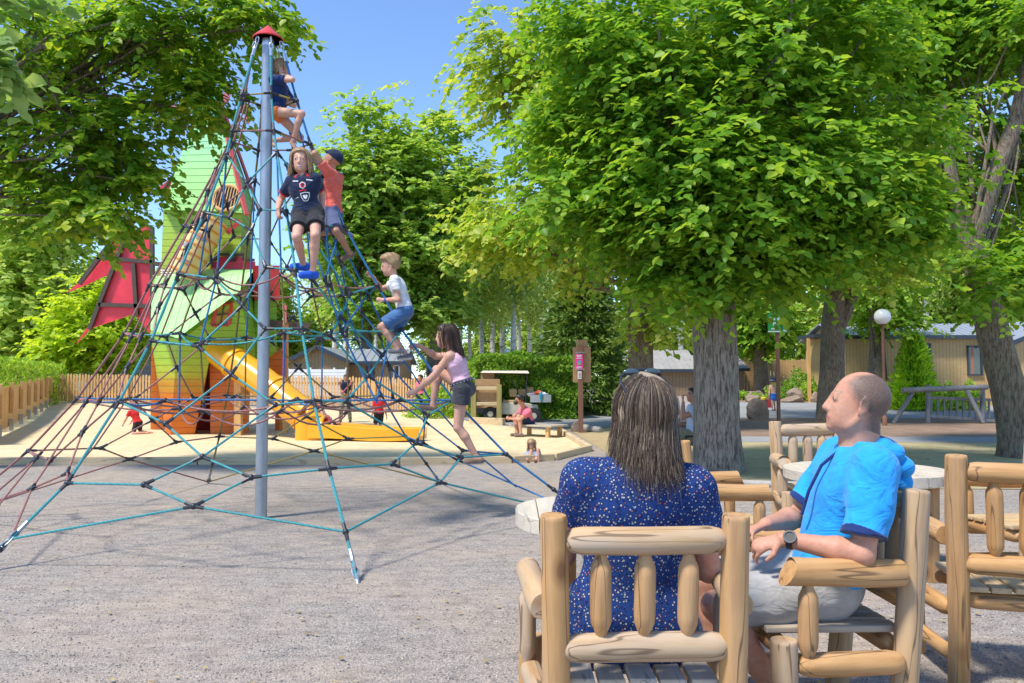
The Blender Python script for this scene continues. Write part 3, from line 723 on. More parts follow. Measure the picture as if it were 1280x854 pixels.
# sandpit kerb boards
kb = [(-34, 12.8), (gx(500, 12.8), 12.8), (gx(640, 13.05), 13.05), (gx(692, 13.45), 13.45), (gx(737, 15.2), 15.2), (gx(700, 20.6), 20.6)]
kerb = empty('sandpit_kerb', (kb[1][0], kb[1][1], 0), 0, 'pale timber kerb running along the front edge of the sandpit', 'kerb')
for i in range(len(kb)-1):
    a, b = V((kb[i][0], kb[i][1], 0)), V((kb[i+1][0], kb[i+1][1], 0)); n = max(1, int((b-a).length/3.0))
    for j in range(n):
        p, q = a+(b-a)*(j/n), a+(b-a)*((j+1)/n); d = (q-p).normalized()*0.008
        m = MB(); L = (q-p).length-0.016; m.box((0, 0, 0), (L, 0.11, 0.15))
        o = m.build('board', M['timber'], kerb, bevel=0.012)
        o.location = (p+q)/2-kerb.location+V((0, 0, 0.04)); o.rotation_euler = (0, 0, math.atan2((q-p).y, (q-p).x))
# dark edging log between chips and lawn
m = MB(); m.tube([(gx(855, 10.4), 10.4, 0.03), (gx(985, 10.05), 10.05, 0.035), (gx(1010, 10), 10, 0.03)], 0.05, 10)
tag(m.build('edging_log', M['grey_wood'], smooth=True), 'grey round edging log lying between the stone chips and the dry lawn', 'edging')

# loose stones and fallen leaves
def scatter(name, n, region, size, mat, flat=0.6, dz=0.0, leafy=False, seed=3):
    rg = np.random.default_rng(seed); pts = []
    while len(pts) < n:
        Y = region[2]*(region[3]/region[2])**rg.random(); X = (rg.random()*(region[1]-region[0])+region[0])*Y
        pts.append((X, Y))
    pts = np.array(pts); s = size*(0.5+rg.random(n)*0.9)
    if leafy:
        base = np.array([[-.5, -.35, 0], [.5, -.3, .12], [.45, .35, 0], [-.4, .4, .15]]); faces = np.array([[0, 1, 2, 3]])
    else:
        base = np.array([[1, 0, 0], [0, 1, 0], [-1, 0, 0], [0, -1, 0], [.15, .1, 1], [.1, -.1, -1]])*0.6; faces = np.array([[0, 1, 4], [1, 2, 4], [2, 3, 4], [3, 0, 4], [1, 0, 5], [2, 1, 5], [3, 2, 5], [0, 3, 5]])
    nb = len(base); v = np.tile(base[None], (n, 1, 1))*(1+0.5*(rg.random((n, nb, 3))-0.5)); v[:, :, 2] *= flat
    a = rg.random(n)*2*PI; c, sn = np.cos(a), np.sin(a); x = v[:, :, 0]*c[:, None]-v[:, :, 1]*sn[:, None]; y = v[:, :, 0]*sn[:, None]+v[:, :, 1]*c[:, None]
    v[:, :, 0], v[:, :, 1] = x, y; v *= s[:, None, None]; v[:, :, 0] += pts[:, 0, None]; v[:, :, 1] += pts[:, 1, None]; v[:, :, 2] += dz+s[:, None]*0.15
    f = (faces[None]+np.arange(n)[:, None, None]*nb).reshape(-1)
    o = link(name, np_mesh(name, v, f, faces.shape[1]), mat); return tag(o, kind='stuff')
def islandmat(name, stops, rough=0.9):
    m, nt, b = newmat(name); ge = nt.nodes.new('ShaderNodeNewGeometry')
    nt.links.new(ramp(nt, ge.outputs['Random Per Island'], stops), b.inputs['Base Color']); b.inputs['Roughness'].default_value = rough; b.inputs['Specular IOR Level'].default_value = 0.25; return m
M['stones'] = islandmat('loose_stones', [(0.0, (0.14, 0.135, 0.14)), (0.4, (0.27, 0.26, 0.255)), (0.75, (0.42, 0.38, 0.34)), (0.97, (0.6, 0.55, 0.48))])
M['fallen'] = islandmat('fallen_leaves', [(0.0, (0.30, 0.19, 0.06)), (0.5, (0.45, 0.33, 0.12)), (0.9, (0.42, 0.36, 0.20))])
scatter('stone_chips', 22000, (-0.72, 0.72, 3.2, 9.5), 0.0085, M['stones'])
scatter('fallen_leaves', 300, (-0.72, 0.72, 3.3, 12.6), 0.022, M['fallen'], .5, 0.01, True, 5)
scatter('lawn_litter', 700, (0.24, 0.75, 10.4, 17), 0.035, M['fallen'], 1.0, 0.01, True, 6)

# ------------------------------------------------------------------ trees
def leaf_cloud(seed, blobs, nclus, twigs, leaves, L, size, droop=0.25, sig=0.38, shell=0.35, fold=True, elong=1.15, gap=0.0):
    """twigs of leaves in clusters through the crown's volume; returns mesh arrays and cluster centres"""
    rg = np.random.default_rng(seed); w = np.array([b[6] if len(b) > 6 else b[3]*b[4]*b[5] for b in blobs], float)**0.8; w /= w.sum()
    bi = rg.choice(len(blobs), nclus, p=w); Bc = np.array([b[:3] for b in blobs], float)[bi]; Br = np.array([b[3:6] for b in blobs], float)[bi]
    u = rg.normal(size=(nclus, 3)); u /= np.linalg.norm(u, axis=1)[:, None]
    rad = 1-shell*rg.random(nclus)**1.4; C = Bc+Br*u*rad[:, None]
    ci = np.repeat(np.arange(nclus), twigs); nt = len(ci)
    cs = sig*(0.6+0.8*rg.random(nclus))
    T = C[ci]+rg.normal(size=(nt, 3))*cs[ci][:, None]*np.array([1, 1, 0.55])
    out = T-Bc[ci]; out /= np.linalg.norm(out, axis=1)[:, None]+1e-6
    d = out*np.array([1, 1, 0.5])+rg.normal(size=(nt, 3))*0.45; d[:, 2] -= droop; d /= np.linalg.norm(d, axis=1)[:, None]
    li = np.repeat(np.arange(nt), leaves); n = len(li); t = np.tile((np.arange(leaves)+0.5)/leaves, nt)
    sgn = np.where(np.tile(np.arange(leaves) % 2, nt) == 0, 1.0, -1.0)
    Ld = L*(0.6+0.8*rg.random(nt))
    up = np.array([0, 0, 1.0])+rg.normal(size=(n, 3))*0.30+out[li]*0.45
    dd = d[li]; side = np.cross(dd, np.array([0, 0, 1.0])); side /= np.linalg.norm(side, axis=1)[:, None]+1e-6
    ax = dd*0.55+side*sgn[:, None]*0.8+rg.normal(size=(n, 3))*0.25; ax[:, 2] -= droop*0.9; ax /= np.linalg.norm(ax, axis=1)[:, None]
    nrm = up-ax*(up*ax).sum(1)[:, None]; nrm /= np.linalg.norm(nrm, axis=1)[:, None]+1e-6
    wd = np.cross(ax, nrm)
    base = T[li]+dd*((t-0.3)*Ld[li])[:, None]; base[:, 2] -= 0.12*droop*t*t*Ld[li]*4
    s = size*(0.6+0.7*rg.random(n)); a = ax*s[:, None]*elong; b = wd*s[:, None]*0.5; h = nrm*s[:, None]*0.10
    if fold:
        P = np.stack([base, base+a*0.30+b*1.0+h, base+a*0.70+b*0.75+h, base+a*1.02-h*0.8, base+a*0.70-b*0.75+h, base+a*0.30-b*1.0+h], 1)
        F = np.array([[0, 1, 2, 3], [0, 3, 4, 5]])[None]+np.arange(n)[:, None, None]*6
    else:
        P = np.stack([base, base+a*0.45+b*0.95+h, base+a, base+a*0.45-b*0.95], 1)
        F = np.array([[0, 1, 2, 3]])[None]+np.arange(n)[:, None, None]*4
    return P.reshape(-1, 3), F.reshape(-1), C
def limb(m, a, b, ra, rb, rg, bend=0.12, n=6, seg=7):
    a, b = V(a), V(b); L = (b-a).length; o = V((rg.uniform(-1, 1), rg.uniform(-1, 1), rg.uniform(-0.3, 0.8)))*bend*L
    pts = [a+(b-a)*(i/n)+o*math.sin(PI*i/n)+V((rg.uniform(-1, 1), rg.uniform(-1, 1), 0))*0.02*L*(0 < i < n) for i in range(n+1)]
    m.tube(pts, [ra+(rb-ra)*(i/n) for i in range(n+1)], seg); return pts
def trunk_tube(m, pts, rs, n=22, rough=0.06, flare=0.0, seed=0):
    rg = random.Random(seed); ph = [rg.uniform(0, 6) for _ in range(6)]
    P = [V(p) for p in pts]; k = 8; path = []; rad = []
    for i in range(len(P)-1):
        for j in range(k):
            t = j/k; path.append(P[i].lerp(P[i+1], t)); rad.append(rs[i]+(rs[i+1]-rs[i])*t)
    path.append(P[-1]); rad.append(rs[-1]); b = len(m.v)
    m.tube(path, rad, n)
    z0 = path[0].z
    for i in range(len(path)):
        for q in range(n):
            v = V(m.v[b+i*n+q]); c = path[i]; a = 2*PI*q/n; z = v.z
            g = 1+rough*(math.sin(a*3+ph[0]+z*0.9)+0.7*math.sin(a*5+ph[1]-z*1.7)+0.5*math.sin(a*8+ph[2]+z*2.6)+0.5*math.sin(a*13+ph[4]))
            fl = flare*math.exp(-(z-z0)/0.22)*(1+0.55*math.sin(a*4+ph[3])+0.3*math.sin(a*7+ph[5]))
            m.v[b+i*n+q] = tuple(c+(v-c)*(g+fl))
def make_tree(name, loc, label, trunk_pts, trunk_rs, cloud, leaf, bark, group=None, limbs=14, seed=1, flare=0.35, n=22, limb_r=0.07, extra=None, limb_from=0.55, cat='tree'):
    """trunk_pts and cloud are relative to loc"""
    rg = random.Random(seed); root = empty(name, loc, 0, label, cat, group)
    P, F, C = cloud; nper = 4
    m = MB(); trunk_tube(m, trunk_pts, trunk_rs, n, 0.05, flare, seed)
    if extra:
        for pts, rs in extra: trunk_tube(m, pts, rs, 12, 0.04, 0, seed+1)
    idx = list(range(len(C))); rg.shuffle(idx)
    top = V(trunk_pts[-1]); lo = V(trunk_pts[max(0, len(trunk_pts)-2)])
    for i in idx[:limbs]:
        c = V(C[i]); z = min(max(lo.z+(top.z-lo.z)*rg.uniform(0, 1), lo.z), top.z)
        zz = max(lo.z, min(z, c.z-0.2*(c-top).length)) if c.z > lo.z else lo.z
        t = 0 if top.z == lo.z else (zz-lo.z)/(top.z-lo.z); a = lo.lerp(top, min(max(t, 0), 1))
        pts = limb(m, a, c, limb_r, limb_r*0.18, rg, 0.14)
        for _ in range(2):
            j = idx[rg.randrange(len(idx))]; c2 = V(C[j])
            if (c2-c).length < 1.6*(c-a).length*0.7: limb(m, pts[3], c2, limb_r*0.45, limb_r*0.1, rg, 0.12, 5, 5)
    m.build('trunk', bark, root, smooth=True)
    link('crown', np_mesh('crown', P, F, nper), leaf, root)
    return root
def cuv(pts): return [tuple(p) for p in pts]

L_lin = leafmat('linden_leaf', (0.116, 0.290, 0.029), (0.197, 0.394, 0.041), (0.383, 0.545, 0.058), 0.55)
L_lin2 = leafmat('linden_leaf_overhead', (0.104, 0.255, 0.023), (0.186, 0.360, 0.029), (0.383, 0.510, 0.058), 0.60)
L_yel = leafmat('flowering_linden_leaf', (0.209, 0.371, 0.035), (0.348, 0.487, 0.058), (0.545, 0.603, 0.151), 0.55)
L_poplar = leafmat('poplar_leaf', (0.197, 0.383, 0.058), (0.325, 0.510, 0.093), (0.487, 0.626, 0.162), 0.55)
L_maple = leafmat('bright_maple_leaf', (0.302, 0.487, 0.023), (0.441, 0.626, 0.035), (0.580, 0.680, 0.070), 0.60)
L_birch = leafmat('birch_leaf', (0.232, 0.383, 0.070), (0.371, 0.510, 0.116), (0.534, 0.626, 0.209), 0.55)
L_wood = leafmat('woodland_leaf', (0.267, 0.441, 0.070), (0.418, 0.580, 0.116), (0.580, 0.680, 0.197), 0.57)
L_hedge = leafmat('hedge_leaf', (0.104, 0.255, 0.035), (0.209, 0.406, 0.046), (0.394, 0.557, 0.093), 0.45)
L_spruce = leafmat('spruce_needle', (0.072, 0.156, 0.030), (0.144, 0.252, 0.048), (0.276, 0.372, 0.084), 0.30)
L_thuja = leafmat('golden_thuja', (0.197, 0.441, 0.017), (0.348, 0.603, 0.035), (0.522, 0.680, 0.070), 0.45)
L_shrub = leafmat('shrub_leaf', (0.174, 0.371, 0.035), (0.313, 0.522, 0.046), (0.487, 0.638, 0.104), 0.45)
K_lin = barkmat('linden_bark', (0.085, 0.062, 0.048), (0.34, 0.275, 0.225), 0.32, 1.8, 0.25)
K_dark = barkmat('dark_bark', (0.07, 0.05, 0.036), (0.24, 0.18, 0.13), 0.25, 2.0, 0.35)
def birchbark():
    m, nt, b = newmat('birch_bark'); v = coords(nt, 'Object', (2, 2, 9)); f = noise(nt, v, 1.6, 5, 0.6)
    nt.links.new(ramp(nt, f, [(0.36, (0.05, 0.045, 0.04)), (0.43, (0.62, 0.60, 0.56)), (0.8, (0.74, 0.72, 0.68))]), b.inputs['Base Color']); b.inputs['Roughness'].default_value = 0.7; return m
K_birch = birchbark()

# big linden beside the tables
t1 = gnd(897, 11.75)
def PB_(base, Y, lst):
    """crown lobes from where they show: (column, row, half width, half height, distance offset, depth radius, weight)"""
    out = []; k = Y/FPX
    for x, y, rx, ry, dy, rd, w in lst:
        p = at(x, y, Y+dy)-V(base); out.append((p.x, p.y, p.z, rx*k, rd, ry*k, w))
    return out
c1 = leaf_cloud(11, PB_(t1, 11.75, [(900, 140, 160, 115, 0, 1.9, 6), (795, 215, 90, 90, -.2, 1.5, 3.2), (1010, 240, 110, 80, -.3, 1.6, 3.6), (895, 275, 100, 46, -.9, 1.1, 3.2), (1070, 272, 70, 30, -.6, .8, 1.4), (775, 85, 90, 85, 0, 1.7, 2.6), (1010, 60, 120, 85, 0, 1.8, 3.6), (890, -20, 180, 95, 0, 2.0, 3.6), (770, 285, 46, 32, -.2, .7, 1.0), (900, 220, 110, 85, -1.2, 1.0, 2.8),
  (1125, 290, 34, 12, -.6, .5, .45), (1110, 225, 36, 16, -.4, .6, .45), (712, 250, 24, 24, -.3, .4, .4), (698, 165, 34, 26, 0, .5, .5), (835, 342, 26, 14, -.7, .4, .5), (950, 336, 34, 12, -.9, .4, .5), (1025, 322, 30, 14, -.7, .4, .5), (1135, 150, 34, 30, .2, .7, .6), (720, 40, 50, 34, 0, .7, .6), (890, 345, 40, 18, -.4, .5, .5)]), 800, 7, 11, 0.66, 0.106, 0.28, 0.30, 0.6)
make_tree('linden_tree', t1, 'large dense linden tree with a stout grey trunk in the centre right', [(0, 0, -0.05), (0.0, 0, 1.2), (-0.02, 0, 2.4), (0.0, 0, 4.4)], [0.345, 0.31, 0.31, 0.2], c1, L_lin, K_lin, 'linden trees on the playground', 26, 3, 0.13, 30)
# linden hanging into the picture above the rope pyramid
c2 = leaf_cloud(21, PB_((-9.2, 11.6, 0), 11.6, [(40, 60, 120, 90, 0, 1.4, 3.4), (190, 45, 110, 65, 0, 1.2, 3.4), (305, 22, 58, 42, 0, .8, 1.6), (120, 180, 85, 60, 0, .9, 3.0), (95, 262, 85, 40, -.2, .8, 1.7), (235, 125, 65, 40, .2, .7, 1.7), (15, 180, 50, 70, 0, .9, .7), (175, 222, 22, 16, 0, .4, .25)]), 265, 6, 11, 0.52, 0.098, 0.30, 0.21, 0.8)
make_tree('linden_tree', (-9.2, 11.6, 0), 'dark linden branches hanging over the rope pyramid from the upper left edge', [(0, 0, -0.05), (0.05, 0, 2.0), (0.3, 0, 4.0), (1.0, 0.0, 6.0)], [0.4, 0.33, 0.28, 0.16], c2, L_lin2, K_dark, 'linden trees on the playground', 34, 5, 0.3, limb_r=0.05)
# leaning linden at the right edge
t3 = gnd(1279, 14.0)
c3 = leaf_cloud(31, PB_(t3, 14.0, [(1180, 50, 130, 85, 1.6, 1.3, 5), (1110, 40, 90, 75, 1.4, 1.3, 2.4), (1288, 325, 30, 46, .3, .6, 1.5), (1290, 200, 50, 90, 1.5, .9, 2), (1120, 180, 60, 60, 1.8, 1.0, 1.3), (1225, 350, 16, 30, -.45, .3, .4), (1170, 260, 26, 40, .9, .5, .5), (1290, 20, 90, 60, .2, 1.3, 1.6)]), 420, 7, 11, 0.58, 0.108, 0.25, 0.30, 0.6)
make_tree('linden_tree', t3, 'leaning forked linden tree at the right edge beside the log rail', [(0, 0, -0.05), (-0.25, 0, 1.3), (-0.62, 0, 2.9), (-0.80, 0, 3.9)], [0.34, 0.275, 0.225, 0.19], c3, L_lin, K_dark, 'linden trees on the playground', 16, 8, 0.25, 24, 0.05,
          extra=[([(-0.80, 0, 3.7), (-0.35, 0, 5.0), (0.15, 0.1, 6.1), (0.45, 0.1, 7.4)], [0.17, 0.15, 0.13, 0.09]), ([(-0.80, 0, 3.7), (-1.05, 0.1, 4.8), (-1.2, 0.1, 6.3)], [0.13, 0.11, 0.07])])
# linden behind the seated man
t4 = gnd(1040, 25.5)
c4 = leaf_cloud(41, [(0, 0, 7.2, 4.2, 3.4, 3.2, 6), (1.0, -0.5, 5.6, 2.4, 1.8, 1.0, 2), (-1.0, -0.6, 5.8, 2.2, 1.8, 1.0, 2), (3.2, -0.4, 8.6, 2.6, 2.2, 2.4, 3)], 190, 7, 10, 0.85, 0.18, 0.25, 0.5, 0.6)
make_tree('linden_tree', t4, 'linden tree with a thick dark trunk standing in the mulch bed behind the seated man', [(0, 0, -0.05), (0.05, 0, 1.6), (0.1, 0, 3.2), (0.3, 0, 5.5)], [0.47, 0.37, 0.36, 0.2], c4, L_yel, K_dark, 'linden trees on the playground', 16, 12, 0.22, 22, 0.10,
          extra=[([(0.1, 0, 2.6), (0.75, 0, 4.0), (1.5, 0, 5.6)], [0.22, 0.18, 0.1])])
# tall flowering linden left of the big one
t5 = gnd(803, 21.5)
c5 = leaf_cloud(51, [(-1.7, 0, 6.0, 2.9, 2.3, 2.1, 5), (-1.0, 0, 8.6, 3.6, 2.6, 2.6, 6), (-3.4, -0.2, 5.4, 1.6, 1.4, 1.2, 2), (0.4, 0, 5.2, 1.5, 1.4, 1.0, 2), (-3.2, -0.2, 9.9, 2.0, 1.5, 1.3, 2.2), (0.25, -0.2, 3.0, 0.35, 0.4, 0.5, 0.35)], 330, 7, 10, 0.75, 0.15, 0.35, 0.42, 0.75)
make_tree('linden_tree', t5, 'tall yellow-green linden with an ivy-clad trunk behind the woman in blue', [(0, 0, -0.05), (-0.02, 0, 1.8), (-0.05, 0, 3.4), (-0.3, 0, 6.0)], [0.42, 0.33, 0.31, 0.18], c5, L_yel, K_dark, 'linden trees on the playground', 30, 14, 0.2, 20, 0.075)
# smaller lindens deeper in
t6 = gnd(952, 41); c6 = leaf_cloud(61, [(0, 0, 4.6, 2.2, 1.9, 1.5, 3), (0, -0.3, 3.2, 1.6, 1.3, 0.8, 2)], 90, 7, 9, 0.7, 0.2, 0.25, 0.4, 0.8)
make_tree('linden_tree', t6, 'small dark linden in front of the plank fence behind the green sign', [(0, 0, -0.05), (-0.05, 0, 1.6), (-0.1, 0, 3.8)], [0.42, 0.34, 0.22], c6, L_lin, K_dark, 'linden trees on the playground', 8, 15, 0.15, 16)
t7 = gnd(1098, 32); c7 = leaf_cloud(71, [(0, 0, 5.3, 1.9, 1.7, 1.7, 3), (0.1, -0.4, 3.6, 1.1, 1.0, 0.5, 1)], 110, 7, 9, 0.7, 0.17, 0.25, 0.38, 0.8)
make_tree('linden_tree', t7, 'round linden in front of the timber cabin beside the globe lamp', [(0, 0, -0.05), (0, 0, 1.6), (0, 0, 4.2)], [0.40, 0.34, 0.22], c7, L_shrub, K_dark, 'linden trees on the playground', 8, 16, 0.15, 16)
# near leafy branch at the upper left corner
c8 = leaf_cloud(81, PB_((-2.3, 2.45, 0), 2.45, [(8, 85, 32, 40, 0, .10, 2), (0, 20, 45, 40, 0, .12, 2)]), 9, 3, 8, 0.14, 0.048, 0.3, 0.03, 0.9)
make_tree('linden_tree', (-2.3, 2.45, 0), 'pale green leaves of a near tree poking in at the upper left corner', [(-0.6, 0, -0.05), (-0.55, 0, 1.2), (-0.3, 0, 2.1), (0.35, 0, 2.35)], [0.09, 0.07, 0.03, 0.006], c8, leafmat('pale_linden_leaf', (0.162, 0.313, 0.093), (0.232, 0.383, 0.116), (0.348, 0.487, 0.186), 0.55), K_dark, 'linden trees on the playground', 4, 17, 0.2, 12, 0.005)

# tall poplars behind the pyramid
pc = leaf_cloud(91, [(0, 0, 12.0, 3.0, 2.6, 4.2, 5), (0.8, 0, 7.5, 2.6, 2.2, 2.4, 3), (-1.3, 0, 9.0, 2.0, 1.8, 2.4, 2), (0, 0, 4.6, 2.0, 1.8, 1.2, 1.4)], 380, 7, 10, 0.95, 0.24, 0.15, 0.5, 0.7)
pop = make_tree('poplar_tree', gnd(458, 44), 'left one of two tall light green poplars against the sky', [(0, 0, -0.05), (0, 0, 3), (0.1, 0, 8), (0.0, 0, 13)], [0.34, 0.28, 0.2, 0.08], pc, L_poplar, K_dark, 'tall poplars behind the playground', 26, 18, 0.1, 12, 0.10)
c_ = copy_tree(pop); c_.location = gnd(545, 45); c_.rotation_euler = (0, 0, 2.1); c_.scale = (1.08, 1.08, 0.98); c_['label'] = 'right one of two tall light green poplars, above the girl climbing in pink'

# birches: slim white stems in the wood
bc_ = leaf_cloud(101, [(0, 0, 9.2, 1.7, 1.7, 2.6, 4), (0.2, 0, 6.6, 1.2, 1.2, 1.2, 1.4)], 110, 7, 10, 1.3, 0.17, 1.0, 0.42, 0.8, fold=False)
birch = make_tree('birch_tree', gnd(641, 50), 'white birch stem in the wood behind the hedge', [(0, 0, -0.05), (0.05, 0, 4), (-0.05, 0, 8), (0, 0, 11)], [0.20, 0.16, 0.11, 0.05], bc_, L_birch, K_birch, 'birches in the wood behind the playground', 8, 19, 0.1, 9, 0.03)
bsp = [(562, 60), (575, 54), (588, 63), (603, 52), (615, 60), (628, 66), (650, 58), (663, 64), (676, 55), (470, 58), (486, 62), (433, 52), (418, 60), (835, 56), (850, 62), (1145, 62), (1160, 58), (1252, 60), (1234, 64), (40, 56)]
for i, (x, Y) in enumerate(bsp):
    c_ = copy_tree(birch); c_.location = gnd(x, Y); c_.rotation_euler = (random.uniform(-.03, .03), random.uniform(-.03, .03), i*1.3); k = random.uniform(0.85, 1.2); c_.scale = (k, k, k*random.uniform(.95, 1.1))
# woodland trees filling the distance
wc = leaf_cloud(111, [(0, 0, 5.5, 3.6, 3.0, 3.2, 5), (1.2, 0, 9.0, 2.8, 2.4, 2.6, 3), (-1.4, 0, 3.4, 2.6, 2.2, 1.8, 2), (0.6, 0, 1.8, 2.4, 2.0, 1.4, 1.5)], 260, 7, 9, 1.1, 0.30, 0.3, 0.6, 0.8, fold=False)
wood_t = make_tree('woodland_tree', gnd(20, 46), 'light green woodland tree at the left edge above the clipped hedge', [(0, 0, -0.05), (0.1, 0, 3), (0, 0, 8)], [0.3, 0.22, 0.1], wc, L_wood, K_dark, 'woodland trees beyond the fences', 14, 20, 0.1, 10, 0.07)
wsp = [(95, 60, .85, 'pale woodland tree between the left edge and the red wing'), (-60, 50, 1.25, 'tall woodland tree cut by the left edge'), (215, 66, .8, 'woodland tree hidden behind the green tower'), (330, 66, .8, 'woodland tree seen through the ropes beside the pole'), (395, 70, .7, 'low woodland tree above the brown cabins'),
       (470, 74, .6, 'low woodland tree behind the poplars'), (545, 76, .62, 'woodland tree behind the birches, above the girl in pink'), (610, 78, .62, 'pale woodland tree among the birch stems'), (665, 76, .62, 'woodland tree in the birch wood left of the spruce'), (730, 70, .9, 'woodland tree behind the spruce'),
       (800, 74, .7, 'woodland tree above the grey shed roof'), (870, 70, .8, 'woodland tree behind the stout grey trunk'), (935, 72, .8, 'woodland tree above the plank fence'), (1000, 66, .8, 'sunlit woodland tree behind the green sign'), (1065, 62, .9, 'woodland tree behind the cabin, left of the globe lamp'),
       (1130, 66, .95, 'woodland tree above the cabin roof'), (1200, 62, 1.0, 'woodland tree above the cabin with two windows'), (1270, 60, 1.1, 'woodland tree behind the leaning linden'), (1340, 58, 1.2, 'woodland tree cut by the right edge')]
for i, (x, Y, k, lab) in enumerate(wsp):
    c_ = copy_tree(wood_t); c_.location = gnd(x, Y); c_.rotation_euler = (0, 0, i*1.7); c_.scale = (k*1.15, k*1.15, k); c_['label'] = lab
mc = leaf_cloud(121, [(0, 0, 3.9, 2.6, 2.2, 2.3, 4), (0.9, -0.3, 2.6, 1.8, 1.6, 1.2, 2), (-1.2, -0.3, 2.8, 1.6, 1.5, 1.2, 2)], 200, 7, 9, 0.8, 0.21, 0.25, 0.45, 0.8)
make_tree('maple_tree', gnd(125, 39), 'bright yellow-green maple behind the red wing', [(0, 0, -0.05), (0, 0, 1.6), (0, 0, 4)], [0.2, 0.16, 0.08], mc, L_maple, K_dark, None, 8, 23, 0.1, 10)
# spruce
def conifer(name, loc, h, r, n, leaf, label, size, L, seed, layers=16, dens=1.0, kk=0.9):
    rg = np.random.default_rng(seed); root = empty(name, loc, 0, label, 'tree'); P = []; F = []; b = 0
    t = rg.random(n)**1.25; z = h*(0.03+0.97*t); a = rg.random(n)*2*PI; lay = 1+0.16*np.sin(z*layers/h*2*PI)+0.22*np.sin(a*5+z*1.7)+0.12*np.sin(a*9-z*3.1)
    rr = r*(1-t)**kk*lay*(0.35+0.65*np.sqrt(rg.random(n)))+0.03; rr = np.minimum(rr, r*1.2)
    c = np.stack([rr*np.cos(a), rr*np.sin(a), z-0.12*rr], 1)
    d = np.stack([np.cos(a), np.sin(a), -0.15+rg.normal(size=n)*0.3], 1)+rg.normal(size=(n, 3))*0.35
    if kk < 0.8: d[:, 2] += 1.1
    d /= np.linalg.norm(d, axis=1)[:, None]; w = np.cross(d, rg.normal(size=(n, 3))); w /= np.linalg.norm(w, axis=1)[:, None]
    s = size*(0.6+0.8*rg.random(n))[:, None]
    P = np.stack([c-w*s*0.16, c+d*s*L*0.5-w*s*0.3, c+d*s*L, c+d*s*L*0.5+w*s*0.3], 1)
    F = np.arange(4*n)
    m = MB(); trunk_tube(m, [(0, 0, -0.05), (0, 0, h*0.5), (0, 0, h*0.96)], [r*0.09, r*0.05, 0.02], 10, 0.03, 0.2); m.build('trunk', K_dark, root, smooth=True)
    link('crown', np_mesh('crown', P.reshape(-1, 3), F, 4), leaf, root); return root
conifer('spruce_tree', gnd(728, 30), 7.2, 2.0, 26000, L_spruce, 'dark green spruce behind the brown board on a post', 0.13, 2.0, 31)
conifer('thuja', gnd(1143, 31), 2.9, 0.78, 9000, L_thuja, 'bright green conical thuja in front of the timber cabin', 0.10, 2.2, 32, 9, kk=0.62)
def shrub(name, c, r, n, leaf, label, cat, size, seed, group=None, parent=None):
    """clipped or rounded bush: leaves through an ellipsoid or box shell"""
    rg = np.random.default_rng(seed); root = empty(name, c, 0, label, cat, group)
    u = rg.normal(size=(n, 3)); u /= np.linalg.norm(u, axis=1)[:, None]; u[:, 2] = np.abs(u[:, 2])*1.0-0.12
    k = 1+0.10*np.sin(u[:, 0]*6+seed)+0.10*np.sin(u[:, 1]*7)+0.08*np.sin(u[:, 2]*9+u[:, 0]*5)
    p = u*np.array(r)*(k*(0.72+0.3*rg.random(n)))[:, None]; p[:, 2] += 0.1
    return root, p, u
def leaves_at(root, p, u, size, leaf, seed, name='foliage'):
    rg = np.random.default_rng(seed); n = len(p); d = rg.normal(size=(n, 3))*0.6+u*0.5; d[:, 2] += 0.3; d /= np.linalg.norm(d, axis=1)[:, None]
    w = np.cross(d, u+rg.normal(size=(n, 3))*0.5); w /= np.linalg.norm(w, axis=1)[:, None]+1e-6; s = size*(0.6+0.8*rg.random(n))[:, None]
    P = np.stack([p, p+d*s*.5+w*s*.42, p+d*s*1.05, p+d*s*.5-w*s*.42], 1)
    o = link(name, np_mesh(name, P.reshape(-1, 3), np.arange(4*n), 4), leaf, root); return o
def twigs(root, r, seed):
    rg = random.Random(seed); m = MB()
    for i in range(9):
        a = rg.uniform(0, 6.28); m.tube([(0, 0, -0.03), (math.cos(a)*r[0]*.4, math.sin(a)*r[1]*.4, r[2]*.5), (math.cos(a)*r[0]*.7, math.sin(a)*r[1]*.7, r[2]*.85)], [0.02, 0.014, 0.006], 5)
    m.build('stem', K_dark, root)
for i, (x, Y, r, lab, lf) in enumerate([(1000, 37.5, (0.95, 0.8, 1.35), 'large rounded dark green shrub behind the rocks', L_hedge), (1009, 36.6, (0.5, 0.45, 0.8), 'small yellow-green shrub in front of the big round one', L_shrub), (1022, 37, (0.55, 0.5, 1.05), 'dark shrub against the thick trunk', L_hedge),
        (968, 38.5, (0.45, 0.4, 0.62), 'yellow-green shrub behind the child with the cap', L_shrub), (1184, 31, (0.62, 0.5, 0.95), 'left of two rounded shrubs under the cabin windows', L_shrub), (1213, 31, (0.58, 0.5, 0.98), 'right of two rounded shrubs under the cabin windows', L_shrub),
        (545, 27.5, (0.95, 0.7, 1.0), 'bright green bush behind the climbing girl at the picket fence end', L_shrub), (928, 37.5, (0.4, 0.35, 0.3), 'low green plant beside the rocks', L_shrub), (944, 37.0, (0.3, 0.3, 0.25), 'tiny green plant in the rockery', L_shrub)]):
    root, p, u = shrub('shrub', gnd(x, Y), r, int(1500*r[0]*r[2])+500, lf, lab, 'shrub', 0.09, 40+i, 'shrubs in the beds'); leaves_at(root, p, u, 0.10, lf, 60+i); twigs(root, r, i)
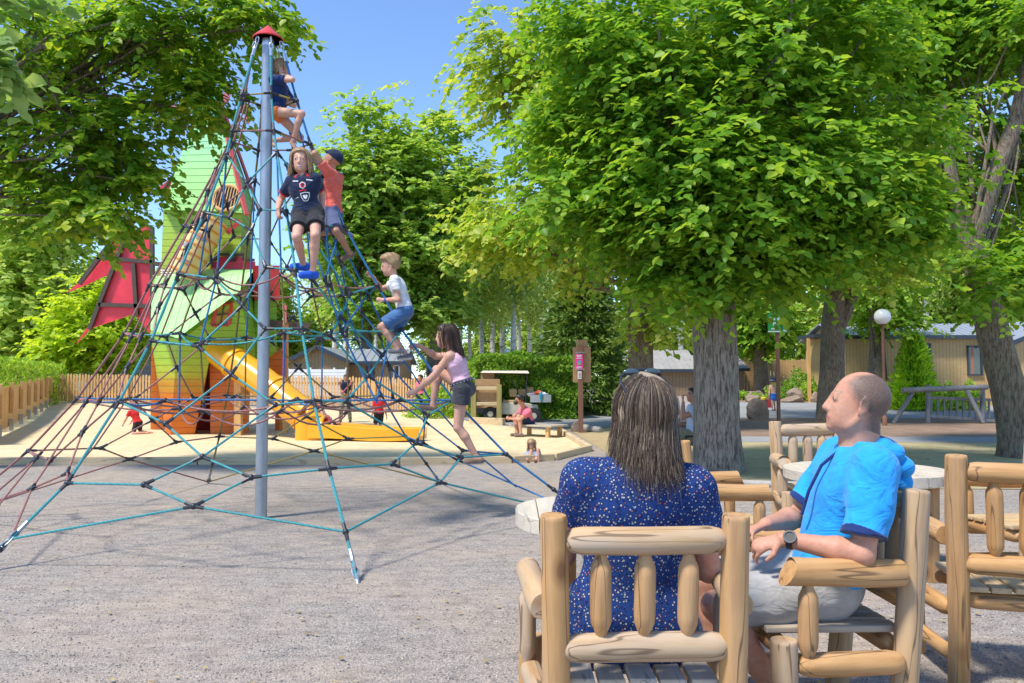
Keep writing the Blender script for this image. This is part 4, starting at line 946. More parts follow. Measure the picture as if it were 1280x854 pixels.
def hedge(name, a, b, w, h, n, leaf, label, seed, size=0.10, loc=None):
    a, b = V(a), V(b); root = empty(name, (a+b)/2, math.atan2((b-a).y, (b-a).x), label, 'hedge'); L = (b-a).length; rg = np.random.default_rng(seed)
    p = np.stack([(rg.random(n)-0.5)*L, (rg.random(n)-0.5)*w, rg.random(n)*h], 1)
    # push to the skin
    face = rg.choice(4, n, p=[0.42, 0.12, 0.38, 0.08]); u = np.zeros((n, 3))
    q = rg.random(n)*0.12
    m0 = face == 0; p[m0, 1] = -w/2+q[m0]; u[m0, 1] = -1
    m0 = face == 1; p[m0, 1] = w/2-q[m0]; u[m0, 1] = 1
    m0 = face == 2; p[m0, 2] = h-q[m0]; u[m0, 2] = 1
    m0 = face == 3; p[m0, 0] = np.sign(p[m0, 0])*(L/2-q[m0]); u[m0, 0] = np.sign(p[m0, 0])
    bu = 0.09*np.sin(p[:, 0]*2.1+seed)+0.07*np.sin(p[:, 0]*5.3+p[:, 2]*4)+0.05*np.sin(p[:, 2]*7+p[:, 0]*2)
    p += u*bu[:, None]; p[:, 2] = np.maximum(p[:, 2], 0.02)
    leaves_at(root, p, u, size, leaf, seed+1)
    m = MB()
    for i in range(int(L/0.5)): m.tube([(-L/2+0.25+i*0.5, 0, -0.05), (-L/2+0.3+i*0.5, 0.04, h*0.8)], [0.03, 0.012], 5)
    for i in range(int(L/0.22)): m.tube([(-L/2+0.1+i*0.22, 0, 0.1), (-L/2+0.1+i*0.22+random.uniform(-.2, .2), random.uniform(-.7, .7)*w/2, h*0.93)], [0.014, 0.006], 4)
    m.build('stem', K_dark, root)
hz = gz(36)
hedge('hedge', gnd(-150, 17.2), gnd(72, 39.5), 1.3, 1.75, 22000, L_shrub, 'clipped light green hedge behind the board fence on the left', 71, 0.10)
hedge('hedge', gnd(588, 26.6), gnd(712, 27.4), 1.5, 2.05, 26000, L_hedge, 'tall clipped green hedge behind the golf cart', 72, 0.10)
# ------------------------------------------------------------------ rope pyramid
def hit0(x, y):
    d = ray(x, y); t = -HCAM/d.z; return V((d.x*t, d.y*t, 0))
PB = hit0(326, 648)
net = empty('rope_pyramid', PB, 0, 'tall rope climbing pyramid of coloured ropes around a steel mast with a red cap', 'climbing net')
ptop = at(331, 44, PB.y); HT = ptop.z
m = MB(); m.tube([(0, 0, -0.1), (0, 0, HT)], 0.057, 28); m.build('mast', M['steel'], net, smooth=True)
m = MB(); m.lathe([(0.146, -0.048), (0.150, -0.044), (0.150, -0.036), (0.006, 0.098), (0.001, 0.10)], (0, 0, HT), 32); m.lathe([(0.06, -0.12), (0.06, -0.05), (0.142, -0.05)], (0, 0, HT), 24, 1)
m.build('cap', [M['redpaint'], M['bolt']], net, smooth=True)
DIRS = {k: math.radians(a) for k, a in dict(A=-60, B=0, C=60, D=120, E=180, F=240).items()}
def vplane(x, y, a):
    """pixel onto the upright plane through the mast at angle a"""
    d = ray(x, y); o = V((0, 0, HCAM)); n = V((-math.sin(a), math.cos(a), 0)); t = (PB-o).dot(n)/d.dot(n); return o+d*t
cA = [vplane(x, y, DIRS['A']) for x, y in [(334.5, 58), (339, 116), (342, 163), (346, 190), (358, 264), (369, 338), (377, 411), (392, 501), (411, 586), (432, 665), (438, 690)]]
cB = [vplane(x, y, DIRS['B']) for x, y in [(349, 58), (371, 126), (388, 180), (403, 219), (430, 282), (472, 357), (502, 412), (567, 500), (633, 568), (692, 612), (722, 636)]]
cF = [vplane(x, y, DIRS['F']) for x, y in [(318, 58), (302, 119), (290, 164), (283.5, 193), (256, 266), (223, 342), (189, 426), (149, 502), (84, 604), (0, 687), (-70, 752)]]
def prof(pts): return [((V((p.x, p.y, 0))-PB).length, p.z) for p in pts]
PR = [((a[0]+b[0])/2, (a[1]+b[1])/2) for a, b in zip(prof(cA), prof(cB))]
def radial(k): return [PB+V((math.cos(DIRS[k])*r, math.sin(DIRS[k])*r, z)) for r, z in PR]
cor = dict(A=cA, B=cB, F=cF, C=radial('C'), D=radial('D'), E=radial('E'))
for k in cor:   # run every corner rope down to its ground anchor
    p, q = cor[k][-2], cor[k][-1]; d = (q-p).normalized(); 
    if q.z > 0.02 and d.z < -0.05: cor[k].append(q+d*((q.z)/-d.z))
    cor[k] = [p for p in cor[k] if p.z > -0.02]
rz_ = sorted([(z, r) for r, z in PR])
def rad_at(z):
    return float(np.interp(z, [q[0] for q in rz_], [q[1] for q in rz_]))
def onface(x, y, k1, k2, push=0.0):
    """pixel onto the concave rope face between two corner ropes"""
    am = math.atan2(math.sin(DIRS[k1])+math.sin(DIRS[k2]), math.cos(DIRS[k1])+math.cos(DIRS[k2])); n = V((math.cos(am), math.sin(am), 0)); d = ray(x, y); o = V((0, 0, HCAM))
    best = None; last = None
    for i in range(400):
        t = 3.5+i*0.02; p = o+d*t; g = (p-PB).dot(n)-(rad_at(p.z)*math.cos(math.radians(30))-push)
        if last is not None and last > 0 >= g: return p
        last = g
    return o+d*(PB.y/d.y*0.93)
ropes = {c: [] for c in ('teal', 'blue', 'brown', 'olive', 'yellowrope')}; nodes = []
def run(c, *pts, r=0.009, sag=0.0):
    pts = [V(p) for p in pts]
    if sag and len(pts) == 2:
        a, b = pts; n = 8; pts = [a.lerp(b, i/n)-V((0, 0, sag*4*(i/n)*(1-i/n))) for i in range(n+1)]
    ropes[c].append((pts, r))
CR = dict(A='teal', B='blue', C='blue', D='olive', E='brown', F='teal')
for k in 'ABCDEF':
    top = PB+V((math.cos(DIRS[k])*0.13, math.sin(DIRS[k])*0.13, HT-0.07))
    cor[k][0] = top.lerp(cor[k][1], 0.22)
    run(CR[k], *cor[k], r=0.0115)
    m = MB(); d = (cor[k][0]-top)   # shackle under the cap
    for j in range(2):
        c = top+d*(0.25+0.5*j); pts = []
        for q in range(13):
            a = 2*PI*q/12; w = V((-math.sin(DIRS[k]), math.cos(DIRS[k]), 0)) if j else V((math.cos(DIRS[k]), math.sin(DIRS[k]), 0))
            pts.append(c+d.normalized()*math.cos(a)*d.length*0.32+w*math.sin(a)*0.018)
        m.tube(pts, 0.0055, 6, False)
    m.tube([cor[k][0]-d.normalized()*0.01, cor[k][0]+(cor[k][1]-cor[k][0]).normalized()*0.07], 0.017, 8)
    m.build('shackle', M['bolt'], net, True, world=True)
    e = cor[k][-1]; dn = (cor[k][-1]-cor[k][-2]).normalized()
    m = MB(); m.tube([e-dn*0.25, e-dn*0.16], 0.016, 8)
    for j in range(3):
        c = e-dn*(0.13-0.055*j); w = V((-math.sin(DIRS[k]), math.cos(DIRS[k]), 0)); w = w if j % 2 else dn.cross(w)
        m.tube([c+dn*math.cos(2*PI*q/12)*0.045+w*math.sin(2*PI*q/12)*0.02 for q in range(13)], 0.007, 6, False)
    m.tube([e-dn*0.02, e+dn*0.25], 0.018, 8); m.build('anchor', M['steel'], net, True, world=True)
def fa(x, y): return onface(x, y, 'F', 'A')
def ab(x, y): return onface(x, y, 'A', 'B')
# -- front face, between F and A: the diamonds read off one by one
F_, A_, B_ = cor['F'], cor['A'], cor['B']
n1 = fa(308, 229); f_c1, f_c2 = fa(287, 272), fa(325, 262); n2 = fa(314, 288); f_c3, f_c4 = fa(268, 348), fa(332, 334); n3 = fa(303, 382)
f_c5, f_c6 = fa(248, 433), fa(331, 411); n4 = fa(289, 468); f_c7, f_c8 = fa(207, 530), fa(344, 506); n5 = fa(253, 571); f_c9, f_c10 = fa(180, 606), fa(314, 597); n6 = fa(242, 633)
for seq in [(F_[3], n1), (A_[3], n1), (n1, f_c1), (n1, f_c2), (F_[4], f_c1, n2), (A_[4], f_c2, n2), (n2, f_c3), (n2, f_c4), (F_[5], f_c3, n3), (A_[5], f_c4, n3), (n3, f_c5), (n3, f_c6), (F_[6], f_c5, n4), (A_[6], f_c6, n4),
            (n4, f_c7), (n4, f_c8), (F_[7], f_c7, n5), (A_[7], f_c8, n5), (n5, f_c9), (n5, f_c10), (F_[8], f_c9, n6), (A_[8], f_c10, n6), (n6, A_[9])]: run('teal', *seq)
run('teal', n6, F_[-1].lerp(F_[-2], 0.15))
nodes += [n1, n2, n3, n4, n5, n6, f_c1, f_c2, f_c3, f_c4, f_c5, f_c6, f_c7, f_c8, f_c9, f_c10]
# -- right-hand face, between A and B
m1 = ab(394, 304); g1, g2 = ab(372, 276), ab(404, 283); m0 = ab(384, 236)
g3, g4 = ab(391, 350), ab(438, 367); m2 = ab(426, 396); g5, g6 = ab(412, 419), ab(478, 444); m3 = ab(460, 470); g7, g8 = ab(432, 502), ab(535, 519); m4 = ab(520, 554); g9, g10 = ab(490, 580), ab(577, 572); m5 = ab(550, 603)
for seq in [(A_[3], m0), (B_[3], m0), (m0, g1), (m0, g2), (A_[4], g1, m1), (B_[4], g2, m1), (m1, g3), (m1, g4), (A_[5], g3, m2), (B_[5], g4, m2), (m2, g5), (m2, g6), (A_[6], g5, m3), (B_[6], g6, m3), (m3, g7), (m3, g8), (A_[7], g7, m4), (B_[7], g8, m4),
            (m4, g9), (m4, g10), (A_[8], g9, m5), (B_[8], g10, m5), (m5, A_[9]), (m5, ab(644, 625), B_[-1].lerp(B_[-2], 0.15))]: run('teal', *seq)
nodes += [m0, m1, m2, m3, m4, m5, g1, g2, g3, g4, g5, g6, g7, g8, g9, g10]
# -- the other four faces follow the same pattern
def face(k1, k2, c):
    P, Q = cor[k1], cor[k2]; am = math.atan2(math.sin(DIRS[k1])+math.sin(DIRS[k2]), math.cos(DIRS[k1])+math.cos(DIRS[k2])); inn = -V((math.cos(am), math.sin(am), 0))
    prev = (P[3].lerp(Q[3], 0.5)*0.5+P[4].lerp(Q[4], 0.5)*0.5); run(c, P[3], prev); run(c, Q[3], prev); nodes.append(prev)
    for i in range(4, 9):
        a, b = P[i].lerp(Q[i], 0.3), P[i].lerp(Q[i], 0.7); bow = 0.02+0.01*i
        a = a+inn*bow-V((0, 0, .02)); b = b+inn*bow-V((0, 0, .02))
        nx = P[min(i+1, 9)].lerp(Q[min(i+1, 9)], 0.5)*0.5+P[i].lerp(Q[i], 0.5)*0.5+inn*bow
        run(c, prev, a); run(c, prev, b); run(c, P[i], a, nx); run(c, Q[i], b, nx); nodes.extend([a, b, nx]); prev = nx
    run(c, prev, P[-1].lerp(P[-2], 0.15)); run(c, prev, Q[-1].lerp(Q[-2], 0.15))
face('B', 'C', 'blue'); face('C', 'D', 'olive'); face('D', 'E', 'brown'); face('E', 'F', 'brown')
# -- rings and inner nets
ORD = 'ABCDEF'
def ring(i, c, sag=0.0, r=0.009):
    for a, b in zip(ORD, ORD[1:]+'A'): run(c, cor[a][i], cor[b][i], r=r, sag=sag)
ring(1, 'yellowrope'); ring(2, 'brown')
for k in 'ABCDEF': nodes += [cor[k][i] for i in range(1, 10)]
def inner(i, c, kk, sag, dz=0.0, c2=None):
    pts = [PB+V(((cor[k][i]-PB).x*kk, (cor[k][i]-PB).y*kk, cor[k][i].z+dz)) for k in ORD]
    for a, b in zip(pts, pts[1:]+pts[:1]): run(c, a, b, sag=sag)
    for k, p in zip(ORD, pts): run(c2 or c, cor[k][i], p, sag=sag*0.4); nodes.append(p)
    return pts
r5 = inner(5, 'brown', 0.58, 0.09, 0.02); r6 = inner(6, 'teal', 0.60, 0.05); r7 = inner(7, 'brown', 0.72, 0.10, 0.0, 'blue')
r7b = inner(7, 'brown', 0.45, 0.14, -0.10)
for a, b in ((0, 3), (1, 4), (2, 5)): run('blue', cor[ORD[a]][7], cor[ORD[b]][7], sag=0.01) if a == 1 else run('brown', r7[a], r7[b], sag=0.16)
for i in range(6):
    up3 = PB+V(((cor[ORD[i]][3]-PB).x*0.75, (cor[ORD[i]][3]-PB).y*0.75, cor[ORD[i]][3].z-0.05))
    run('blue', cor[ORD[i]][3], r5[i]); run('blue' if i % 2 else 'olive', r5[i], r6[i]); run('blue' if i % 2 == 0 else 'olive', r6[i], r7b[i])
    if i % 3 == 0: run('brown', r5[i], r5[(i+2) % 6], sag=0.07)
# second, inner row of ropes on the right, where the children climb
b2 = [p.lerp(q, 0.22)+V((-0.03, 0.10, -0.06)) for p, q in zip(cor['B'], cor['C'])]
run('blue', *b2[1:10]); 
for i in range(3, 9): run('blue', cor['B'][i], b2[i]); nodes.append(b2[i])
b3 = [p.lerp(q, 0.5)+V((-0.12, -0.05, -0.02)) for p, q in zip(cor['B'], cor['A'])]
for i in range(3, 7): run('blue', b2[i], b3[i+1]); run('blue', b3[i], b3[i+1]); nodes.append(b3[i])
a2 = [p.lerp(q, 0.16)+V((0.02, 0.02, -0.03)) for p, q in zip(cor['E'], cor['F'])]
run('brown', *a2[1:10]); run('brown', *[p.lerp(q, 0.3) for p, q in zip(cor['E'], cor['D'])][1:10])
for i in range(2, 9): run('brown', cor['E'][i], a2[i]); run('brown', a2[i], a2[i+1].lerp(cor['F'][i+1], 0.35)); nodes.append(a2[i])
names = dict(teal='teal_rope', blue='blue_rope', brown='russet_rope', olive='olive_rope', yellowrope='mustard_rope')
# each rope is a part of its own; past the hundred that show largest the rest are gathered
allr = [(c, q) for c in ropes for q in ropes[c]]
def shows(q): return sum((q[0][i+1]-q[0][i]).length/max(q[0][i].y, 1) for i in range(len(q[0])-1))*(3 if q[1] > .01 else 1)
allr.sort(key=lambda cq: -shows(cq[1])); spare = MB(); cols = list(ropes)
for i, (c, (pts, r)) in enumerate(allr):
    if i < 99:
        m = MB(); m.tube(pts, r, 7); m.build('rope', M[c], net, True, world=True)
    else: spare.tube(pts, r, 7, mi=cols.index(c))
tag(spare.build('ropes', [M[c] for c in cols], net, True, world=True), kind='stuff')
# black clamps at the crossings
def conn(p, ps):
    m = MB(); m.sphere(p, 0.024, 10, 6)
    for q in ps[:4]:
        d = (V(q)-p); 
        if d.length > 1e-3: m.tube([p, p+d.normalized()*0.075], [0.016, 0.013], 7)
    return m
near_ = []
segs = [(pts[i], pts[i+1]) for c in ropes for pts, r in ropes[c] if len(pts) < 13 for i in range(len(pts)-1)]
uniq = []
for p in nodes:
    if p.z < 0.02 or any((p-q).length < 0.03 for q in uniq): continue
    uniq.append(p)
uniq.sort(key=lambda p: p.y)
rest = MB()
for i, p in enumerate(uniq):
    ns = [b for a, b in segs if (a-p).length < 0.012]+[a for a, b in segs if (b-p).length < 0.012]
    m = conn(p, ns if i % 3 else ns[:2])
    if i < 99: m.build('rope_clamp', M['black_plastic'], net, True, world=True)
    else: rest.add(m.v, m.f)
if rest.v:
    o = rest.build('rope_clamps', M['black_plastic'], net, True, world=True); tag(o, kind='stuff')
# ------------------------------------------------------------------ dragon tower
TB = V((gnd(255, 20.2).x, 20.2, 0))
tower = empty('play_tower', TB, 0, 'crooked green and orange plank play tower shaped like a dragon with red wings', 'playhouse')
OR = (0.70, 0.17, 0.012); AMB = (0.58, 0.25, 0.02); LIME = (0.42, 0.50, 0.03); GRN = (0.20, 0.46, 0.08); MINT = (0.28, 0.62, 0.22)
zr = [(0.0, OR), (0.14, OR), (0.185, AMB), (0.225, LIME), (0.30, (0.30, 0.54, 0.04)), (0.40, (0.28, 0.56, 0.05)), (0.58, GRN), (0.72, MINT), (1.0, (0.22, 0.60, 0.32))]
M['planks'] = planked('tower_planks', [(p, c) for p, c in zr], 0.0, 8.0, 0.17)
M['mintpl'] = planked('mint_planks', [(0.0, (0.34, 0.66, 0.22)), (1.0, (0.34, 0.66, 0.22))], 0, 8, 0.19, axis='X', seam=0.4)  # hood boards in one even pale mint
M['wall_up'] = planked('moss_planks', [(0.0, (0.42, 0.46, 0.03)), (0.6, (0.36, 0.52, 0.04)), (1.0, (0.28, 0.58, 0.08))], 3.0, 6.5, 0.17)
M['roofpl'] = planked('mint_roof_planks', [(0.0, (0.24, 0.54, 0.07)), (0.5, (0.22, 0.58, 0.13)), (1.0, (0.07, 0.48, 0.30))], 5.0, 8.6, 0.20)
M['orpl'] = planked('orange_planks', [(0.0, OR), (1, OR)], 0, 3, 0.17)
M['redpl'] = planked('red_planks', [(0.0, (0.52, 0.03, 0.035)), (1, (0.58, 0.04, 0.04))], 0, 8, 0.14, axis='X', seam=0.3)
M['wing'] = pm('red_wing_paint', (0.74, 0.035, 0.06), 0.45, var=0.15, scale=3)
M['slide'] = pm('yellow_plastic', (0.78, 0.36, 0.015), 0.25, var=0.07, scale=3)
M['cream'] = pm('cream_plastic', (0.76, 0.56, 0.20), 0.3, var=0.05); M['orange_ring'] = pm('orange_plastic', (0.72, 0.24, 0.015), 0.3); M['greyp'] = pm('grey_patch', (0.28, 0.27, 0.26), 0.5)
def T(*q): return [at(*p) for p in q]
def G0(x, Y): g = gnd(x, Y); return g
# legs
hull('leg', M['planks'], tower, T((188, 418, 19.9), (222, 424, 19.0), (266, 428, 19.4), (266, 428, 20.8), (190, 418, 21.2))+[G0(207, 20.0), G0(213, 19.6), G0(243, 19.75), G0(246, 20.7), G0(210, 21.0)])
hull('leg', M['orpl'], tower, T((262, 444, 19.9), (312, 452, 20.1), (314, 452, 21.2), (264, 444, 21.2))+[G0(263, 19.9), G0(309, 20.1), G0(311, 21.2), G0(265, 21.2)])
hull('leg', M['orpl'], tower, T((189, 432, 21.3), (214, 432, 21.3), (214, 432, 22.0), (189, 432, 22.2))+[G0(188, 21.8), G0(205, 21.6), G0(206, 22.2), G0(190, 22.4)])
hull('back_panel', pm('dark_red_planks', (0.30, 0.03, 0.02), 0.6), tower, T((236, 440, 21.3), (266, 440, 21.3), (266, 440, 21.5), (236, 440, 21.5))+[G0(240, 21.3), G0(268, 21.3), G0(268, 21.5), G0(240, 21.5)])
m = MB(); m.beam(gnd(298, 19.4), at(298, 448, 19.4), 0.17, 0.17); m.build('post', M['fence_wood'], tower, world=True, bevel=0.01)
m = MB(); m.beam(gnd(196, 23.0), at(194, 350, 23.0), 0.14, 0.14); m.build('post', M['dark_wood'], tower, world=True)
# body with the crooked window
hull('wall', M['planks'], tower, T((191, 344, 20.1), (302, 338, 20.0), (321, 336, 21.4), (200, 344, 22.4), (188, 421, 19.95), (222, 428, 19.15), (300, 372, 19.3), (318, 458, 19.9), (266, 442, 19.5), (322, 452, 21.3), (200, 425, 22.2)))
hood = hull('hood', M['mintpl'], tower, T((190, 362, 19.55), (196, 345, 20.0), (262, 336, 19.95), (316, 337, 19.8), (188, 412, 18.85), (222, 423, 18.55), (300, 364, 19.0), (316, 340, 19.2), (260, 372, 20.2), (200, 410, 19.6)))
# upper storey and steep roof
hull('upper_wall', M['wall_up'], tower, T((204, 262, 20.3), (303, 262, 20.1), (315, 262, 21.6), (215, 262, 22.6), (201, 346, 20.15), (299, 346, 20.05), (313, 346, 21.5), (213, 346, 22.6)))
hull('roof', M['roofpl'], tower, T((252, 118, 21.2), (270, 118, 21.1), (203, 262, 20.0), (303, 266, 19.9), (320, 264, 21.7), (212, 258, 22.8)))
m = MB(); pts = T((270, 122, 21.0), (306, 269, 19.85), (321, 266, 21.7)); m.beam(pts[0]+V((0.05, -.05, 0)), pts[1]+V((0.06, -.05, 0)), 0.10, 0.06); m.beam(pts[0]+V((0.08, 0, 0)), pts[2]+V((0.08, 0, 0)), 0.10, 0.06)
m.build('roof_edge', pm('pink_edge', (0.62, 0.10, 0.09), 0.45), tower, world=True)
# round grille
c = at(282, 245, 19.93); q1 = at(203, 262, 20.0); q2 = at(303, 266, 19.9); q3 = at(261, 118, 21.15); nr = (q2-q1).cross(q3-q1).normalized()
if nr.y > 0: nr = -nr
ux = (q2-q1).normalized(); uy = nr.cross(ux); uy = -uy if uy.z < 0 else uy
c = c-nr*((c-q1).dot(nr)-0.03)
m = MB(); m.tube([c+(ux*math.cos(a)*0.36+uy*math.sin(a)*0.36) for a in [2*PI*i/28 for i in range(29)]], 0.045, 8, False)
o = m.build('round_window', M['fence_wood'], tower, True, world=True)
def child(mb, name, mat, par, **kw):
    mb.v = [tuple(local(tower, p)) for p in mb.v]; return mb.build(name, mat, par, **kw)
m = MB(); m.prism([c+ux*math.cos(2*PI*i/28)*0.34+uy*math.sin(2*PI*i/28)*0.34-nr*0.005 for i in range(28)], -nr*0.015); child(m, 'opening', pm('painted_inside_shade', (0.05, 0.035, 0.02), 0.9), o)  # solid near-black disc: shade inside the tower put into its colour
m = MB()
for i in range(-4, 5):
    h = math.sqrt(max(0.01, 0.34**2-(i*0.075)**2)); m.tube([c+ux*i*0.075-uy*h+nr*0.012, c+ux*i*0.075+uy*h+nr*0.012], 0.013, 5)
child(m, 'grille', M['fence_wood'], o)
# dragon head and crest on the ridge, mostly hidden by leaves
M['turq'] = pm('turquoise_paint', (0.05, 0.46, 0.34), 0.4); M['pink'] = pm('pink_paint', (0.68, 0.14, 0.18), 0.45)
hull('dragon_head', M['turq'], tower, T((250, 112, 20.6), (262, 104, 20.4), (272, 116, 20.3), (278, 128, 20.5), (270, 146, 20.6), (252, 144, 20.9), (250, 112, 21.5), (274, 118, 21.5), (270, 146, 21.5), (246, 140, 21.4)))
for poly in ([(270, 112), (279, 117), (289, 111), (286, 124), (279, 132), (274, 124)], [(214, 130), (228, 137), (222, 147)], [(305, 144), (316, 147), (309, 155)]):
    m = MB(); m.prism([at(x, y, 20.9) for x, y in poly], V((0, 0.06, 0))); m.build('crest', M['pink'], tower, world=True)
m = MB(); m.prism([at(x, y, 21.4) for x, y in [(196, 236), (215, 222), (224, 208), (218, 224), (226, 220), (213, 236), (200, 243)]], V((0, 0.08, 0))); m.build('tail_fin', M['wing'], tower, world=True)
m = MB(); m.beam(at(203, 239, 21.38), at(223, 209, 21.38), 0.05, 0.05); m.build('tail_bar', M['dark_wood'], tower, world=True)
# barred recess on the left
c0 = at(199, 345, 20.08)
m = MB(); m.prism(T((196, 335, 20.05), (222, 335, 20.02), (222, 358, 19.9), (196, 358, 19.9)), V((0, 0.03, 0))); o = m.build('barred_window', pm('dark_amber', (0.20, 0.13, 0.02), 0.6), tower, world=True)
m = MB()
for i in range(7):
    y = 338+i*3; m.tube(T((201, y, 19.9), (221, y, 19.88)), 0.012, 5)
for x in (203, 211, 219): m.tube(T((x, 336, 19.89), (x, 357, 19.86)), 0.012, 5)
child(m, 'grille', M['white'], o)
# window with red frame on the green wall, fixed to the skewed wall
w0, w1, w2, w3 = T((271, 381, 19.25), (290, 378, 19.3), (286, 406, 19.3), (265, 407, 19.2)); wn = (w1-w0).cross(w3-w0).normalized(); wn = wn if wn.y < 0 else -wn
m = MB()
for a, b in ((w0, w1), (w1, w2), (w2, w3), (w3, w0)): m.beam(a, b, 0.09, 0.07)
o = m.build('crooked_window', M['redpaint'], tower, world=True)
m = MB(); m.prism([w0, w1, w2, w3], -wn*0.1); child(m, 'pane', pm('amber_window', (0.52, 0.30, 0.04), 0.4), o)
m = MB(); m.beam((w0+w1)/2+wn*.01, (w2+w3)/2+wn*.01, 0.03, 0.03); m.beam((w0+w3)/2+wn*.01, (w1+w2)/2+wn*.01, 0.03, 0.03)
for i in range(6): a = w0.lerp(w1, (i+.5)/6); m.box(a+wn*0.045, (0.035, 0.02, 0.05)); a = w3.lerp(w2, (i+.5)/6); m.box(a+wn*0.045, (0.035, 0.02, 0.05))
child(m, 'muntin', M['dark_wood'], o)
# red bastion with battlements
hull('bastion', M['redpl'], tower, T((316, 332, 20.3), (349, 332, 20.3), (349, 332, 22), (316, 332, 22), (318, 375, 20.3), (350, 375, 20.3), (350, 375, 22), (318, 375, 22)))
m = MB(); m.prism([at(x, y, 20.0) for x, y in [(262, 340), (264, 327), (271, 327), (271, 321), (285, 321), (285, 327), (294, 327), (294, 321), (304, 321), (304, 327), (318, 327), (318, 340)]], V((0, 0.08, 0))); m.build('battlement', M['wing'], tower, world=True)
m = MB(); ol = [(262, 329), (264, 325), (270, 325), (270, 318), (286, 318), (286, 325), (293, 325), (293, 318), (305, 318), (305, 325), (318, 325)]
for a, b in zip(ol, ol[1:]): m.beam(at(*a, 19.95), at(*b, 19.95), 0.07, 0.06)
m.build('battlement_trim', M['dark_wood'], tower, world=True)
# platform and lower orange wall behind the mast
hull('platform', M['dark_wood'], tower, T((322, 399, 20.4), (389, 404, 20.4), (386, 411, 20.4), (322, 408, 20.4), (322, 399, 22), (389, 404, 22), (386, 411, 22), (322, 408, 22)))
hull('gate_wall', M['orpl'], tower, T((330, 440, 20.6), (354, 436, 20.6), (355, 470, 20.6), (330, 476, 20.6), (330, 440, 22), (354, 436, 22), (355, 470, 22), (330, 476, 22)))
hull('green_wall', M['planks'], tower, T((318, 374, 20.5), (346, 374, 20.5), (346, 440, 20.5), (318, 460, 20.5), (318, 374, 21.5), (346, 374, 21.5), (346, 440, 21.5), (318, 460, 21.5)))
m = MB(); m.beam(gnd(357, 20.3), at(357, 404, 20.3), 0.12, 0.12); m.build('post', M['fence_wood'], tower, world=True)
m = MB(); m.beam(gnd(350, 21.5), at(350, 440, 21.5), 0.5, 0.12); m.build('post', M['orpl'], tower, world=True)
m = MB(); m.prism([at(x, y, 20.2) for x, y in [(354, 380), (358, 382), (357, 480), (352, 470)]], V((0, .05, 0))); m.build('edge_board', M['pink'], tower, world=True)
# wings
def wing(poly, Y):
    m = MB(); m.prism([at(x, y, Y) for x, y in poly], V((0, 0.05, 0))); return m.build('wing', M['wing'], tower, world=True)
wing([(192, 424), (168, 392), (112, 411), (95, 430), (109, 409), (126, 380), (148, 330), (150, 316), (161, 268), (170, 290), (180, 278), (192, 284)], 20.6)
wing([(84, 365), (100, 352), (125, 322), (152, 290), (166, 262), (168, 300), (148, 342), (128, 346), (108, 356)], 20.75)
m = MB()
for a, b in (((99, 355), (143, 298)), ((112, 412), (150, 314)), ((122, 322), (191, 328)), ((124, 381), (191, 383)), ((190, 284), (191, 426)), ((167, 330), (171, 395)), ((150, 314), (164, 268)), ((192, 330), (240, 331))): m.beam(at(*a, 20.55), at(*b, 20.55), 0.09, 0.10)
m.build('wing_bar', M['dark_wood'], tower, world=True)
# striped tube at the top
p0, p1 = at(268, 275, 19.6), at(226, 345, 19.35); m = MB(); m.tube([p0+(p1-p0)*(i/10) for i in range(11)], 0.36, 24); o = m.build('crawl_tube', M['cream'], tower, True, world=True)
m = MB(); d = (p1-p0).normalized()
for i in range(7):
    c = p0+(p1-p0)*((i+0.3)/6.6); m.tube([c-d*0.02, c+d*0.02], 0.380, 24)
child(m, 'ring', M['orange_ring'], o, smooth=True)
m = MB(); su = d.cross(V((0, -1, 0))).normalized(); fr = su.cross(d); fr = fr if fr.y < 0 else -fr
for t, a0, w, h in ((0.12, 0.5, .18, .12), (0.36, -0.3, .2, .1), (0.56, 0.35, .2, .08), (0.80, -0.1, .18, .1)):
    c = p0+(p1-p0)*t; vs = []
    for i in range(7):
        for j in (-1, 1):
            a = a0+(i/6-.5)*w*4; vs.append(c+(fr*math.cos(a)+su*math.sin(a))*0.372+d*j*h*(0.6+0.4*math.sin(i*2.3+t*9)))
    m.add(vs, [(2*i, 2*i+1, 2*i+3, 2*i+2) for i in range(6)])
child(m, 'patch', M['greyp'], o)
m = MB(); m.beam(at(300, 276, 19.7), at(284, 292, 19.6), 0.05, 0.1); m.build('red_strut', M['redpaint'], tower, world=True)
# yellow tube slide
sp_ = T((262, 432, 19.9), (276, 441, 19.6), (295, 455, 19.3), (318, 470, 19.0), (343, 489, 18.75), (366, 508, 18.5), (384, 521, 18.35))
sl = MB(); n = 24
def smoothpath(p, k=4):
    out = []
    for i in range(len(p)-1):
        a, b, c, d = p[max(i-1, 0)], p[i], p[i+1], p[min(i+2, len(p)-1)]
        for j in range(k):
            t = j/k; out.append(0.5*((2*b)+(c-a)*t+(2*a-5*b+4*c-d)*t*t+(-a+3*b-3*c+d)*t**3))
    return out+[p[-1]]
path = smoothpath(sp_); sl.tube(path, 0.36, 28, False); sl.tube(path, 0.33, 28, False)
slide = sl.build('tube_slide', M['slide'], tower, True, world=True)
for i in (0, 8, 16, 23):
    m = MB(); t = (path[min(i+1, len(path)-1)]-path[max(i-1, 0)]).normalized(); m.tube([path[i]-t*.05, path[i]+t*.05], 0.395, 28); child(m, 'flange', M['slide'], slide, smooth=True)
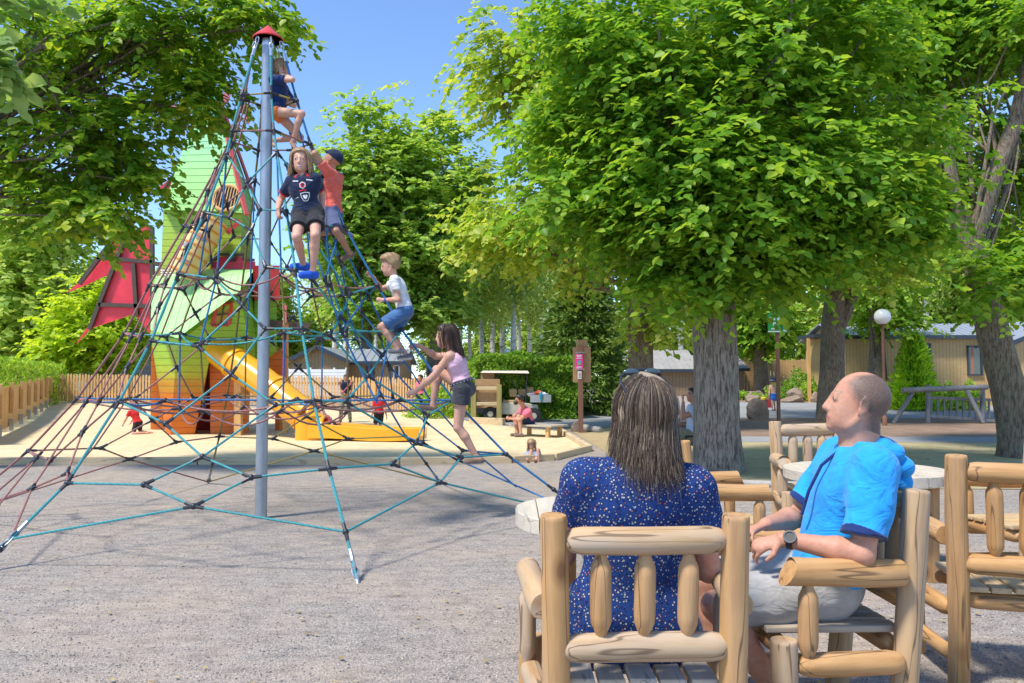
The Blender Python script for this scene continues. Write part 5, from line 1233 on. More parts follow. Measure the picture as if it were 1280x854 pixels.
# mouth: half shell opening to the right, then the long run-out tray
m = MB(); ca = at(388, 522, 18.3); rr = 0.42; vs = []; kx = 12
e0 = gnd(384, 18.3)
for j in range(9):
    t = j/8; c = ca.lerp(at(408, 541, 18.1), t); cc = V((c.x, c.y, max(c.z, 0.30)))
    for i in range(kx+1):
        a = PI*(0.62+1.15*i/kx)-0.4*t; vs.append(cc+V((0.12*math.cos(a)*0, math.sin(a+0.2)*rr*1.05, math.cos(a+0.2)*-rr*(1-0.45*t))))
fs = [(j*(kx+1)+i, j*(kx+1)+i+1, (j+1)*(kx+1)+i+1, (j+1)*(kx+1)+i) for j in range(8) for i in range(kx)]
m.add(vs, fs); o = m.build('slide_mouth', M['slide'], tower, True, world=True); md = o.modifiers.new('thick', 'SOLIDIFY'); md.thickness = 0.04
m = MB(); a, b = gnd(388, 18.15), gnd(528, 17.5); d = (b-a).normalized(); w = V((-d.y, d.x, 0)); pr = [(-0.42, 0.34), (-0.38, 0.36), (-0.34, 0.22), (-0.2, 0.14), (0.2, 0.14), (0.34, 0.22), (0.38, 0.36), (0.42, 0.34), (0.42, 0.05), (-0.42, 0.05)]
vs = []
for j in range(9):
    t = j/8; c = a.lerp(b, t); k = 1-0.35*max(0, t-0.8)/0.2
    vs += [c+w*q+V((0, 0, z*(1-0.18*t)+0.02*math.sin(t*7))) for q, z in [(q*k, z) for q, z in pr]]
n_ = len(pr); fs = [(j*n_+i, j*n_+(i+1) % n_, (j+1)*n_+(i+1) % n_, (j+1)*n_+i) for j in range(8) for i in range(n_)]
fs += [tuple(range(n_)), tuple(8*n_+i for i in range(n_-1, -1, -1))]
m.add(vs, fs); tray = m.build('slide_tray', M['slide'], tower, True, world=True)
m = MB()
for x in (392, 402, 430, 470, 498): m.tube([gnd(x, 17.7)-V((0, 0, .05)), gnd(x, 17.7)+V((0, 0.1, 0.09))], 0.025, 6)
child(m, 'foot', M['steel'], tray)
m = MB(); m.tube([gnd(386, 18.0), gnd(386, 18.0)+V((0, 0, 0.55))], 0.3, 20); m.tube([gnd(396, 18.0), gnd(396, 18.0)+V((0, 0, 0.42))], 0.28, 20); m.build('slide_base', M['slide'], tower, True, world=True)
# ------------------------------------------------------------------ fences
def post_fence(name, label, pts, h, mat, picket, pw, gap, thick, posts, postmat, board=False, cat='fence'):
    P = [V(p) for p in pts]; root = empty(name, P[0], 0, label, cat); m = MB(); L = 0
    for a, b in zip(P, P[1:]):
        L = (V((b.x-a.x, b.y-a.y, 0))).length; d = (b-a)/L; n = int(L/(pw+gap)); rz = math.atan2(d.y, d.x); nrm = V((d.y, -d.x, 0)).normalized()
        for i in range(n):
            c = a+d*((i+.5)*(pw+gap)); hh = h*random.uniform(0.97, 1.03)
            m.box(c+V((0, 0, hh/2+0.08)), (pw, thick, hh), rz)
            if picket: 
                q = c+V((0, 0, hh+0.08)); R = Matrix.Rotation(rz, 3, 'Z')
                m.prism([q+R @ V((-pw/2, -thick/2, 0)), q+R @ V((pw/2, -thick/2, 0)), q+R @ V((0, -thick/2, pw*0.6))], R @ V((0, thick, 0)))
        for z in ((0.3, 0.8) if not board else (0.25, 0.75)):
            m.beam(a+V((0, 0, 0.08+h*z))-nrm*(thick+0.02), b+V((0, 0, 0.08+h*z))-nrm*(thick+0.02), 0.05, 0.09)
        k = max(1, int(L/posts))
        for i in range(k+1):
            c = a+(b-a)*(i/k); pm_ = MB(); side = nrm*(thick/2+0.055)
            pm_.box(c+side+V((0, 0, (h+0.1)/2+(0.25 if board else 0))), (0.11, 0.09, h+0.1-(0.32 if board else 0)), rz); 
            if board: pm_.box(c+side+V((0, 0, 0.12)), (0.09, 0.10, 0.30), rz, 1)
            pm_.build('post', [postmat, M['concrete']], root, world=True, bevel=0.006)
    m.build('boards' if board else 'pickets', mat, root, world=True)
    return root
post_fence('board_fence', 'honey coloured close-boarded timber fence along the left side of the sandpit', [gnd(-25, 16.3), gnd(66, 35.6)], 1.02, M['fence_wood'], False, 0.145, 0.004, 0.025, 2.2, M['picket_wood'], True)
post_fence('picket_fence', 'long picket fence across the back of the sandpit behind the tower', [gnd(68, 35.7), gnd(360, 33.0), gnd(470, 31.0), gnd(586, 27.6)], 1.15, M['picket_wood'], True, 0.10, 0.055, 0.022, 3.0, M['fence_wood'])
post_fence('plank_fence', 'weathered brown plank fence in the wood above the golf cart', [gnd(535, 46), gnd(600, 44), gnd(700, 42)], 1.9, wood('old_plank', (0.26, 0.16, 0.09), (0.42, 0.30, 0.19), 0.6, .3), False, 0.16, 0.012, 0.025, 2.4, M['grey_wood'])
post_fence('plank_fence', 'pale plank fence behind the small dark linden and the rocks', [gnd(885, 44.5), gnd(1010, 44)], 1.75, M['clad'], False, 0.17, 0.01, 0.025, 2.4, M['grey_wood'])
# ------------------------------------------------------------------ cabins and sheds
def cabin(name, label, x0, x1, Y, depth, zb, h, ridge, wallm, roofm, over=0.25, along=True, wins=(), slope_to=None):
    """long side faces the camera (along) or a gable end does"""
    a, b = gnd(x0, Y), gnd(x1, Y); cx = (a.x+b.x)/2; W = b.x-a.x; root = empty(name, (cx, Y, zb), 0, label, 'cabin')
    m = MB()
    if along:
        m.prism([(-W/2, 0, -0.2), (-W/2, depth, -0.2), (-W/2, depth, h), (-W/2, depth/2, h+ridge), (-W/2, 0, h)], (W, 0, 0)); m.build('wall', wallm, root)
        for s_ in (0, 1):
            m = MB(); y0, y1 = (-over, depth/2) if s_ == 0 else (depth+over, depth/2)
            sl = ridge/(depth/2); z0 = h-over*sl+0.03; z1 = h+ridge+0.03
            m.prism([(-W/2-over, y0, z0), (-W/2-over, y1, z1), (-W/2-over, y1, z1+0.06), (-W/2-over, y0, z0+0.06)], (W+2*over, 0, 0))
            if s_ == 0:
                n = int(W/0.28)
                for i in range(n): 
                    x = -W/2-over+(i+.5)*(W+2*over)/n; m.beam((x, y0, z0+0.075), (x, y1, z1+0.075), 0.05, 0.035)
            m.build('roof', roofm, root)
        m = MB(); m.box((0, -over-0.03, h-over*ridge/(depth/2)+0.05), (W+2*over, 0.05, 0.16)); m.build('gutter', M['anthracite'], root)
    else:
        m.prism([(-W/2, 0, -0.2), (W/2, 0, -0.2), (W/2, 0, h), (0, 0, h+ridge), (-W/2, 0, h)], (0, depth, 0)); m.build('wall', wallm, root)
        for s_ in (-1, 1):
            m = MB(); m.prism([(s_*(W/2+over), -over, h-over*ridge/(W/2)+.03), (0, -over, h+ridge+.03), (0, -over, h+ridge+.10), (s_*(W/2+over), -over, h-over*ridge/(W/2)+.10)], (0, depth+2*over, 0)); m.build('roof', roofm, root)
            m = MB(); m.beam((s_*(W/2+over), -over-.03, h-over*ridge/(W/2)+.03), (0, -over-.03, h+ridge+.03), 0.05, 0.18); m.build('bargeboard', M['anthracite'], root)
    for (px0, px1, zz0, zz1, fm) in wins:
        wx0, wx1 = gnd(px0, Y).x-cx, gnd(px1, Y).x-cx; m = MB(); t = 0.06
        m.box(((wx0+wx1)/2, -0.03, zz1), (wx1-wx0+2*t, 0.09, t)); m.box(((wx0+wx1)/2, -0.03, zz0), (wx1-wx0+2*t, 0.11, t)); m.box((wx0-t/2, -0.03, (zz0+zz1)/2), (t, 0.09, zz1-zz0)); m.box((wx1+t/2, -0.03, (zz0+zz1)/2), (t, 0.09, zz1-zz0))
        o = m.build('window', fm, root); m = MB(); m.box(((wx0+wx1)/2, -0.012, (zz0+zz1)/2), (wx1-wx0, 0.02, zz1-zz0)); m.build('pane', M['glass'], o)
        m = MB(); m.box((wx0+(wx1-wx0)*0.3, -0.016, (zz0+zz1)/2), ((wx1-wx0)*0.22, 0.02, (zz1-zz0)*0.92)); m.build('curtain', pm('curtain', (0.45, 0.16, 0.10), 0.9), o)
    return root
M['clad_v'] = planked('larch_boards', [(0, (0.56, 0.36, 0.15)), (1, (0.62, 0.42, 0.19))], 0, 3, 0.145, 0.7, 'X', 0.5)
M['clad_g'] = planked('brown_boards', [(0, (0.40, 0.25, 0.12)), (1, (0.46, 0.30, 0.15))], 0, 3, 0.16, 0.7, 'X', 0.5)
M['clad_s'] = planked('shed_boards', [(0, (0.30, 0.20, 0.12)), (1, (0.38, 0.27, 0.18))], 0, 3, 0.17, 0.8, 'X', 0.6)
M['siding'] = planked('pale_siding', [(0, (0.42, 0.47, 0.52)), (1, (0.46, 0.51, 0.56))], 0, 3, 0.2, 0.6, 'Z', 0.25)
cabin('timber_cabin', 'long timber cabin with dark framed windows and a grey roof behind the log rail', 1058, 1276, 33.5, 4.5, gz(33.5)+0.05, 2.85, 0.62, M['clad_v'], M['roof_metal'], wins=[(1152, 1163, 1.25, 2.55, M['anthracite']), (1212, 1227, 1.25, 2.45, M['anthracite'])])
cabin('timber_cabin', 'second timber cabin at the right edge behind the leaning linden', 1268, 1420, 32.5, 4.5, gz(32.5)+0.05, 2.6, 1.0, M['clad_v'], M['roof_metal'], along=False)
cabin('shed', 'low plank shed with a wide grey roof behind the woman in blue', 772, 868, 41, 5, gz(41), 1.35, 1.0, M['clad_s'], M['grey_wood'])
cabin('shed', 'lower plank lean-to beside the grey roofed shed', 872, 930, 42.5, 4, gz(42.5), 1.35, 0.7, M['clad_s'], M['grey_wood'])
cabin('mobile_home', 'pale blue-grey mobile home with a light roof behind the picket fence on the left', 62, 168, 41, 4, gz(41), 2.0, 0.55, M['siding'], M['roof_metal'], wins=[(118, 134, 1.0, 1.8, M['white'])])
cabin('mobile_home', 'small grey home between the maple and the tower', 176, 230, 43, 4, gz(43), 1.9, 0.5, M['siding'], M['roof_metal'])
cabin('holiday_cabin', 'brown cabin with its gable towards the sandpit behind the pole', 362, 432, 38, 6, gz(38), 1.85, 0.62, M['clad_g'], M['roof_metal'], along=False)
cabin('holiday_cabin', 'long brown cabin with a small window behind the boy in the white shirt', 436, 500, 39, 4.5, gz(39), 1.75, 0.65, M['clad_g'], M['roof_metal'], wins=[(459, 466, 0.9, 1.5, M['anthracite']), (493, 498, 0.7, 1.6, M['white'])])
# porch roof on posts left of the cabin
pr = empty('porch', gnd(1030, 36), 0, 'small porch roof on wooden posts left of the timber cabin', 'porch')
m = MB(); p, q = gnd(1008, 36), gnd(1064, 36); m.beam(p+V((0, 0, 2.95)), q+V((0, 0, 2.95)), 2.0, 0.14); m.build('roof', M['anthracite'], pr, world=True)
for x in (1012, 1058): m = MB(); m.beam(gnd(x, 35.6), gnd(x, 35.6)+V((0, 0, 2.88)), .12, .12); m.build('post', M['fence_wood'], pr, world=True)
# white terrace screen behind the pickets
m = MB(); p, q = gnd(358, 36.8), gnd(432, 36.2)
for i in range(9): m.beam(p+V((0, 0, .2+i*.15)), q+V((0, 0, .2+i*.15)), .03, .135)
for i in range(6): c = p.lerp(q, i/5); m.beam(c+V((0, 0.06, 0)), c+V((0, 0.06, 1.55)), .08, .08)
tag(m.build('terrace_screen', M['white']), 'white slatted terrace screen behind the picket fence under the brown gable', 'screen')

# ------------------------------------------------------------------ lamps, signs, boards
def lamp(x, yc, Y, r, label):
    b = gnd(x, Y); zc = at(x, yc, Y).z; root = empty('street_lamp', b, 0, label, 'street lamp', 'globe lamps')
    m = MB(); h = zc-b.z; m.tube([(0, 0, -.05), (0, 0, h-r*.95)], 0.042, 12); m.lathe([(0.07, 0), (0.075, .25), (0.05, .3)], (0, 0, 0), 12); m.lathe([(0.05, h-r*1.15), (0.09, h-r*1.05), (0.09, h-r*.85)], (0, 0, 0), 16); m.build('post', M['brown_post'], root, True)
    m = MB(); m.sphere((0, 0, h), r, 28, 18); o = m.build('globe', pm('opal_globe', (0.86, 0.86, 0.85), 0.25, var=0.02), root, True)
lamp(1106, 396, 23.5, 0.235, 'globe street lamp on a brown post in front of the timber cabin')
lamp(634, 441, 47, 0.20, 'small distant globe lamp among the birch stems')
sp0 = hit0(726, 541)
sb = empty('notice_post', sp0, 0, 'brown post with a tan board and a pink poster at the corner of the sandpit', 'notice board')
Ys = sp0.y
m = MB(); m.beam((0, 0, -.1), (0, 0, at(726, 431, Ys).z), .12, .12, up=(0, 1, 0)); m.build('post', M['brown_post'], sb, bevel=.006)
m = MB(); p = at(716, 434, Ys+.1); q = at(738.5, 478, Ys+.1); m.box(((p.x+q.x)/2-sp0.x, .1, (p.z+q.z)/2), (q.x-p.x, .03, p.z-q.z)); p2 = at(720.5, 425, Ys+.13); q2 = at(734.5, 440, Ys+.13); m.box(((p2.x+q2.x)/2-sp0.x, .135, (p2.z+q2.z)/2), (q2.x-p2.x, .03, p2.z-q2.z)); m.build('board', M['brown_board'], sb, bevel=.004)
def plate(root, name, x0, y0, x1, y1, Y, mat, off=0.0, par=None, th=0.012):
    p, q = at(x0, y0, Y), at(x1, y1, Y); m = MB(); b = V(root.location)
    m.box(((p.x+q.x)/2-b.x, off+Y-b.y, (p.z+q.z)/2-b.z), (q.x-p.x, th, p.z-q.z)); return m.build(name, mat, par or root)
M['posterpink'] = pm('pink_poster', (0.80, 0.05, 0.28), 0.6, var=.05)
po = plate(sb, 'poster', 719.3, 442.8, 728.6, 461.5, Ys-.085, M['posterpink'])
plate(sb, 'picture', 722, 451, 726.4, 456.5, Ys-.095, pm('picture_blue', (0.08, 0.35, 0.55), .5), par=po); plate(sb, 'picture', 722.8, 453.6, 726, 456.2, Ys-.103, pm('picture_green', (0.35, 0.36, 0.03), .5), par=po)
for y, w in ((444.3, 6.5), (446, 5.5), (448, 6), (458.5, 5), (460, 7)): plate(sb, 'lettering', 723.9-w/2, y-.4, 723.9+w/2, y+.4, Ys-.095, M['white'], par=po)
lb = plate(sb, 'notice', 722.2, 464.3, 726.9, 473.8, Ys-.07, M['white'])
for i in range(4): plate(sb, 'lettering', 723, 466+i*1.8, 726.2, 466.5+i*1.8, Ys-.08, pm('grey_print', (.4, .2, .2), .6), par=lb)
for y in (441, 462): m = MB(); m.beam(at(719, y, Ys-.07)-sp0, at(731, y-.5, Ys-.07)-sp0, .03, .03); m.build('bracket', M['steel'], sb)
# assembly point sign
g0 = hit0(973.5, 534); sg = empty('assembly_sign', g0, 0, 'green assembly point sign with white arrows on a brown post', 'sign'); Yg = g0.y
M['signgreen'] = pm('sign_green', (0.015, 0.30, 0.055), .4, var=.05)
m = MB(); m.beam((0, 0, -.1), (0, 0, at(973.5, 394, Yg).z), .09, .09, up=(0, 1, 0)); m.build('post', M['brown_post'], sg, bevel=.005)
pn = plate(sg, 'panel', 959.5, 391, 976.8, 416, Yg-.065, M['signgreen'])
p2 = plate(sg, 'panel', 977.8, 400, 983.8, 415.6, Yg-.03, pm('sign_teal', (0.02, .30, .20), .4)); plate(sg, 'pictogram', 980, 404, 982.5, 408, Yg-.04, M['white'], par=p2); plate(sg, 'pictogram', 979, 412.5, 983, 414.5, Yg-.04, M['white'], par=p2)
def flat(root, name, pts, Y, mat, par):
    m = MB(); m.prism([at(x, y, Y)-V(root.location) for x, y in pts], V((0, -.004, 0))); return m.build(name, mat, par)
def disc(cx, cy, rx, ry=None, n=16): return [(cx+rx*math.cos(2*PI*i/n), cy+(ry or rx)*math.sin(2*PI*i/n)) for i in range(n)]
Yp = Yg-.073
flat(sg, 'pictogram', disc(968, 399.2, 1.1, 1.4), Yp, M['white'], pn); flat(sg, 'pictogram', [(966, 407), (966.4, 403.6), (968, 402.3), (969.6, 403.6), (970, 407)], Yp, M['white'], pn)
for s_ in (-1, 1): flat(sg, 'arrow', [(968+s_*3.2, 399), (968+s_*5.4, 396), (968+s_*6.6, 398), (968+s_*6.6, 400.5), (968+s_*5.4, 402.4)], Yp, M['white'], pn)
flat(sg, 'arrow', [(968, 396), (965.6, 393.2), (966.6, 392.6), (968, 394.2), (969.4, 392.6), (970.4, 393.2)], Yp, M['white'], pn)
plate(sg, 'lettering', 964, 410.3, 972.5, 411.9, Yp, M['white'], par=pn); plate(sg, 'stripe', 960, 413.8, 976.3, 415.2, Yp, M['white'], par=pn)

# ------------------------------------------------------------------ rocks, log, rail
M['rock'] = softmat('sandstone', [(0.3, (0.20, 0.145, 0.11)), (0.7, (0.40, 0.31, 0.24))], 2.5, 14, 0.9)
def rock(x, yb, Y, w, h, label, seed, cat='rock', d=None):
    bm = bmesh.new(); bmesh.ops.create_icosphere(bm, subdivisions=3, radius=1); rg = random.Random(seed)
    pl = [(V((rg.gauss(0, 1), rg.gauss(0, 1), rg.gauss(0, 1))).normalized(), rg.uniform(.55, .85)) for _ in range(11)]
    for v in bm.verts:
        p = v.co.copy()
        for n, dd in pl:
            k = p.dot(n)-dd
            if k > 0: p -= n*k*0.9
        p *= 1+0.05*math.sin(p.x*7+seed)*math.sin(p.y*6)+.03*math.sin(p.z*13+p.x*9)
        v.co = V((p.x*w/2, p.y*(d or w*.8)/2, (p.z+.7)*h/1.55))
    me = bpy.data.meshes.new('rock'); bm.to_mesh(me); bm.free(); o = link('rock', me, M['rock']); smooth_by_angle(me, .35); o.location = gnd(x, Y, -.05)
    return tag(o, label, cat, 'rocks along the road')
rock(948, 527, 26.6, .78, .72, 'pointed brown boulder at the edge of the road beside the sign post', 1)
rock(1000, 484, 36.8, 1.35, .62, 'wide grey-brown rock on the rockery in front of the shrubs', 2); rock(945, 484, 37.2, .85, .48, 'rounded rock on the rockery left of the child', 3)
rock(905, 500, 35.8, .8, .38, 'flat kerb rock of the rockery beside the stout trunk', 4); rock(942, 500, 35.9, 1.0, .42, 'kerb rock of the rockery between trunk and child', 5); rock(992, 503, 35.7, 1.2, .36, 'long low kerb rock of the rockery right of the sign post', 6); rock(1018, 502, 35.6, .5, .5, 'upright kerb rock beside the thick dark trunk', 7); rock(970, 484, 36.8, .5, .3, 'small rock behind the sign post', 8)
rock(722, 537, 20.9, .42, .38, 'brown stump-like rock at the foot of the notice post', 9)
m = MB(); m.tube([gnd(730, 20.9, .09), gnd(751, 20.5, .06)], [.11, .08], 12); tag(m.build('log', M['grey_wood'], None, True), 'short cut log lying behind the notice post', 'log')
M['rail_wood'] = wood('rail_wood', (0.12, 0.12, 0.125), (0.22, 0.22, 0.22), 0.5, 0.3, knots=False)
rail = empty('log_rail', gnd(1180, 24.6), 0, 'grey log barrier with braces and a baluster panel in the mulch bed', 'barrier'); Yr = 24.6
def lg(name, a, b, r, par=rail, mat=None, mid=None):
    m = MB(); m.tube([a, V(a).lerp(V(b), .5)+(V((0, 0, mid)) if mid else V()), b], r, 10); return m.build(name, mat or M['rail_wood'], par, True, world=True)
lg('top_rail', at(1128, 488, Yr), at(1234, 484, Yr), .085)
lg('brace', gnd(1117, Yr+.1), at(1141, 490, Yr+.1), .07); lg('brace', gnd(1229, Yr-.2)+V((0, 0, .05)), at(1208, 488, Yr-.05), .07)
for x in (1160, 1228): lg('post', gnd(x, Yr+.2)-V((0, 0, .05)), at(x, 481, Yr+.2), .075)
pn = empty('baluster_panel', rail.location, 0); pn.parent = rail; pn.location = (0, 0, 0)
m = MB()
for i in range(12): x = 1164+i*8; m.beam(at(x, 498, Yr+.25), at(x+.4, 523, Yr+.25), .05, .05, up=(0, 1, 0))
m.beam(at(1160, 497, Yr+.22), at(1262, 501, Yr+.22), .08, .08); m.beam(at(1160, 520, Yr+.22), at(1262, 527, Yr+.22), .08, .08)
bpy.data.objects.remove(pn); m.build('baluster_panel', M['rail_wood'], rail, world=True)
lg('post', gnd(1258, Yr+.3), at(1258, 486, Yr+.3), .07)

# ------------------------------------------------------------------ bench, cart, board stand
bl = gnd(673, 19.1); bench = empty('bench', bl, 0, 'low grey plank bench in the sandpit under the man in pink', 'bench'); bench.rotation_euler = (0, 0, math.radians(-38))
for j in range(3): m = MB(); m.box((0, -.24+j*.24, .27), (1.25, .225, .045)); m.build('plank', M['slat'], bench, bevel=.008)
for x in (-.45, .45):
    for y in (-.24, .24): m = MB(); m.box((x, y, .11), (.09, .09, .27)); m.build('leg', M['fence_wood'], bench, bevel=.006)
Yc = 25.0
st = empty('board_stand', gnd(608, Yc), 0, 'tan boards mounted on two wooden posts beside the golf cart', 'board')
for x in (592, 624): m = MB(); m.beam(gnd(x, Yc)-V((0, 0, .1)), at(x, 481, Yc), .16, .16, up=(0, 1, 0)); m.build('post', wood('olive_post', (.24, .20, .06), (.36, .30, .11), .5, .2), st, world=True, bevel=.01)
for y0, y1 in ((474, 485), (486.5, 510)): m = MB(); p, q = at(594, y0, Yc+.1), at(625, y1, Yc+.1); m.box((p+q)/2, (q.x-p.x, .04, p.z-q.z)); m.build('board', M['brown_board'], st, world=True, bevel=.004)
for y in (485.5, 505): m = MB(); m.beam(at(593, y, Yc-.02), at(624, y, Yc-.02), .08, .11); m.build('rail', M['timber'], st, world=True, bevel=.01)
m = MB(); p, q = at(601, 466, Yc+.5), at(618, 476, Yc+.5); m.box((p+q)/2, (q.x-p.x, .04, p.z-q.z)); m.build('board', M['brown_board'], st, world=True)
m = MB(); m.beam(gnd(588, 24.4)+V((0, 0, .1)), gnd(630, 23.8)+V((0, 0, .1)), .18, .22); tag(m.build('timber_beam', M['timber'], None, bevel=.01), 'thick timber beam bordering the sandpit in front of the golf cart', 'beam')
Yk = 25.7; ct = empty('golf_cart', gnd(645, Yk), 0, 'beige golf cart with a flat roof and a grey cargo box parked by the hedge', 'golf cart')
M['cartp'] = pm('cart_beige', (.55, .49, .38), .35); M['tyre'] = pm('tyre', (.03, .03, .032), .85); M['tan'] = pm('tan_vinyl', (.42, .29, .14), .5); M['greybox'] = pm('grey_cargo_box', (.38, .39, .41), .5)
def K(*a): return [at(x, y, Yk+d) for x, y, d in a]
def wheel(x, y, d, r):
    c = at(x, y, Yk+d); m = MB(); w = V((0, 1, 0)); m.tube([c-w*.1, c-w*.085, c+w*.085, c+w*.1], [r*.8, r, r, r*.8], 22); o = m.build('wheel', M['tyre'], ct, True, world=True)
    m = MB(); m.tube([c-w*.105, c-w*.09], [r*.3, r*.55], 18); m.v = [tuple(local(ct, p)) for p in m.v]; m.build('rim', M['cartp'], o)
for d in (-.55, .5): wheel(613, 517.5, d, .235); wheel(667, 520, d, .255)
hull('body', M['cartp'], ct, K((626, 503, -.55), (652, 503, -.55), (672, 506, -.5), (674, 515, -.5), (655, 519, -.55), (626, 518, -.55), (626, 503, .5), (672, 506, .5), (674, 515, .5), (626, 518, .5)), bevel=.03)
hull('front_cowl', pm('dark_cowl', (.05, .055, .06), .4), ct, K((594, 508, -.5), (612, 500, -.5), (624, 505, -.5), (624, 518, -.5), (596, 517, -.5), (594, 508, .5), (612, 500, .5), (624, 505, .5), (624, 518, .5), (596, 517, .5)), bevel=.03)
hull('roof', pm('cart_roof', (.66, .58, .47), .4), ct, K((600, 466, -.6), (662, 467, -.6), (660, 463.5, -.5), (604, 463.5, -.5), (600, 466, .6), (662, 467, .6), (660, 463.5, .5), (604, 463.5, .5)), bevel=.02)
for x0, y0, x1, y1, d in ((622, 466, 628, 503, -.5), (622, 466, 628, 503, .5), (659, 467, 657, 503, -.5), (659, 467, 657, 503, .5), (641, 466, 640, 500, .5)):
    m = MB(); m.tube(K((x0, y0, d), (x1, y1, d)), .02, 8); m.build('roof_post', M['black_plastic'], ct, True, world=True)
hull('seat', M['tan'], ct, K((627, 500, -.5), (646, 500, -.5), (646, 504, -.5), (627, 504, -.5), (627, 500, .45), (646, 500, .45), (646, 504, .45), (627, 504, .45)), bevel=.04)
for x, d in ((641, -.3), (652, .15)):
    hull('backrest', M['tan'], ct, K((x-5, 488, d), (x-3, 486, d), (x+4, 486, d), (x+5.5, 489, d), (x+4.5, 496, d), (x-4, 496, d), (x-5, 488, d+.12), (x+5.5, 489, d+.12), (x+4.5, 496, d+.12), (x-4, 496, d+.12)), bevel=.03)
hull('backrest', M['tan'], ct, K((657, 484, .3), (667, 484, .3), (667, 492, .3), (657, 492, .3), (657, 484, .45), (667, 484, .45), (667, 492, .45), (657, 492, .45)), bevel=.03)
m = MB(); m.tube(K((640, 478, -.2), (644, 485, -.15)), .02, 8); m.build('steering_column', M['black_plastic'], ct, True, world=True)
m = MB(); bx = K((663, 494, -.6), (689, 494, -.6), (689, 503, -.6), (663, 503, -.6)); m.prism(bx, V((0, .03, 0))); m.prism([p+V((0, 1.0, 0)) for p in bx], V((0, .03, 0)))
p, q = bx[0], bx[2]; m.box((p.x+.015, p.y+.515, (p.z+q.z)/2), (.03, .96, p.z-q.z)); m.box((q.x-.015, p.y+.515, (p.z+q.z)/2), (.03, .96, p.z-q.z)); m.box(((p.x+q.x)/2, p.y+.515, q.z+.03), (q.x-p.x-.07, .96, .03)); m.build('cargo_box', M['greybox'], ct, world=True)
for (x, y, c, r, lab) in ((672, 492, (.70, .12, .04), .13, 'crumpled orange bag lying in the grey cargo box'), (666, 493, (.70, .70, .70), .12, 'white bundle in the grey cargo box'), (678, 493.5, (.60, .65, .70), .12, 'pale bundle at the rear of the grey cargo box'), (676, 495, (.03, .35, .48), .08, 'turquoise towel hanging over the side of the cargo box')):
    p = at(x, y, Yk-.25 if 'hanging' not in lab else Yk-.62); rg = random.Random(int(x)); bm = bmesh.new(); bmesh.ops.create_icosphere(bm, subdivisions=3, radius=r)
    for v in bm.verts: v.co *= 1+.25*math.sin(v.co.x*40+x)*math.sin(v.co.y*37+y)+.12*math.sin(v.co.z*55); v.co.x *= 1.4; v.co.z *= (.7 if 'hanging' not in lab else 1.8)
    if 'hanging' in lab:
        for v in bm.verts: v.co.y *= .35; v.co.x *= .5
    me = bpy.data.meshes.new('bundle'); bm.to_mesh(me); bm.free(); o = link('towel' if 'towel' in lab else 'bundle', me, clothmat('bundle_cloth', c), None, True); o.location = p; tag(o, lab, 'towel' if 'towel' in lab else 'bag')

# ------------------------------------------------------------------ log furniture
def log(parent, name, a, b, r, ends='round', mat=None, seed=None, rb=None, n=18):
    """one peeled pole between two points of its chair; grain runs along it"""
    a, b = V(a), V(b); L = (b-a).length; rg = random.Random(seed if seed is not None else int(1e6*(a.x*3+a.y*7+b.z*11+L)) & 0xffff); rb = rb or r
    if ends == 'round': pr = [(0.0, .45), (.006, .62), (.025, .86), (.055, 1), (L*.5, 1.02), (L-.055, 1), (L-.025, .86), (L-.006, .62), (L, .45)]
    elif ends == 'post': pr = [(0, .95), (.006, 1), (L*.25, 1.0), (L*.5, 1.0), (L*.75, 1.0), (L-.012, 1), (L-.003, .97), (L, .92)]
    elif ends == 'point': pr = [(0, .35), (.03, .62), (.055, .95), (.08, 1), (L*.5, 1.0), (L-.08, 1), (L-.055, .95), (L-.03, .62), (L, .35)]
    else: pr = [(0, .9), (.01, 1), (L*.3, 1.03), (L*.6, .98), (L-.04, 1), (L-.03, 1), (L, 1)]
    ph = [rg.uniform(0, 6.28) for _ in range(4)]; m = MB(); vs = []; fs = []
    for i, (z, k) in enumerate(pr):
        bx, by = .08*r*math.sin(z*7+ph[0]), .08*r*math.sin(z*6+ph[1])
        for q in range(n):
            t = 2*PI*q/n; rr = (r+(rb-r)*z/L)*k*(1+.025*math.sin(2*t+ph[2]+z*3)+.02*math.sin(3*t+ph[3]-z*5)); zz = z
            if ends == 'slant' and i >= len(pr)-2: zz = z-(math.cos(t)+1)*r*.55*(1 if i == len(pr)-1 else .85)
            vs.append((rr*math.cos(t)+bx, rr*math.sin(t)+by, zz))
    for i in range(len(pr)-1):
        for q in range(n): fs.append((i*n+q, i*n+(q+1) % n, (i+1)*n+(q+1) % n, (i+1)*n+q))
    fs.append(tuple(range(n-1, -1, -1))); fs.append(tuple((len(pr)-1)*n+q for q in range(n)))
    m.add(vs, fs); o = m.build(name, mat or M['log'], parent, smooth=True)
    zax = (b-a).normalized(); xax = V((0, 0, 1)) if abs(zax.z) < .9 else V((0, 1, 0)); xax = (xax-zax*xax.dot(zax)).normalized(); yax = zax.cross(xax)
    o.matrix_basis = Matrix.Translation(a) @ Matrix((xax, yax, zax)).transposed().to_4x4()
    return o
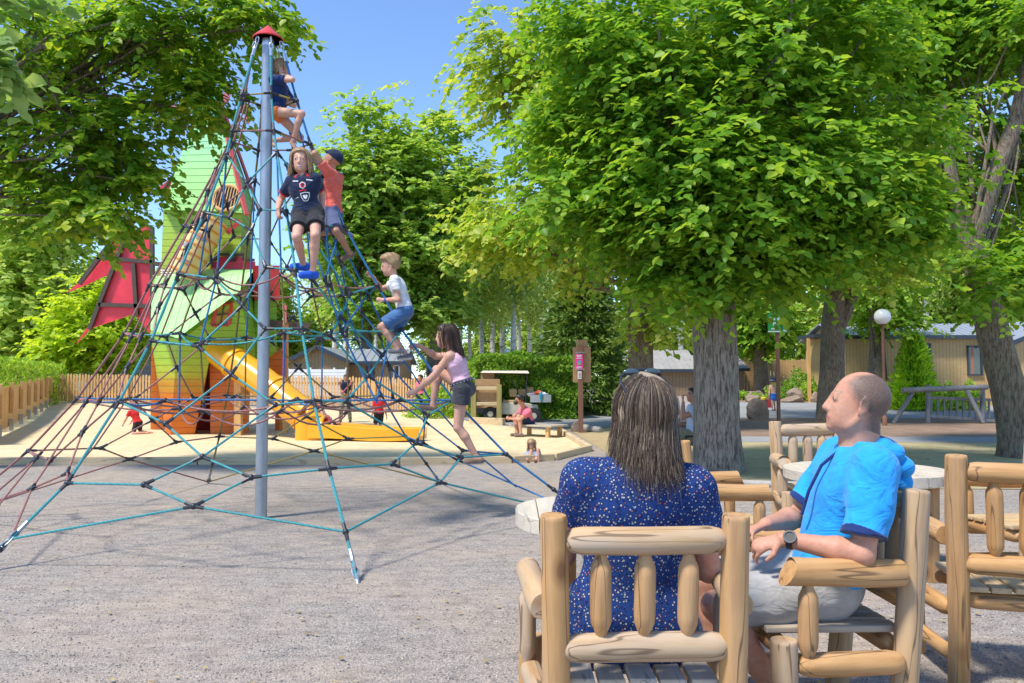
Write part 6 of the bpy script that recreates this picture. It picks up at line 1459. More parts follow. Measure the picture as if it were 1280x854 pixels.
def armchair(loc, rz, label, r=.045, ph=.95, w=.265, mats=('log', 'log'), slat='slat', arms=True, lean=.06):
    root = empty('log_armchair', loc, rz, label, 'chair', 'log armchairs'); A, B = M[mats[0]], M[mats[1]]
    yb, yf = -.23, .24; wf = w+.065
    for s in (-1, 1):
        log(root, 'back_post', (s*w, yb+.02, 0), (s*(w+.008), yb-lean, ph), r, 'post', A, rb=r*.98)
        log(root, 'front_post', (s*wf, yf, 0), (s*wf, yf, .425), r, 'post', A)
        log(root, 'lower_rail', (s*(w+.03), yb+.02, .335), (s*(wf+.01), yf-.045, .335), r*.9, 'round', B)
        log(root, 'stretcher', (s*(w+.01), yb+.03, .13), (s*wf, yf-.03, .13), r*.7, 'round', B)
        if arms:
            log(root, 'armrest', (s*(w+.035), yb-.035+.055, .655), (s*(wf+.02), yf+.01, .665), r*1.02, 'slant', B)
            log(root, 'arm_support', (s*(wf+.012), yf-.085, .345), (s*(wf+.015), yf-.085, .635), r*.74, 'point', B)
    yy = yb-lean*.55
    log(root, 'top_rail', (-w+.02, yb-lean*.87, ph-.075), (w-.02, yb-lean*.87, ph-.075), r*1.0, 'round', B)
    log(root, 'back_rail', (-w+.01, yb-lean*.5, .545), (w-.01, yb-lean*.5, .545), r*1.02, 'round', B)
    for x in (-.13, .0, .13): log(root, 'spindle', (x, yb-lean*.52, .565), (x, yb-lean*.85, ph-.10), r*.76, 'point', A)
    for y in (yb+.03, yf-.02): log(root, 'seat_rail', (-w+.03, y, .375), (w-.03, y, .375), r*.8, 'round', B)
    for i in range(5):
        x = (i-2)*.094; m = MB(); m.box((0, 0, 0), (.50, .082, .026)); o = m.build('seat_slat', M[slat], root, bevel=.006); o.location = (x, (yb+yf)/2+.01, .428+random.uniform(-.002, .002)); o.rotation_euler = (0, 0, PI/2+random.uniform(-.008, .008))
    return root
WC = V(((803-640)/FPX*2.44, 2.70, 0))
armchair(WC, 0.0, 'log armchair seen from behind with the woman in the blue dress sitting in it', .0425, .945, .265, ('log', 'log2'))
armchair((1.195, 3.22, 0), math.radians(92), 'log armchair in which the man in the bright blue hoodie sits', .048, .945, .262, ('log2', 'log'))
armchair((2.285, 3.73, 0), math.radians(-13), 'tall empty log armchair at the right edge behind the seated man', .045, 1.02, .27, ('log', 'log'), 'slaty')
armchair((1.36, 5.25, 0), math.radians(-90), 'empty log armchair between the woman and the stout tree trunk', .05, .97, .25, ('log', 'log'), 'slaty')
armchair((2.62, 6.85, 0), math.radians(178), 'log armchair facing the camera behind the round table of the man', .055, .98, .27, ('log2', 'log2'), 'slaty')
armchair((3.35, 5.25, 0), math.radians(96), 'log armchair cut by the right edge, beyond the tall empty one', .05, .97, .26, ('log2', 'log'), 'slaty')
def table(loc, rad, label, h=.72, legs=4, a0=.5):
    root = empty('log_table', loc, 0, label, 'table', 'round log tables'); m = MB(); n = 64; nb = 9; t = .075
    for i in range(nb):   # boards cut to a round
        x0, x1 = -rad+2*rad*i/nb+.002, -rad+2*rad*(i+1)/nb-.002; pts = []
        k = 9
        for j in range(k): x = x0+(x1-x0)*j/(k-1); pts.append((x, math.sqrt(max(rad*rad-x*x, 1e-5))))
        poly = [(x, y, h-t) for x, y in pts]+[(x, -y, h-t) for x, y in reversed(pts)]; m.prism(poly, (0, 0, t-random.uniform(0, .003)))
    m.build('tabletop', wood('round_table_boards', (.47, .39, .28), (.62, .54, .42), axis=1, silver=.3, crack=.5), root, bevel=.004)
    for s in (-.3, .3): m = MB(); m.beam((s*rad*1.1, -rad*.8, h-t-.045), (s*rad*1.1, rad*.8, h-t-.045), .07, .085); m.build('batten', M['slaty'], root, bevel=.006)
    for i in range(legs):
        a = a0+2*PI*i/legs; q = rad*.78; log(root, 'leg', (q*math.cos(a), q*math.sin(a), 0), (q*math.cos(a), q*math.sin(a), h-t-.01), .052, 'post', M['log'])
    for i in range(2):
        a = a0+PI*i/2; q = rad*.78; log(root, 'stretcher', (q*math.cos(a), q*math.sin(a), .16+.06*i), (-q*math.cos(a), -q*math.sin(a), .16+.06*i), .034, 'round', M['log'])
    return root
table((.51, 3.95, 0), .495, 'round pale log table in front of the woman in blue', a0=.62)
table((2.52, 5.72, 0), .555, 'round pale log table behind the man in the blue hoodie', a0=.75)
# ------------------------------------------------------------------ people
M['skin'] = skinmat('skin_fair', (0.60, 0.36, 0.26)); M['skin2'] = skinmat('skin_ruddy', (0.55, 0.30, 0.20), .4); M['skin3'] = skinmat('skin_tanned', (0.44, 0.25, 0.16))
H_br = hairmat('light_brown_hair', (.28, .16, .07), (.52, .34, .17), (.74, .56, .34)); H_dk = hairmat('dark_brown_hair', (.028, .016, .010), (.07, .035, .02), (.12, .06, .03)); H_bl = hairmat('sandy_hair', (.20, .12, .05), (.36, .23, .11), (.46, .32, .16))
H_gr = hairmat('streaked_grey_hair', (.045, .027, .017), (.135, .085, .055), (.48, .37, .25)); H_bk = hairmat('near_black_hair', (.012, .010, .009), (.03, .022, .018))
C = {k: clothmat(k, c) for k, c in dict(navy=(.012, .022, .055), nearblack=(.02, .02, .024), red=(.62, .025, .03), coral=(.72, .13, .09), white_tee=(.66, .66, .66), denim=(.06, .14, .30), slate=(.09, .11, .20), pinktop=(.70, .42, .50), blackdenim=(.045, .047, .055), blue_hoodie=(.02, .30, .70), navy_trim=(.012, .03, .12), greyshort=(.36, .35, .335), rose=(.72, .15, .20), navyshort=(.02, .028, .07), clog=(.02, .10, .52), trainer=(.16, .16, .17), sole=(.50, .50, .48), sandal=(.20, .13, .09), paleblue=(.50, .56, .66), greyblue=(.34, .38, .46), dkred=(.45, .05, .06), royal=(.02, .13, .45), orange=(.75, .20, .04), khaki=(.26, .23, .14)).items()}
def camo():
    m, nt, b = newmat('camouflage'); v = coords(nt); f = noise(nt, v, 16, 3)
    nt.links.new(ramp(nt, f, [(0.40, (.12, .10, .05)), (0.45, (.36, .32, .22)), (0.55, (.20, .18, .10)), (0.62, (.45, .41, .32))]), b.inputs['Base Color']); b.inputs['Roughness'].default_value = .9; return m
def dressmat():
    """blue cloth with small rows of pale and dark lozenges"""
    m, nt, b = newmat('printed_blue_cloth'); v = coords(nt, 'Object', (1, 1, 1))
    vo = nt.nodes.new('ShaderNodeTexVoronoi'); vo.inputs['Scale'].default_value = 92; vo.inputs['Randomness'].default_value = 0.8
    mp = nt.nodes.new('ShaderNodeMapping'); mp.inputs['Rotation'].default_value = (.52, .61, .33); nt.links.new(v, mp.inputs[0]); nt.links.new(mp.outputs[0], vo.inputs['Vector'])
    sc = nt.nodes.new('ShaderNodeSeparateColor'); nt.links.new(vo.outputs['Color'], sc.inputs[0])
    dot = ramp(nt, sc.outputs[0], [(0.0, (.72, .68, .66)), (0.45, (.62, .60, .66)), (0.5, (.60, .16, .14)), (0.68, (.12, .30, .62)), (1, (.70, .68, .70))])
    msk = ramp(nt, vo.outputs['Distance'], [(0.24, (.6,)*3), (0.34, (0, 0, 0))])
    ring_ = ramp(nt, vo.outputs['Distance'], [(0.42, (.006, .012, .05)), (0.52, (.010, .032, .15)), (0.64, (.012, .040, .165))])
    nt.links.new(mixc(nt, msk, ring_, dot), b.inputs['Base Color']); b.inputs['Roughness'].default_value = .8; b.inputs['Specular IOR Level'].default_value = .2
    bump(nt, b, noise(nt, v, 30, 4), .25, .006); return m
def pt(Y): return lambda x, y, d=0.0: at(x, y, Y+d)

# --- woman in blue, from behind
W = dict(H=1.72, pel=(.395, 2.74, .545), neck=(.435, 2.70, 1.075), head=(.447, 2.735, 1.245), f=(-.05, 1, 0), hf=(-.34, .90, .22), hu=(.05, -.2, 1), fat=1.20, shw=.106, shrug=(-.02, -.02), skin=M['skin2'], vox=.0075, hh=.235,
         wr=[(.20, 3.06, .72), (.66, 3.02, .68)], el=[(.0, 2.72, .2), (.80, 2.70, .2)], an=[(.26, 3.2, .09), (.52, 3.2, .09)], kn=[(.25, 3.3, .8), (.52, 3.3, .8)], toe=[(0, 1, 0), (0, 1, 0)], hand=[((.4, 1, -.1), (0, 0, -1), .5), ((-.5, 1, -.1), (0, 0, -1), .5)])
R = figure('woman with long grey streaked hair in a blue patterned dress seen from behind', W)
DM = dressmat()
top_garment(R, [DM, DM], 'dress', sleeve=.52, hem=-.06, e=.020, neckcut=.004, wobA=.0035, vox=.008, extra=[rc(R['hp'][0]+V((0, .02, -.02)), R['hp'][0]+V((0, .30, -.01)), .125, .10, .05), rc(R['hp'][1]+V((0, .02, -.02)), R['hp'][1]+V((0, .30, -.01)), .125, .10, .05), rc(V((.33, 2.72, .52)), V((.47, 2.72, .52)), .145, .145, .06)])
hair_cap(R, H_gr, 'hair', amt=.035, vox=.008)
# body of the hair down the back, then loose streaked strands over it
hp_ = R['hp_']; P = [rc(hp_(0, -.18, .05), hp_(0.0, -.28, -.36), .083, .050, .05, flat=(tuple(R['hf']), 1.25)), rc(hp_(-.25, -.12, .0), hp_(-.30, -.2, -.34), .036, .02, .05), rc(hp_(.25, -.12, .0), hp_(.31, -.15, -.34), .036, .02, .05)]
blob('hair_fall', P, .008, H_gr, R['root'], (), lambda X, Y, Z: .006*np.sin(X*90+3*np.sin(Z*14))*np.ones_like(Y+Z))
strands(R, H_gr, 9000, .315, .00068, .45, .30, 'hair_strands', 4, wave=.03, lengthvar=.62, steps=9)
shoes(R, [C['sandal'], C['sole']], 'sandal')
# sunglasses pushed up into the hair
sgp = empty('sunglasses', tuple(hp_(0, 0.05, .50)), 0, 'black sunglasses pushed up on top of the grey haired woman', 'sunglasses')
m = MB(); e = lambda x, y, z: hp_(x, y, z)
for s in (-1, 1):
    m.tube([e(s*.34, -.36, .20), e(s*.375, -.12, .34), e(s*.36, .08, .44), e(s*.31, .14, .50)], .0045, 8)
m.tube([e(-.33, .13, .49), e(-.17, .15, .575), e(0, .155, .57), e(.17, .15, .575), e(.33, .13, .49)], .0065, 8); m.build('frame', M['black_plastic'], sgp, True, world=True)
for s in (-1, 1):
    m = MB(); c = e(s*.17, .13, .55); m.sphere((0, 0, 0), 1, 16, 10); vv = []
    for p in m.v: vv.append(c+R['hr']*p[0]*.032+R['hf']*p[1]*.014+R['hu']*p[2]*.012)
    m.v = vv; m.build('lens', M['glass'], sgp, True, world=True)

# --- man in the blue hoodie, from his left side
Y0 = 3.12
Mn = dict(H=1.84, pel=(1.235, 3.20, .565), neck=(1.388, 3.17, 1.085), head=(1.358, 3.14, 1.255), f=(-1, .10, 0), hf=(-.95, .25, .19), hu=(.19, 0, 1), fat=1.08, shw=.106, neckr=1.22, skin=M['skin2'], vox=.0056, hh=.262,
          wr=[(1.02, 3.03, .752), (1.01, 3.20, .775)], el=[(1.42, 2.7, .40), (1.38, 3.7, .6)], an=[(1.02, 3.06, .13), (.86, 3.30, .10)], kn=[(.6, 3.1, .8), (.6, 3.35, .8)], toe=[(-.95, -.1, -.25), (-1, .1, 0)],
          hand=[((-.80, .28, -.30), (-.1, .5, -.7), .75), ((-.85, -.40, -.22), (-.2, -.3, -.8), .75)], browmat=pm('fair_brow', (.36, .22, .14), .8))
def croppedskin():
    """ruddy skin with close-cropped hair on the sides and back of this one head"""
    m = skinmat('skin_ruddy_cropped', (0.55, 0.30, 0.20), .4); nt = m.node_tree; b = nt.nodes['Principled BSDF']
    hf = V(Mn['hf']).normalized(); hu = V(Mn['hu']); hu = (hu-hf*hu.dot(hf)).normalized(); hh = Mn['hh']; o = V(Mn['head'])-V((Mn['pel'][0], Mn['pel'][1], 0))
    tc = nt.nodes.new('ShaderNodeTexCoord'); sb_ = N(nt, 'ShaderNodeVectorMath', operation='SUBTRACT'); nt.links.new(tc.outputs['Object'], sb_.inputs[0]); sb_.inputs[1].default_value = o
    def dot(ax):
        n = N(nt, 'ShaderNodeVectorMath', operation='DOT_PRODUCT'); nt.links.new(sb_.outputs[0], n.inputs[0]); n.inputs[1].default_value = ax/hh; return n.outputs['Value']
    y, z = dot(hf), dot(hu)
    fine = noise(nt, tc.outputs['Object'], 300, 3, .7); mid = noise(nt, tc.outputs['Object'], 45, 4, .7)
    zr_ = N(nt, 'ShaderNodeMapRange'); nt.links.new(z, zr_.inputs[0]); zr_.inputs[1].default_value = -.5; zr_.inputs[2].default_value = .55
    # furthest forward the hair reaches at each height (0.5 = the ear line)
    lim = ramp(nt, zr_.outputs[0], [(0.0, (0, 0, 0)), (.08, (.0, 0, 0)), (.13, (.38,)*3), (.36, (.42,)*3), (.44, (.54,)*3), (.60, (.68,)*3), (.74, (.74,)*3), (.86, (.64,)*3), (.92, (.44,)*3), (.98, (.24,)*3), (1.0, (.2,)*3)])
    yy = N(nt, 'ShaderNodeMath', operation='ADD'); nt.links.new(y, yy.inputs[0]); yy.inputs[1].default_value = .5
    df = N(nt, 'ShaderNodeMath', operation='SUBTRACT'); nt.links.new(lim, df.inputs[0]); nt.links.new(yy.outputs[0], df.inputs[1])
    ad = N(nt, 'ShaderNodeMath', operation='MULTIPLY_ADD'); nt.links.new(mid, ad.inputs[0]); ad.inputs[1].default_value = .10; nt.links.new(df.outputs[0], ad.inputs[2])
    mk = ramp(nt, ad.outputs[0], [(.02, (0, 0, 0)), (.16, (.92,)*3)])
    old = b.inputs['Base Color'].links[0].from_socket
    hc = ramp(nt, fine, [(.38, (.055, .040, .032)), (.66, (.20, .145, .11))])
    nt.links.new(mixc(nt, mk, old, hc), b.inputs['Base Color']); return m
Mn['skin'] = croppedskin(); Mn['eyemat'] = pm('shaded_eye_white', (.50, .42, .38), .3, var=.03)
R = figure('man with cropped hair in a bright blue hoodie sitting sideways and looking up', Mn)
up, f, r_ = R['up'], R['f'], R['r']; nk = R['neck']
top_garment(R, [C['blue_hoodie'], C['navy_trim']], 'hoodie', sleeve=.80, hem=-.045, e=.020, neckcut=.02, trim=.018, wobA=.0052, vox=.007, loose=1.05,
            extra=[rc(nk+f*.045+up*.01, nk-f*.06+up*.03-r_*.06, .035, .034, .02), rc(nk+f*.045+up*.01, nk-f*.06+up*.03+r_*.06, .035, .034, .02), rc(nk-f*.10-r_*.08+up*.02, nk-f*.10+r_*.08+up*.02, .036, .036, .012), rc(nk-f*.150-r_*.07-up*.025, nk-f*.150+r_*.07-up*.025, .040, .040, .012), rc(nk-f*.165-r_*.04-up*.085, nk-f*.165+r_*.04-up*.085, .036, .036, .012), rc(nk+f*.04-r_*.085+up*.0, nk-f*.10-r_*.085+up*.015, .022, .032, .012), rc(nk+f*.04+r_*.085+up*.0, nk-f*.10+r_*.085+up*.015, .022, .032, .012)])
P = [rc(nk+up*.035-r_*.05-f*.05, nk+up*.035+r_*.05-f*.05, .028, .028, .02), rc(nk+up*.02-r_*.055-f*.03, nk+f*.055-up*.0-r_*.03, .022, .018, .02), rc(nk+up*.02+r_*.055-f*.03, nk+f*.055+r_*.03, .022, .018, .02)]
blob('inner_collar', P, .007, C['navy_trim'], R['root'])
# placket cord down the chest
ch = R['ch']; m = MB(); bb = R['f']
m.tube([nk+f*.075-up*.02-r_*.02, ch+f*.145+up*.06-r_*.05, ch+f*.165-up*.05-r_*.055, R['wa']+f*.165-r_*.055], .0065, 8); m.build('placket', C['navy_trim'], R['root'], True, world=True)
bottom_garment(R, [C['greyshort']], 'shorts', leg=.90, e=.018, top=.03, wobA=.004, flare=1.9, vox=.008)
shoes(R, [C['navy'], M['white']])
# watch on the near wrist
w0, e0 = R['wr'][0], R['el'][0]; d = (e0-w0).normalized(); c = w0+d*.028
wt = empty('wristwatch', c, 0, 'black digital wristwatch on the wrist of the man in the blue hoodie', 'watch')
m = MB(); s1 = d.cross(V((0, 0, 1))).normalized(); s2 = s1.cross(d)
ringp = lambda a, o, k=1.0: c+d*o+(s1*math.cos(a)*.033+s2*math.sin(a)*.031)*k
n = 26; vs = []
for o, k in ((-.011, 1.0), (-.011, 1.1), (.011, 1.1), (.011, 1.0)): vs += [ringp(2*PI*i/n, o, k) for i in range(n)]
m.add(vs, [(a*n+i, a*n+(i+1) % n, ((a+1) % 4)*n+(i+1) % n, ((a+1) % 4)*n+i) for a in range(4) for i in range(n)]); m.build('strap', M['black_plastic'], wt, True, world=True)
fc = V((-.35, -.80, .50)); fc = (fc-d*fc.dot(d)).normalized(); cc = c+fc*.034; sd = fc.cross(d)
def dialring(r0, r1, h0, h1):
    m = MB(); vs = []; n = 24
    for rr, hh_ in ((r0, h0), (r1, h0), (r1, h1), (r0, h1)): vs += [cc+fc*hh_+(d*math.cos(2*PI*i/n)+sd*math.sin(2*PI*i/n))*rr for i in range(n)]
    return m.add(vs, [(a*n+i, a*n+(i+1) % n, (a+1) % 4*n+(i+1) % n, (a+1) % 4*n+i) for a in range(4) for i in range(n)])
dialring(.018, .0245, -.006, .009).build('bezel', M['black_plastic'], wt, True, world=True); dialring(.0005, .0185, -.002, .0055).build('dial', pm('lcd_grey', (.05, .055, .05), .6), wt, True, world=True)

# --- children on the ropes
Yg_ = ab(390, 345).y-.10; p = pt(Yg_)
S = dict(H=1.30, child=True, head=p(376, 201.5), neck=p(378, 219), pel=p(385, 268, .02), f=(.06, -1, .05), hf=(.10, -1, -.03), hu=(-.05, 0, 1), skin=M['skin'], vox=.0052, hh=.222, smile=True, shw=.084, browmat=pm('sandy_brow', (.28, .17, .09), .8),
         wr=[p(403, 262, .12), p(347.5, 261, -.04)], el=[p(408, 244, .5), p(349, 240, .6)], an=[p(391, 339, -.12), p(379, 330, .03)], kn=[p(396, 300, -.5), p(362, 300, -.5)], toe=[(-.75, -.62, -.1), (-.8, -.55, -.1)], hand=[((0.1, 0, -1), (-.8, .5, 0)), ((.1, -.1, -1), (.5, .6, 0), 1.0)])
R = figure('girl with long light brown hair in a navy polo shirt high in the ropes', S)
sh_ = top_garment(R, [C['navy'], C['red']], 'polo_shirt', sleeve=.62, hem=.01, e=.014, trim=.022, neckcut=.004, vneck=.045, wobA=.003, vox=.007)
P = []
for s in (-1, 1): P.append(rc(R['neck']+R['r']*s*.028+R['f']*.022+R['up']*.006, R['neck']+R['r']*s*.050+R['f']*.055-R['up']*.028, .012, .017, .008, flat=(tuple(R['f']), 1.6)))
blob('collar', P, .006, C['red'], R['root'])
bottom_garment(R, [C['nearblack']], 'shorts', leg=.58, e=.02, top=.05, flare=1.9, vox=.008); shoes(R, [C['clog'], C['clog']], 'trainer', fat=1.16)
hair_cap(R, H_br, 'hair', amt=.02, vox=.007); strands(R, H_br, 900, .31, .0024, .35, .02, 'hair_strands', 9, wave=.02, steps=9)
cw, ru, uu = R['ch'], -R['r'], R['up']
hexa = lambda k: [(k*math.sin(2*PI*i/6), k*math.cos(2*PI*i/6)*1.1) for i in range(6)]
decal(R, sh_[1], cw+ru*.002+uu*.005, ru, uu, hexa(.030), M['white']); decal(R, sh_[1], cw+ru*.002+uu*.005, ru, uu, hexa(.0225), C['red'], off=.0045); decal(R, sh_[1], cw+ru*.002+uu*.007, ru, uu, [(-.013, .010), (.013, .010), (.013, .003), (.004, .003), (.004, -.016), (-.004, -.016), (-.004, .003), (-.013, .003)], C['navy'], off=.006)
bd = [(x*.8, y*.8) for x, y in [(-.05, .045), (0, .052), (.05, .045), (.046, -.0), (.022, -.045), (0, -.052), (-.022, -.045), (-.046, 0)]]
decal(R, sh_[1], cw+ru*.012-uu*.098, ru, uu, bd, M['white']); decal(R, sh_[1], cw+ru*.012-uu*.098, ru, uu, [(x*.84, y*.85) for x, y in bd], C['navy'], off=.0045); decal(R, sh_[1], cw+ru*.012-uu*.098, ru, uu, [(-.021, .013), (-.006, .018), (.0, .006), (.008, .019), (.021, .010), (.014, -.010), (.003, -.022), (-.012, -.014)], M['white'], off=.006)
decal(R, sh_[1], cw+ru*.0-uu*.042, ru, uu, [(-.035, -.004), (.03, -.002), (.03, .005), (-.035, .006)], C['red'], 'print')
for x0, yy in ((-.075, .055), (.045, .05)):
    for k in range(5): decal(R, sh_[1], cw+ru*(x0+k*.010)+uu*(yy-.002*k), ru, uu, [(-.004, -.006), (.004, -.006), (.003, .006), (-.004, .005)], M['white'], 'print')
decal(R, sh_[1], cw-ru*.08-uu*.10, ru, uu, [(-.03, -.01), (.03, .004), (.03, .009), (-.03, -.004)], M['white'], 'print')

p = pt(7.92)
S = dict(H=1.22, child=True, head=p(415, 200), neck=p(416.5, 213.5), pel=p(416, 266), f=(-1, .25, 0), hf=(-.90, .10, .42), hu=(.4, 0, 1), skin=M['skin3'], vox=.0068, hh=.205,
         wr=[p(393, 190, -.05), p(394, 203, .12)], el=[p(407, 212, -.2), p(400, 215, .3)], an=[p(437, 316, -.02), p(426, 289, .06)], kn=[p(424, 292, -.1), p(398, 280, .05)], toe=[(-.6, -.3, -.35), (.75, .1, -.5)], hand=[((-.5, 0, .8), (.3, .9, 0), 1.2), ((-.6, 0, .7), (.2, -.9, 0), 1.2)])
R = figure('boy in a coral t-shirt and dark cap reaching up the outer ropes', S)
top_garment(R, [C['coral'], C['coral']], 't_shirt', sleeve=.5, hem=.0, e=.018, wobA=.0035, vox=.008); bottom_garment(R, [C['slate']], 'shorts', leg=.88, e=.024, top=.04, flare=2.0, vox=.008); shoes(R, [C['sandal'], C['greyblue']], 'sandal')
hp_ = R['hp_']; P = [ell(hp_(0, -.07, .15), (R['hr'], R['hf'], R['hu']), (.39*R['hh'], .46*R['hh'], .42*R['hh']), .02, cut=[(A3(hp_(0, 0, .12)), A3((-R['hu']*.9+R['hf']*.25).normalized()))]), rc(hp_(-.14, .36, .24), hp_(.14, .36, .24), .010, .010, .03), rc(hp_(0, .42, .26), hp_(0, .62, .30), .05*R['hh']*3, .09*R['hh'], .02, flat=(tuple(R['hu']), 7))]
blob('cap', P, .007, [C['navy'], C['coral']], R['root'])

p = pt(7.82)
S = dict(H=1.16, child=True, head=p(487.5, 331.5), neck=p(493.5, 347.5), pel=p(507, 388), f=(-1, -.05, 0), hf=(-.96, -.12, -.22), skin=M['skin'], vox=.0066, hh=.212, browmat=pm('brown_brow', (.2, .11, .05), .8),
         wr=[p(480, 375, -.06), p(466, 346, .08)], el=[p(497, 388, -.15), p(482, 362, .2)], an=[p(497, 437, -.08), p(508, 444, .06)], kn=[p(476, 402, -.1), p(488, 405, .1)], toe=[(-1, -.1, .05), (-.9, -.3, -.1)], hand=[((-.9, 0, .1), (.1, .9, -.3), 1.2), ((-.7, 0, .6), (0, -.9, 0), 1.2)])
R = figure('small boy in a white t-shirt and blue shorts climbing the side ropes', S)
top_garment(R, [C['white_tee'], C['white_tee']], 't_shirt', sleeve=.55, hem=-.01, e=.020, wobA=.0045, vox=.008); bottom_garment(R, [C['denim']], 'shorts', leg=.86, e=.024, top=.02, flare=2.0, vox=.008); shoes(R, [C['trainer'], C['sole']]); hair_cap(R, H_bl, 'hair', amt=.075, vox=.007)
wc_, ec_ = R['wr'][0], R['el'][0]; d = (ec_-wc_).normalized(); m = MB(); m.tube([wc_+d*.02, wc_+d*.035], .024, 14); m.build('wristband', C['clog'], R['root'], True, world=True)
wc_, ec_ = R['wr'][1], R['el'][1]; d = (ec_-wc_).normalized(); m = MB(); m.tube([wc_+d*.02, wc_+d*.03], .023, 14); m.build('wristband', C['rose'], R['root'], True, world=True)

p = pt(7.78)
S = dict(H=1.47, child=True, head=p(557, 420.5), neck=p(565, 438.5), pel=p(580, 486), f=(-.94, .25, 0), hf=(-.97, -.05, -.05), hu=(-.1, 0, 1), skin=M['skin'], vox=.0072, hh=.222, shw=.085,
         wr=[p(512, 497, -.05), p(524, 432, .12)], el=[p(540, 490, -.05), p(545, 450, .3)], an=[p(596, 572, -.02), p(541, 506, .08)], kn=[p(580, 530, -.05), p(540, 440, .1)], toe=[(-1, -.2, -.05), (-.95, -.1, .05)], hand=[((-.9, 0, -.3), (0, .9, -.3), 1.1), ((-1, 0, -.05), (0, -.9, -.2), 1.1)])
R = figure('girl in a pink tank top and black shorts climbing the right edge of the net', S)
top_garment(R, [C['pinktop'], C['pinktop']], 'tank_top', hem=.06, e=.012, tank=True, wobA=.0025, vox=.008, neckcut=-.01); bottom_garment(R, [C['blackdenim']], 'shorts', leg=.36, e=.018, top=.05, flare=2.2, vox=.008); shoes(R, [C['sandal'], C['greyblue']], 'sandal')
hair_cap(R, H_dk, 'hair', amt=.025, vox=.007); strands(R, H_dk, 420, .33, .0034, .12, .0, 'hair_strands', 12, side=.4, wave=.008, flow=(.25, 0, -1))
bw = R['pel']+R['up']*.045*R['H']; m = MB(); a2, b2_ = .135, .112
m.tube([bw+R['r']*math.cos(2*PI*i/28)*a2+R['f']*math.sin(2*PI*i/28)*b2_ for i in range(29)], .013, 8, False); m.build('belt', M['black_plastic'], R['root'], True, world=True)
m = MB()
for i in range(22): a = 2*PI*i/22; m.sphere(bw+R['r']*math.cos(a)*(a2+.013)+R['f']*math.sin(a)*(b2_+.013), .0055, 6, 4)
m.build('studs', M['bolt'], R['root'], True, world=True)

p = pt(7.95)
S = dict(H=1.18, child=True, head=p(352, 87), neck=p(348.5, 101), pel=p(347, 141), f=(1, -.15, 0), hf=(.9, .35, .05), skin=M['skin'], vox=.0068, hh=.19,
         wr=[p(354, 126, .1), p(351, 93, -.08)], el=[p(362, 125, .2), p(357, 116, -.25)], an=[p(341, 176, .08), p(367, 176, -.06)], kn=[p(362, 160, .1), p(372, 138, -.1)], toe=[(.6, -.3, -.6), (.5, -.3, -.8)], hand=[((.6, 0, .3), (0, -1, 0), .9), ((-.1, .1, 1), (.1, .9, .1), .5)])
R = figure('child in navy sitting at the top of the ropes, hand over face', S)
top_garment(R, [C['navy_trim'], C['navy_trim']], 't_shirt', sleeve=.62, hem=-.005, e=.018, wobA=.003, vox=.008); bottom_garment(R, [C['orange']], 'shorts', leg=.16, e=.016, top=.02, vox=.008); hair_cap(R, H_br, 'hair', amt=.08, vox=.007); strands(R, H_br, 200, .15, .0036, .2, .1, 'hair_strands', 14)

# --- people further away
def small(label, S, top, bottom, hairm, shoe=None, sleeve=.55, leg=.8, long=0.0, tank=False, amt=.05, hem=.0, shin=None, group=None):
    S.setdefault('vox', .0095); R = figure(label, S)
    if top: top_garment(R, [top, top], 'top' if tank else 't_shirt', sleeve=sleeve, hem=hem, e=.018, wobA=.003, tank=tank, vox=.010)
    if bottom: bottom_garment(R, [bottom], 'trousers' if leg >= 1 else 'shorts', leg=leg, shin=shin, e=.02, top=.03, vox=.010)
    if shoe: shoes(R, [shoe, shoe], vox=.010)
    if hairm: hair_cap(R, hairm, 'hair', amt=amt, vox=.010)
    if long: strands(R, hairm, 160, long, .006, .25, .1, 'hair_strands', 21, steps=6)
    return R
kg = gnd(170, 19.85)
small('child in a red t-shirt and black shorts kneeling in the sand left of the tower', dict(H=1.08, child=True, base=0, head=kg+V((-.17, .05, .745)), neck=kg+V((-.10, .02, .60)), pel=kg+V((.04, 0, .285)), f=(-.80, .50, 0), hf=(-.7, .65, -.25), skin=M['skin'], wr=[kg+V((-.33, -.02, .22)), kg+V((-.26, .20, .22))], el=[kg+V((-.1, -.4, .3)), kg+V((0, .6, .3))], an=[kg+V((.24, -.10, .05)), kg+V((.26, .10, .05))], kn=[kg+V((-.3, -.25, -.1)), kg+V((-.2, .3, -.1))], toe=[(1, -.2, -.1), (1, .1, -.1)]), C['red'], C['nearblack'], H_bl, None)
p = pt(18.15)
small('child in a red top lying back in the mouth of the yellow slide', dict(H=1.1, child=True, base=.2, head=p(401.5, 517.5), neck=p(404.5, 523), pel=p(415, 532), f=(.45, -.55, .6), hf=(.5, -.6, .4), skin=M['skin'], wr=[p(414, 523, -.2), p(405, 532, -.2)], an=[p(430, 541, -.1), p(411, 545, -.35)], kn=[p(428, 522, -.4), p(418, 525, -.5)]), C['red'], C['nearblack'], H_dk, C['orange'])
Yw = 25.2; g = gnd(432, Yw); p = pt(Yw)
small('woman in a navy vest and camouflage trousers standing behind the slide', dict(H=1.62, base=g.z, head=p(432.5, 472.5), neck=g+V((0, 0, 1.33)), pel=g+V((0, 0, .85)), f=(.15, -1, 0), hf=(.2, -1, -.1), skin=M['skin3'], wr=[p(437, 492, -.2), p(430, 492, -.2)], an=[g+V((.14, 0, .08)), g+V((-.16, 0, .08))], kn=[g+V((.2, -1, .5)), g+V((-.2, -1, .5))]), C['navy'], camo(), H_dk, C['nearblack'], tank=True, leg=1.0, shin=.97, amt=.03, hem=.04)
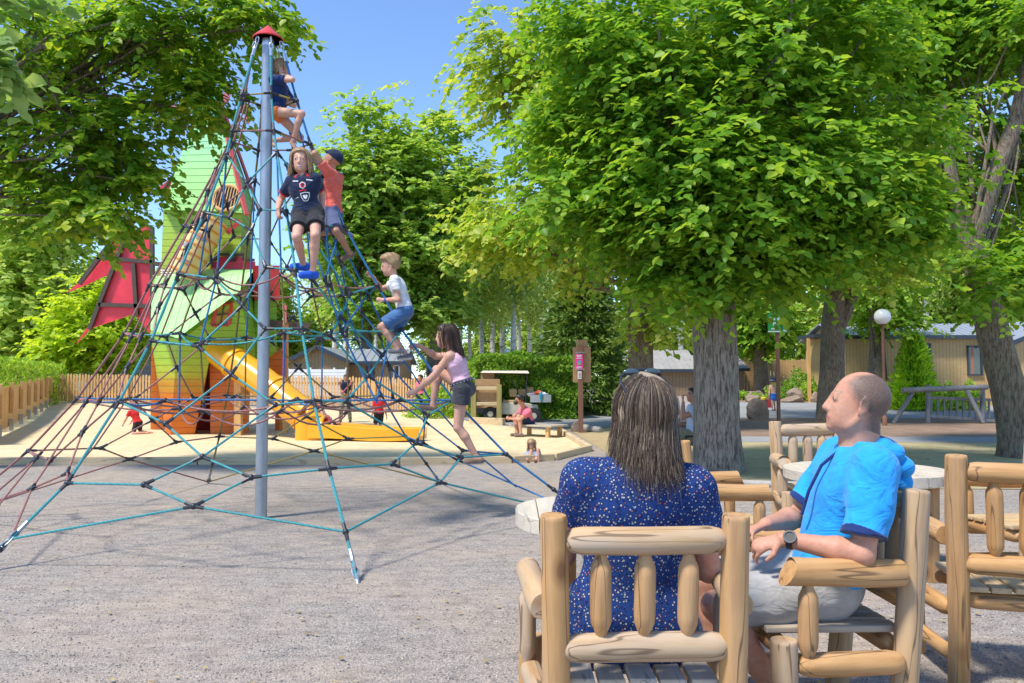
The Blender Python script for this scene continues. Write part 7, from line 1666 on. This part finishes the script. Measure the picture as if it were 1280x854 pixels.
sbag = MB(); a, b = p(437.5, 481, -.16), p(427, 492, -.2); sbag.tube([p(438, 479, .0), a, (a+b)/2+V((0, -.03, 0)), b], .02, 8); tag(sbag.build('bag_strap', C['rose'], None, True), 'pink shoulder strap across the woman in the navy vest', 'strap')
Yb = 18.8; g = gnd(473.5, Yb); p = pt(Yb)
small('boy in a red t-shirt and dark shorts standing on the sand, seen from behind', dict(H=1.10, child=True, head=p(474, 494), neck=g+V((.0, 0, .87)), pel=g+V((0, 0, .56)), f=(-.45, 1, 0), hf=(-.6, .8, 0), skin=M['skin'], wr=[g+V((-.17, -.02, .50)), g+V((.17, .05, .50))], an=[g+V((-.07, 0, .06)), g+V((.07, -.03, .06))]), C['red'], C['nearblack'], H_bl, None, leg=.9)
p = pt(19.0)
small('bearded man in a pink polo shirt sitting on the low bench', dict(H=1.74, vox=.009, head=p(649, 499.5), neck=p(656, 510.5, .12), pel=p(661, 527, .22), f=(-1, -.35, 0), hf=(-1, -.1, -.12), fat=1.1, skin=M['skin2'], wr=[p(637.5, 523.5, -.06), p(637, 522, .1)], el=[p(650, 530, -.3), p(648, 525, .4)], an=[p(651, 542, -.22), p(646, 541, -.02)], kn=[p(638, 512, -.3), p(636, 512, .0)], toe=[(-1, -.2, -.05), (-1, 0, -.05)]), C['rose'], C['navyshort'], H_bk, C['sandal'], leg=.8, amt=.025)
R_ = [o for o in col.objects if o.get('label', '').startswith('bearded man')][0]
hd = p(649, 499.5); m = MB(); m.sphere((hd.x-.085, hd.y-.01, hd.z-.075), .058, 14, 10, (.95, 1.05, .95)); m.build('beard', H_bk, R_, True, world=True)
p = pt(13.25)
small('little girl with long light brown hair crouching in the sand', dict(H=.98, child=True, vox=.0085, head=p(664.5, 555.5), neck=p(665.5, 565), pel=at(668, 575, 13.38), f=(-.12, -1, .1), hf=(-.15, -.9, -.45), skin=M['skin'], wr=[p(668, 575, -.22), p(659, 575, -.22)], an=[p(673, 580, -.06), p(660, 580, -.06)], kn=[p(676, 560, -.5), p(656, 560, -.5)]), C['greyblue'], C['greyblue'], H_br, None, long=.20, leg=.5, amt=.06)
p = pt(12.95)
small('man with glasses in a pale blue shirt sitting beside the stout trunk', dict(H=1.74, vox=.009, head=p(866, 494), neck=p(869, 507), pel=p(868, 546), f=(-1, -.1, 0), hf=(-1, -.1, .08), fat=1.2, skin=M['skin2'], wr=[p(854, 503, -.12), p(845, 530, .1)], el=[p(853, 535, -.3), p(850, 540, .3)], an=[p(838, 572, -.1), p(834, 572, .1)], kn=[p(820, 540, -.1), p(820, 540, .1)], hand=[((-.1, 0, 1), (.9, .1, 0), .8), ((-1, 0, -.1), (0, 0, -1), .5)]), C['paleblue'], C['khaki'], H_bk, C['nearblack'], leg=1.0, amt=.02)
gl = empty('eyeglasses', p(863, 492), 0, 'thin dark eyeglasses worn by the man in the pale blue shirt', 'eyeglasses'); m = MB()
for s in (-1, 1):
    c = p(862.1, 492.5, s*.035)+V((-.01, 0, 0)); m.tube([c+V((0, math.cos(2*PI*i/14)*.026, math.sin(2*PI*i/14)*.02)) for i in range(15)], .0035, 6, False); m.tube([c+V((0, s*.026, 0)), c+V((.09, s*.05, .005))], .003, 6)
m.build('frame', M['black_plastic'], gl, True, world=True)
ch_ = empty('metal_chair', gnd(869, 12.98), 0, 'black metal chair under the man with glasses', 'chair'); m = MB()
for y in (-.24, .24):
    m.tube([(.28, y, 0), (.24, y, .45), (.32, y, .88)], .014, 8); m.tube([(-.22, y, 0), (-.2, y, .45), (.24, y, .45)], .014, 8)
m.build('frame', M['black_plastic'], ch_, True); m = MB(); m.box((.02, 0, .455), (.46, .48, .02)); m.build('seat', M['black_plastic'], ch_, bevel=.006)
m = MB()
for i in range(5): m.box((.27+i*.013, 0, .55+i*.075), (.012, .48, .045))
m.build('backrest', M['black_plastic'], ch_)
Yk_ = 30.6; g = gnd(966.5, Yk_); p = pt(Yk_)
small('child with a blue and white cap walking along the road behind the sign post', dict(H=1.22, child=True, base=g.z, head=g+V((0, 0, 1.14)), neck=g+V((0, 0, .98)), pel=g+V((0, 0, .63)), f=(-.5, -.85, 0), skin=M['skin'], wr=[g+V((.2, -.1, .55)), g+V((-.19, -.12, .55))], an=[g+V((.10, .1, .08)), g+V((-.06, -.12, .08))]), None, C['royal'], H_bl, C['sandal'], leg=.8)
hx = g+V((0, 0, 1.2)); m = MB(); m.sphere(hx+V((0, 0, .0)), .125, 16, 8, (1, 1.1, .8)); m.box(hx+V((-.06, -.14, -.02)), (.15, .13, .015), .5, 1); tag(m.build('cap', [C['navy'], M['white']], None, True), 'navy and white cap on the walking child', 'cap')
m = MB(); c = g+V((-.19, -.13, .30)); m.prism([c+V((-.13, 0, -.17)), c+V((.13, 0, -.17)), c+V((.10, 0, .15)), c+V((-.10, 0, .15))], V((0, .10, 0))); m.tube([c+V((-.08, .05, .15)), c+V((-.04, .05, .27)), c+V((.04, .05, .27)), c+V((.08, .05, .15))], .012, 6); tag(m.build('bag', C['dkred'], None), 'red bag carried by the walking child', 'bag')
m = MB(); c = g+V((-.38, -.05, .12)); m.lathe([(.10, 0), (.13, .30), (.14, .31)], c, 16); m.lathe([(.10, .31), (.11, .38), (.03, .42)], c, 12, 1); tag(m.build('bucket', [C['sandal'], pm('yellow_lid', (.7, .55, .05), .5)], None, True), 'brown bucket with yellow toys beside the walking child', 'bucket')
Yh = 28.7; g = gnd(525, Yh)
small('child standing at the far end of the picket fence behind the climbing girl', dict(H=1.42, child=True, base=g.z, head=g+V((0, 0, 1.33)), neck=g+V((0, 0, 1.16)), pel=g+V((0, 0, .73)), f=(-.6, -.8, 0), skin=M['skin'], wr=[g+V((.22, -.1, .65)), g+V((-.22, -.1, .65))], an=[g+V((.08, 0, .08)), g+V((-.08, 0, .08))]), C['rose'], C['navyshort'], H_dk, C['trainer'])
# ------------------------------------------------------------------ daylight
ELEV, AZ = math.radians(60), math.radians(232)     # azimuth the light comes from, clockwise from +Y
sd_ = V((math.sin(AZ)*math.cos(ELEV), math.cos(AZ)*math.cos(ELEV), math.sin(ELEV)))
w = bpy.data.worlds.new('World'); scene.world = w; w.use_nodes = True; nt = w.node_tree
bg = nt.nodes['Background']; sk = nt.nodes.new('ShaderNodeTexSky'); sk.sky_type = 'NISHITA'; sk.sun_disc = False
sk.sun_elevation = ELEV; sk.sun_rotation = AZ; sk.altitude = 1500; sk.air_density = 1.0; sk.dust_density = 0.0; sk.ozone_density = 6.0
nt.links.new(sk.outputs[0], bg.inputs[0]); bg.inputs[1].default_value = 0.125
sl_ = bpy.data.lights.new('sun', 'SUN'); so = bpy.data.objects.new('sun', sl_); col.objects.link(so)
sl_.energy = 2.4; sl_.angle = math.radians(8.0); sl_.color = (1.0, 0.95, 0.87)
so.rotation_euler = sd_.to_track_quat('Z', 'Y').to_euler(); so.location = (0, 0, 30)
scene.view_settings.view_transform = 'Standard'; scene.view_settings.look = 'None'; scene.view_settings.gamma = 1.0; scene.view_settings.use_curve_mapping = False
scene.view_settings.exposure = 1.25
cy = scene.cycles; cy.max_bounces = 10; cy.diffuse_bounces = 7; cy.glossy_bounces = 3; cy.transmission_bounces = 5; cy.transparent_max_bounces = 4
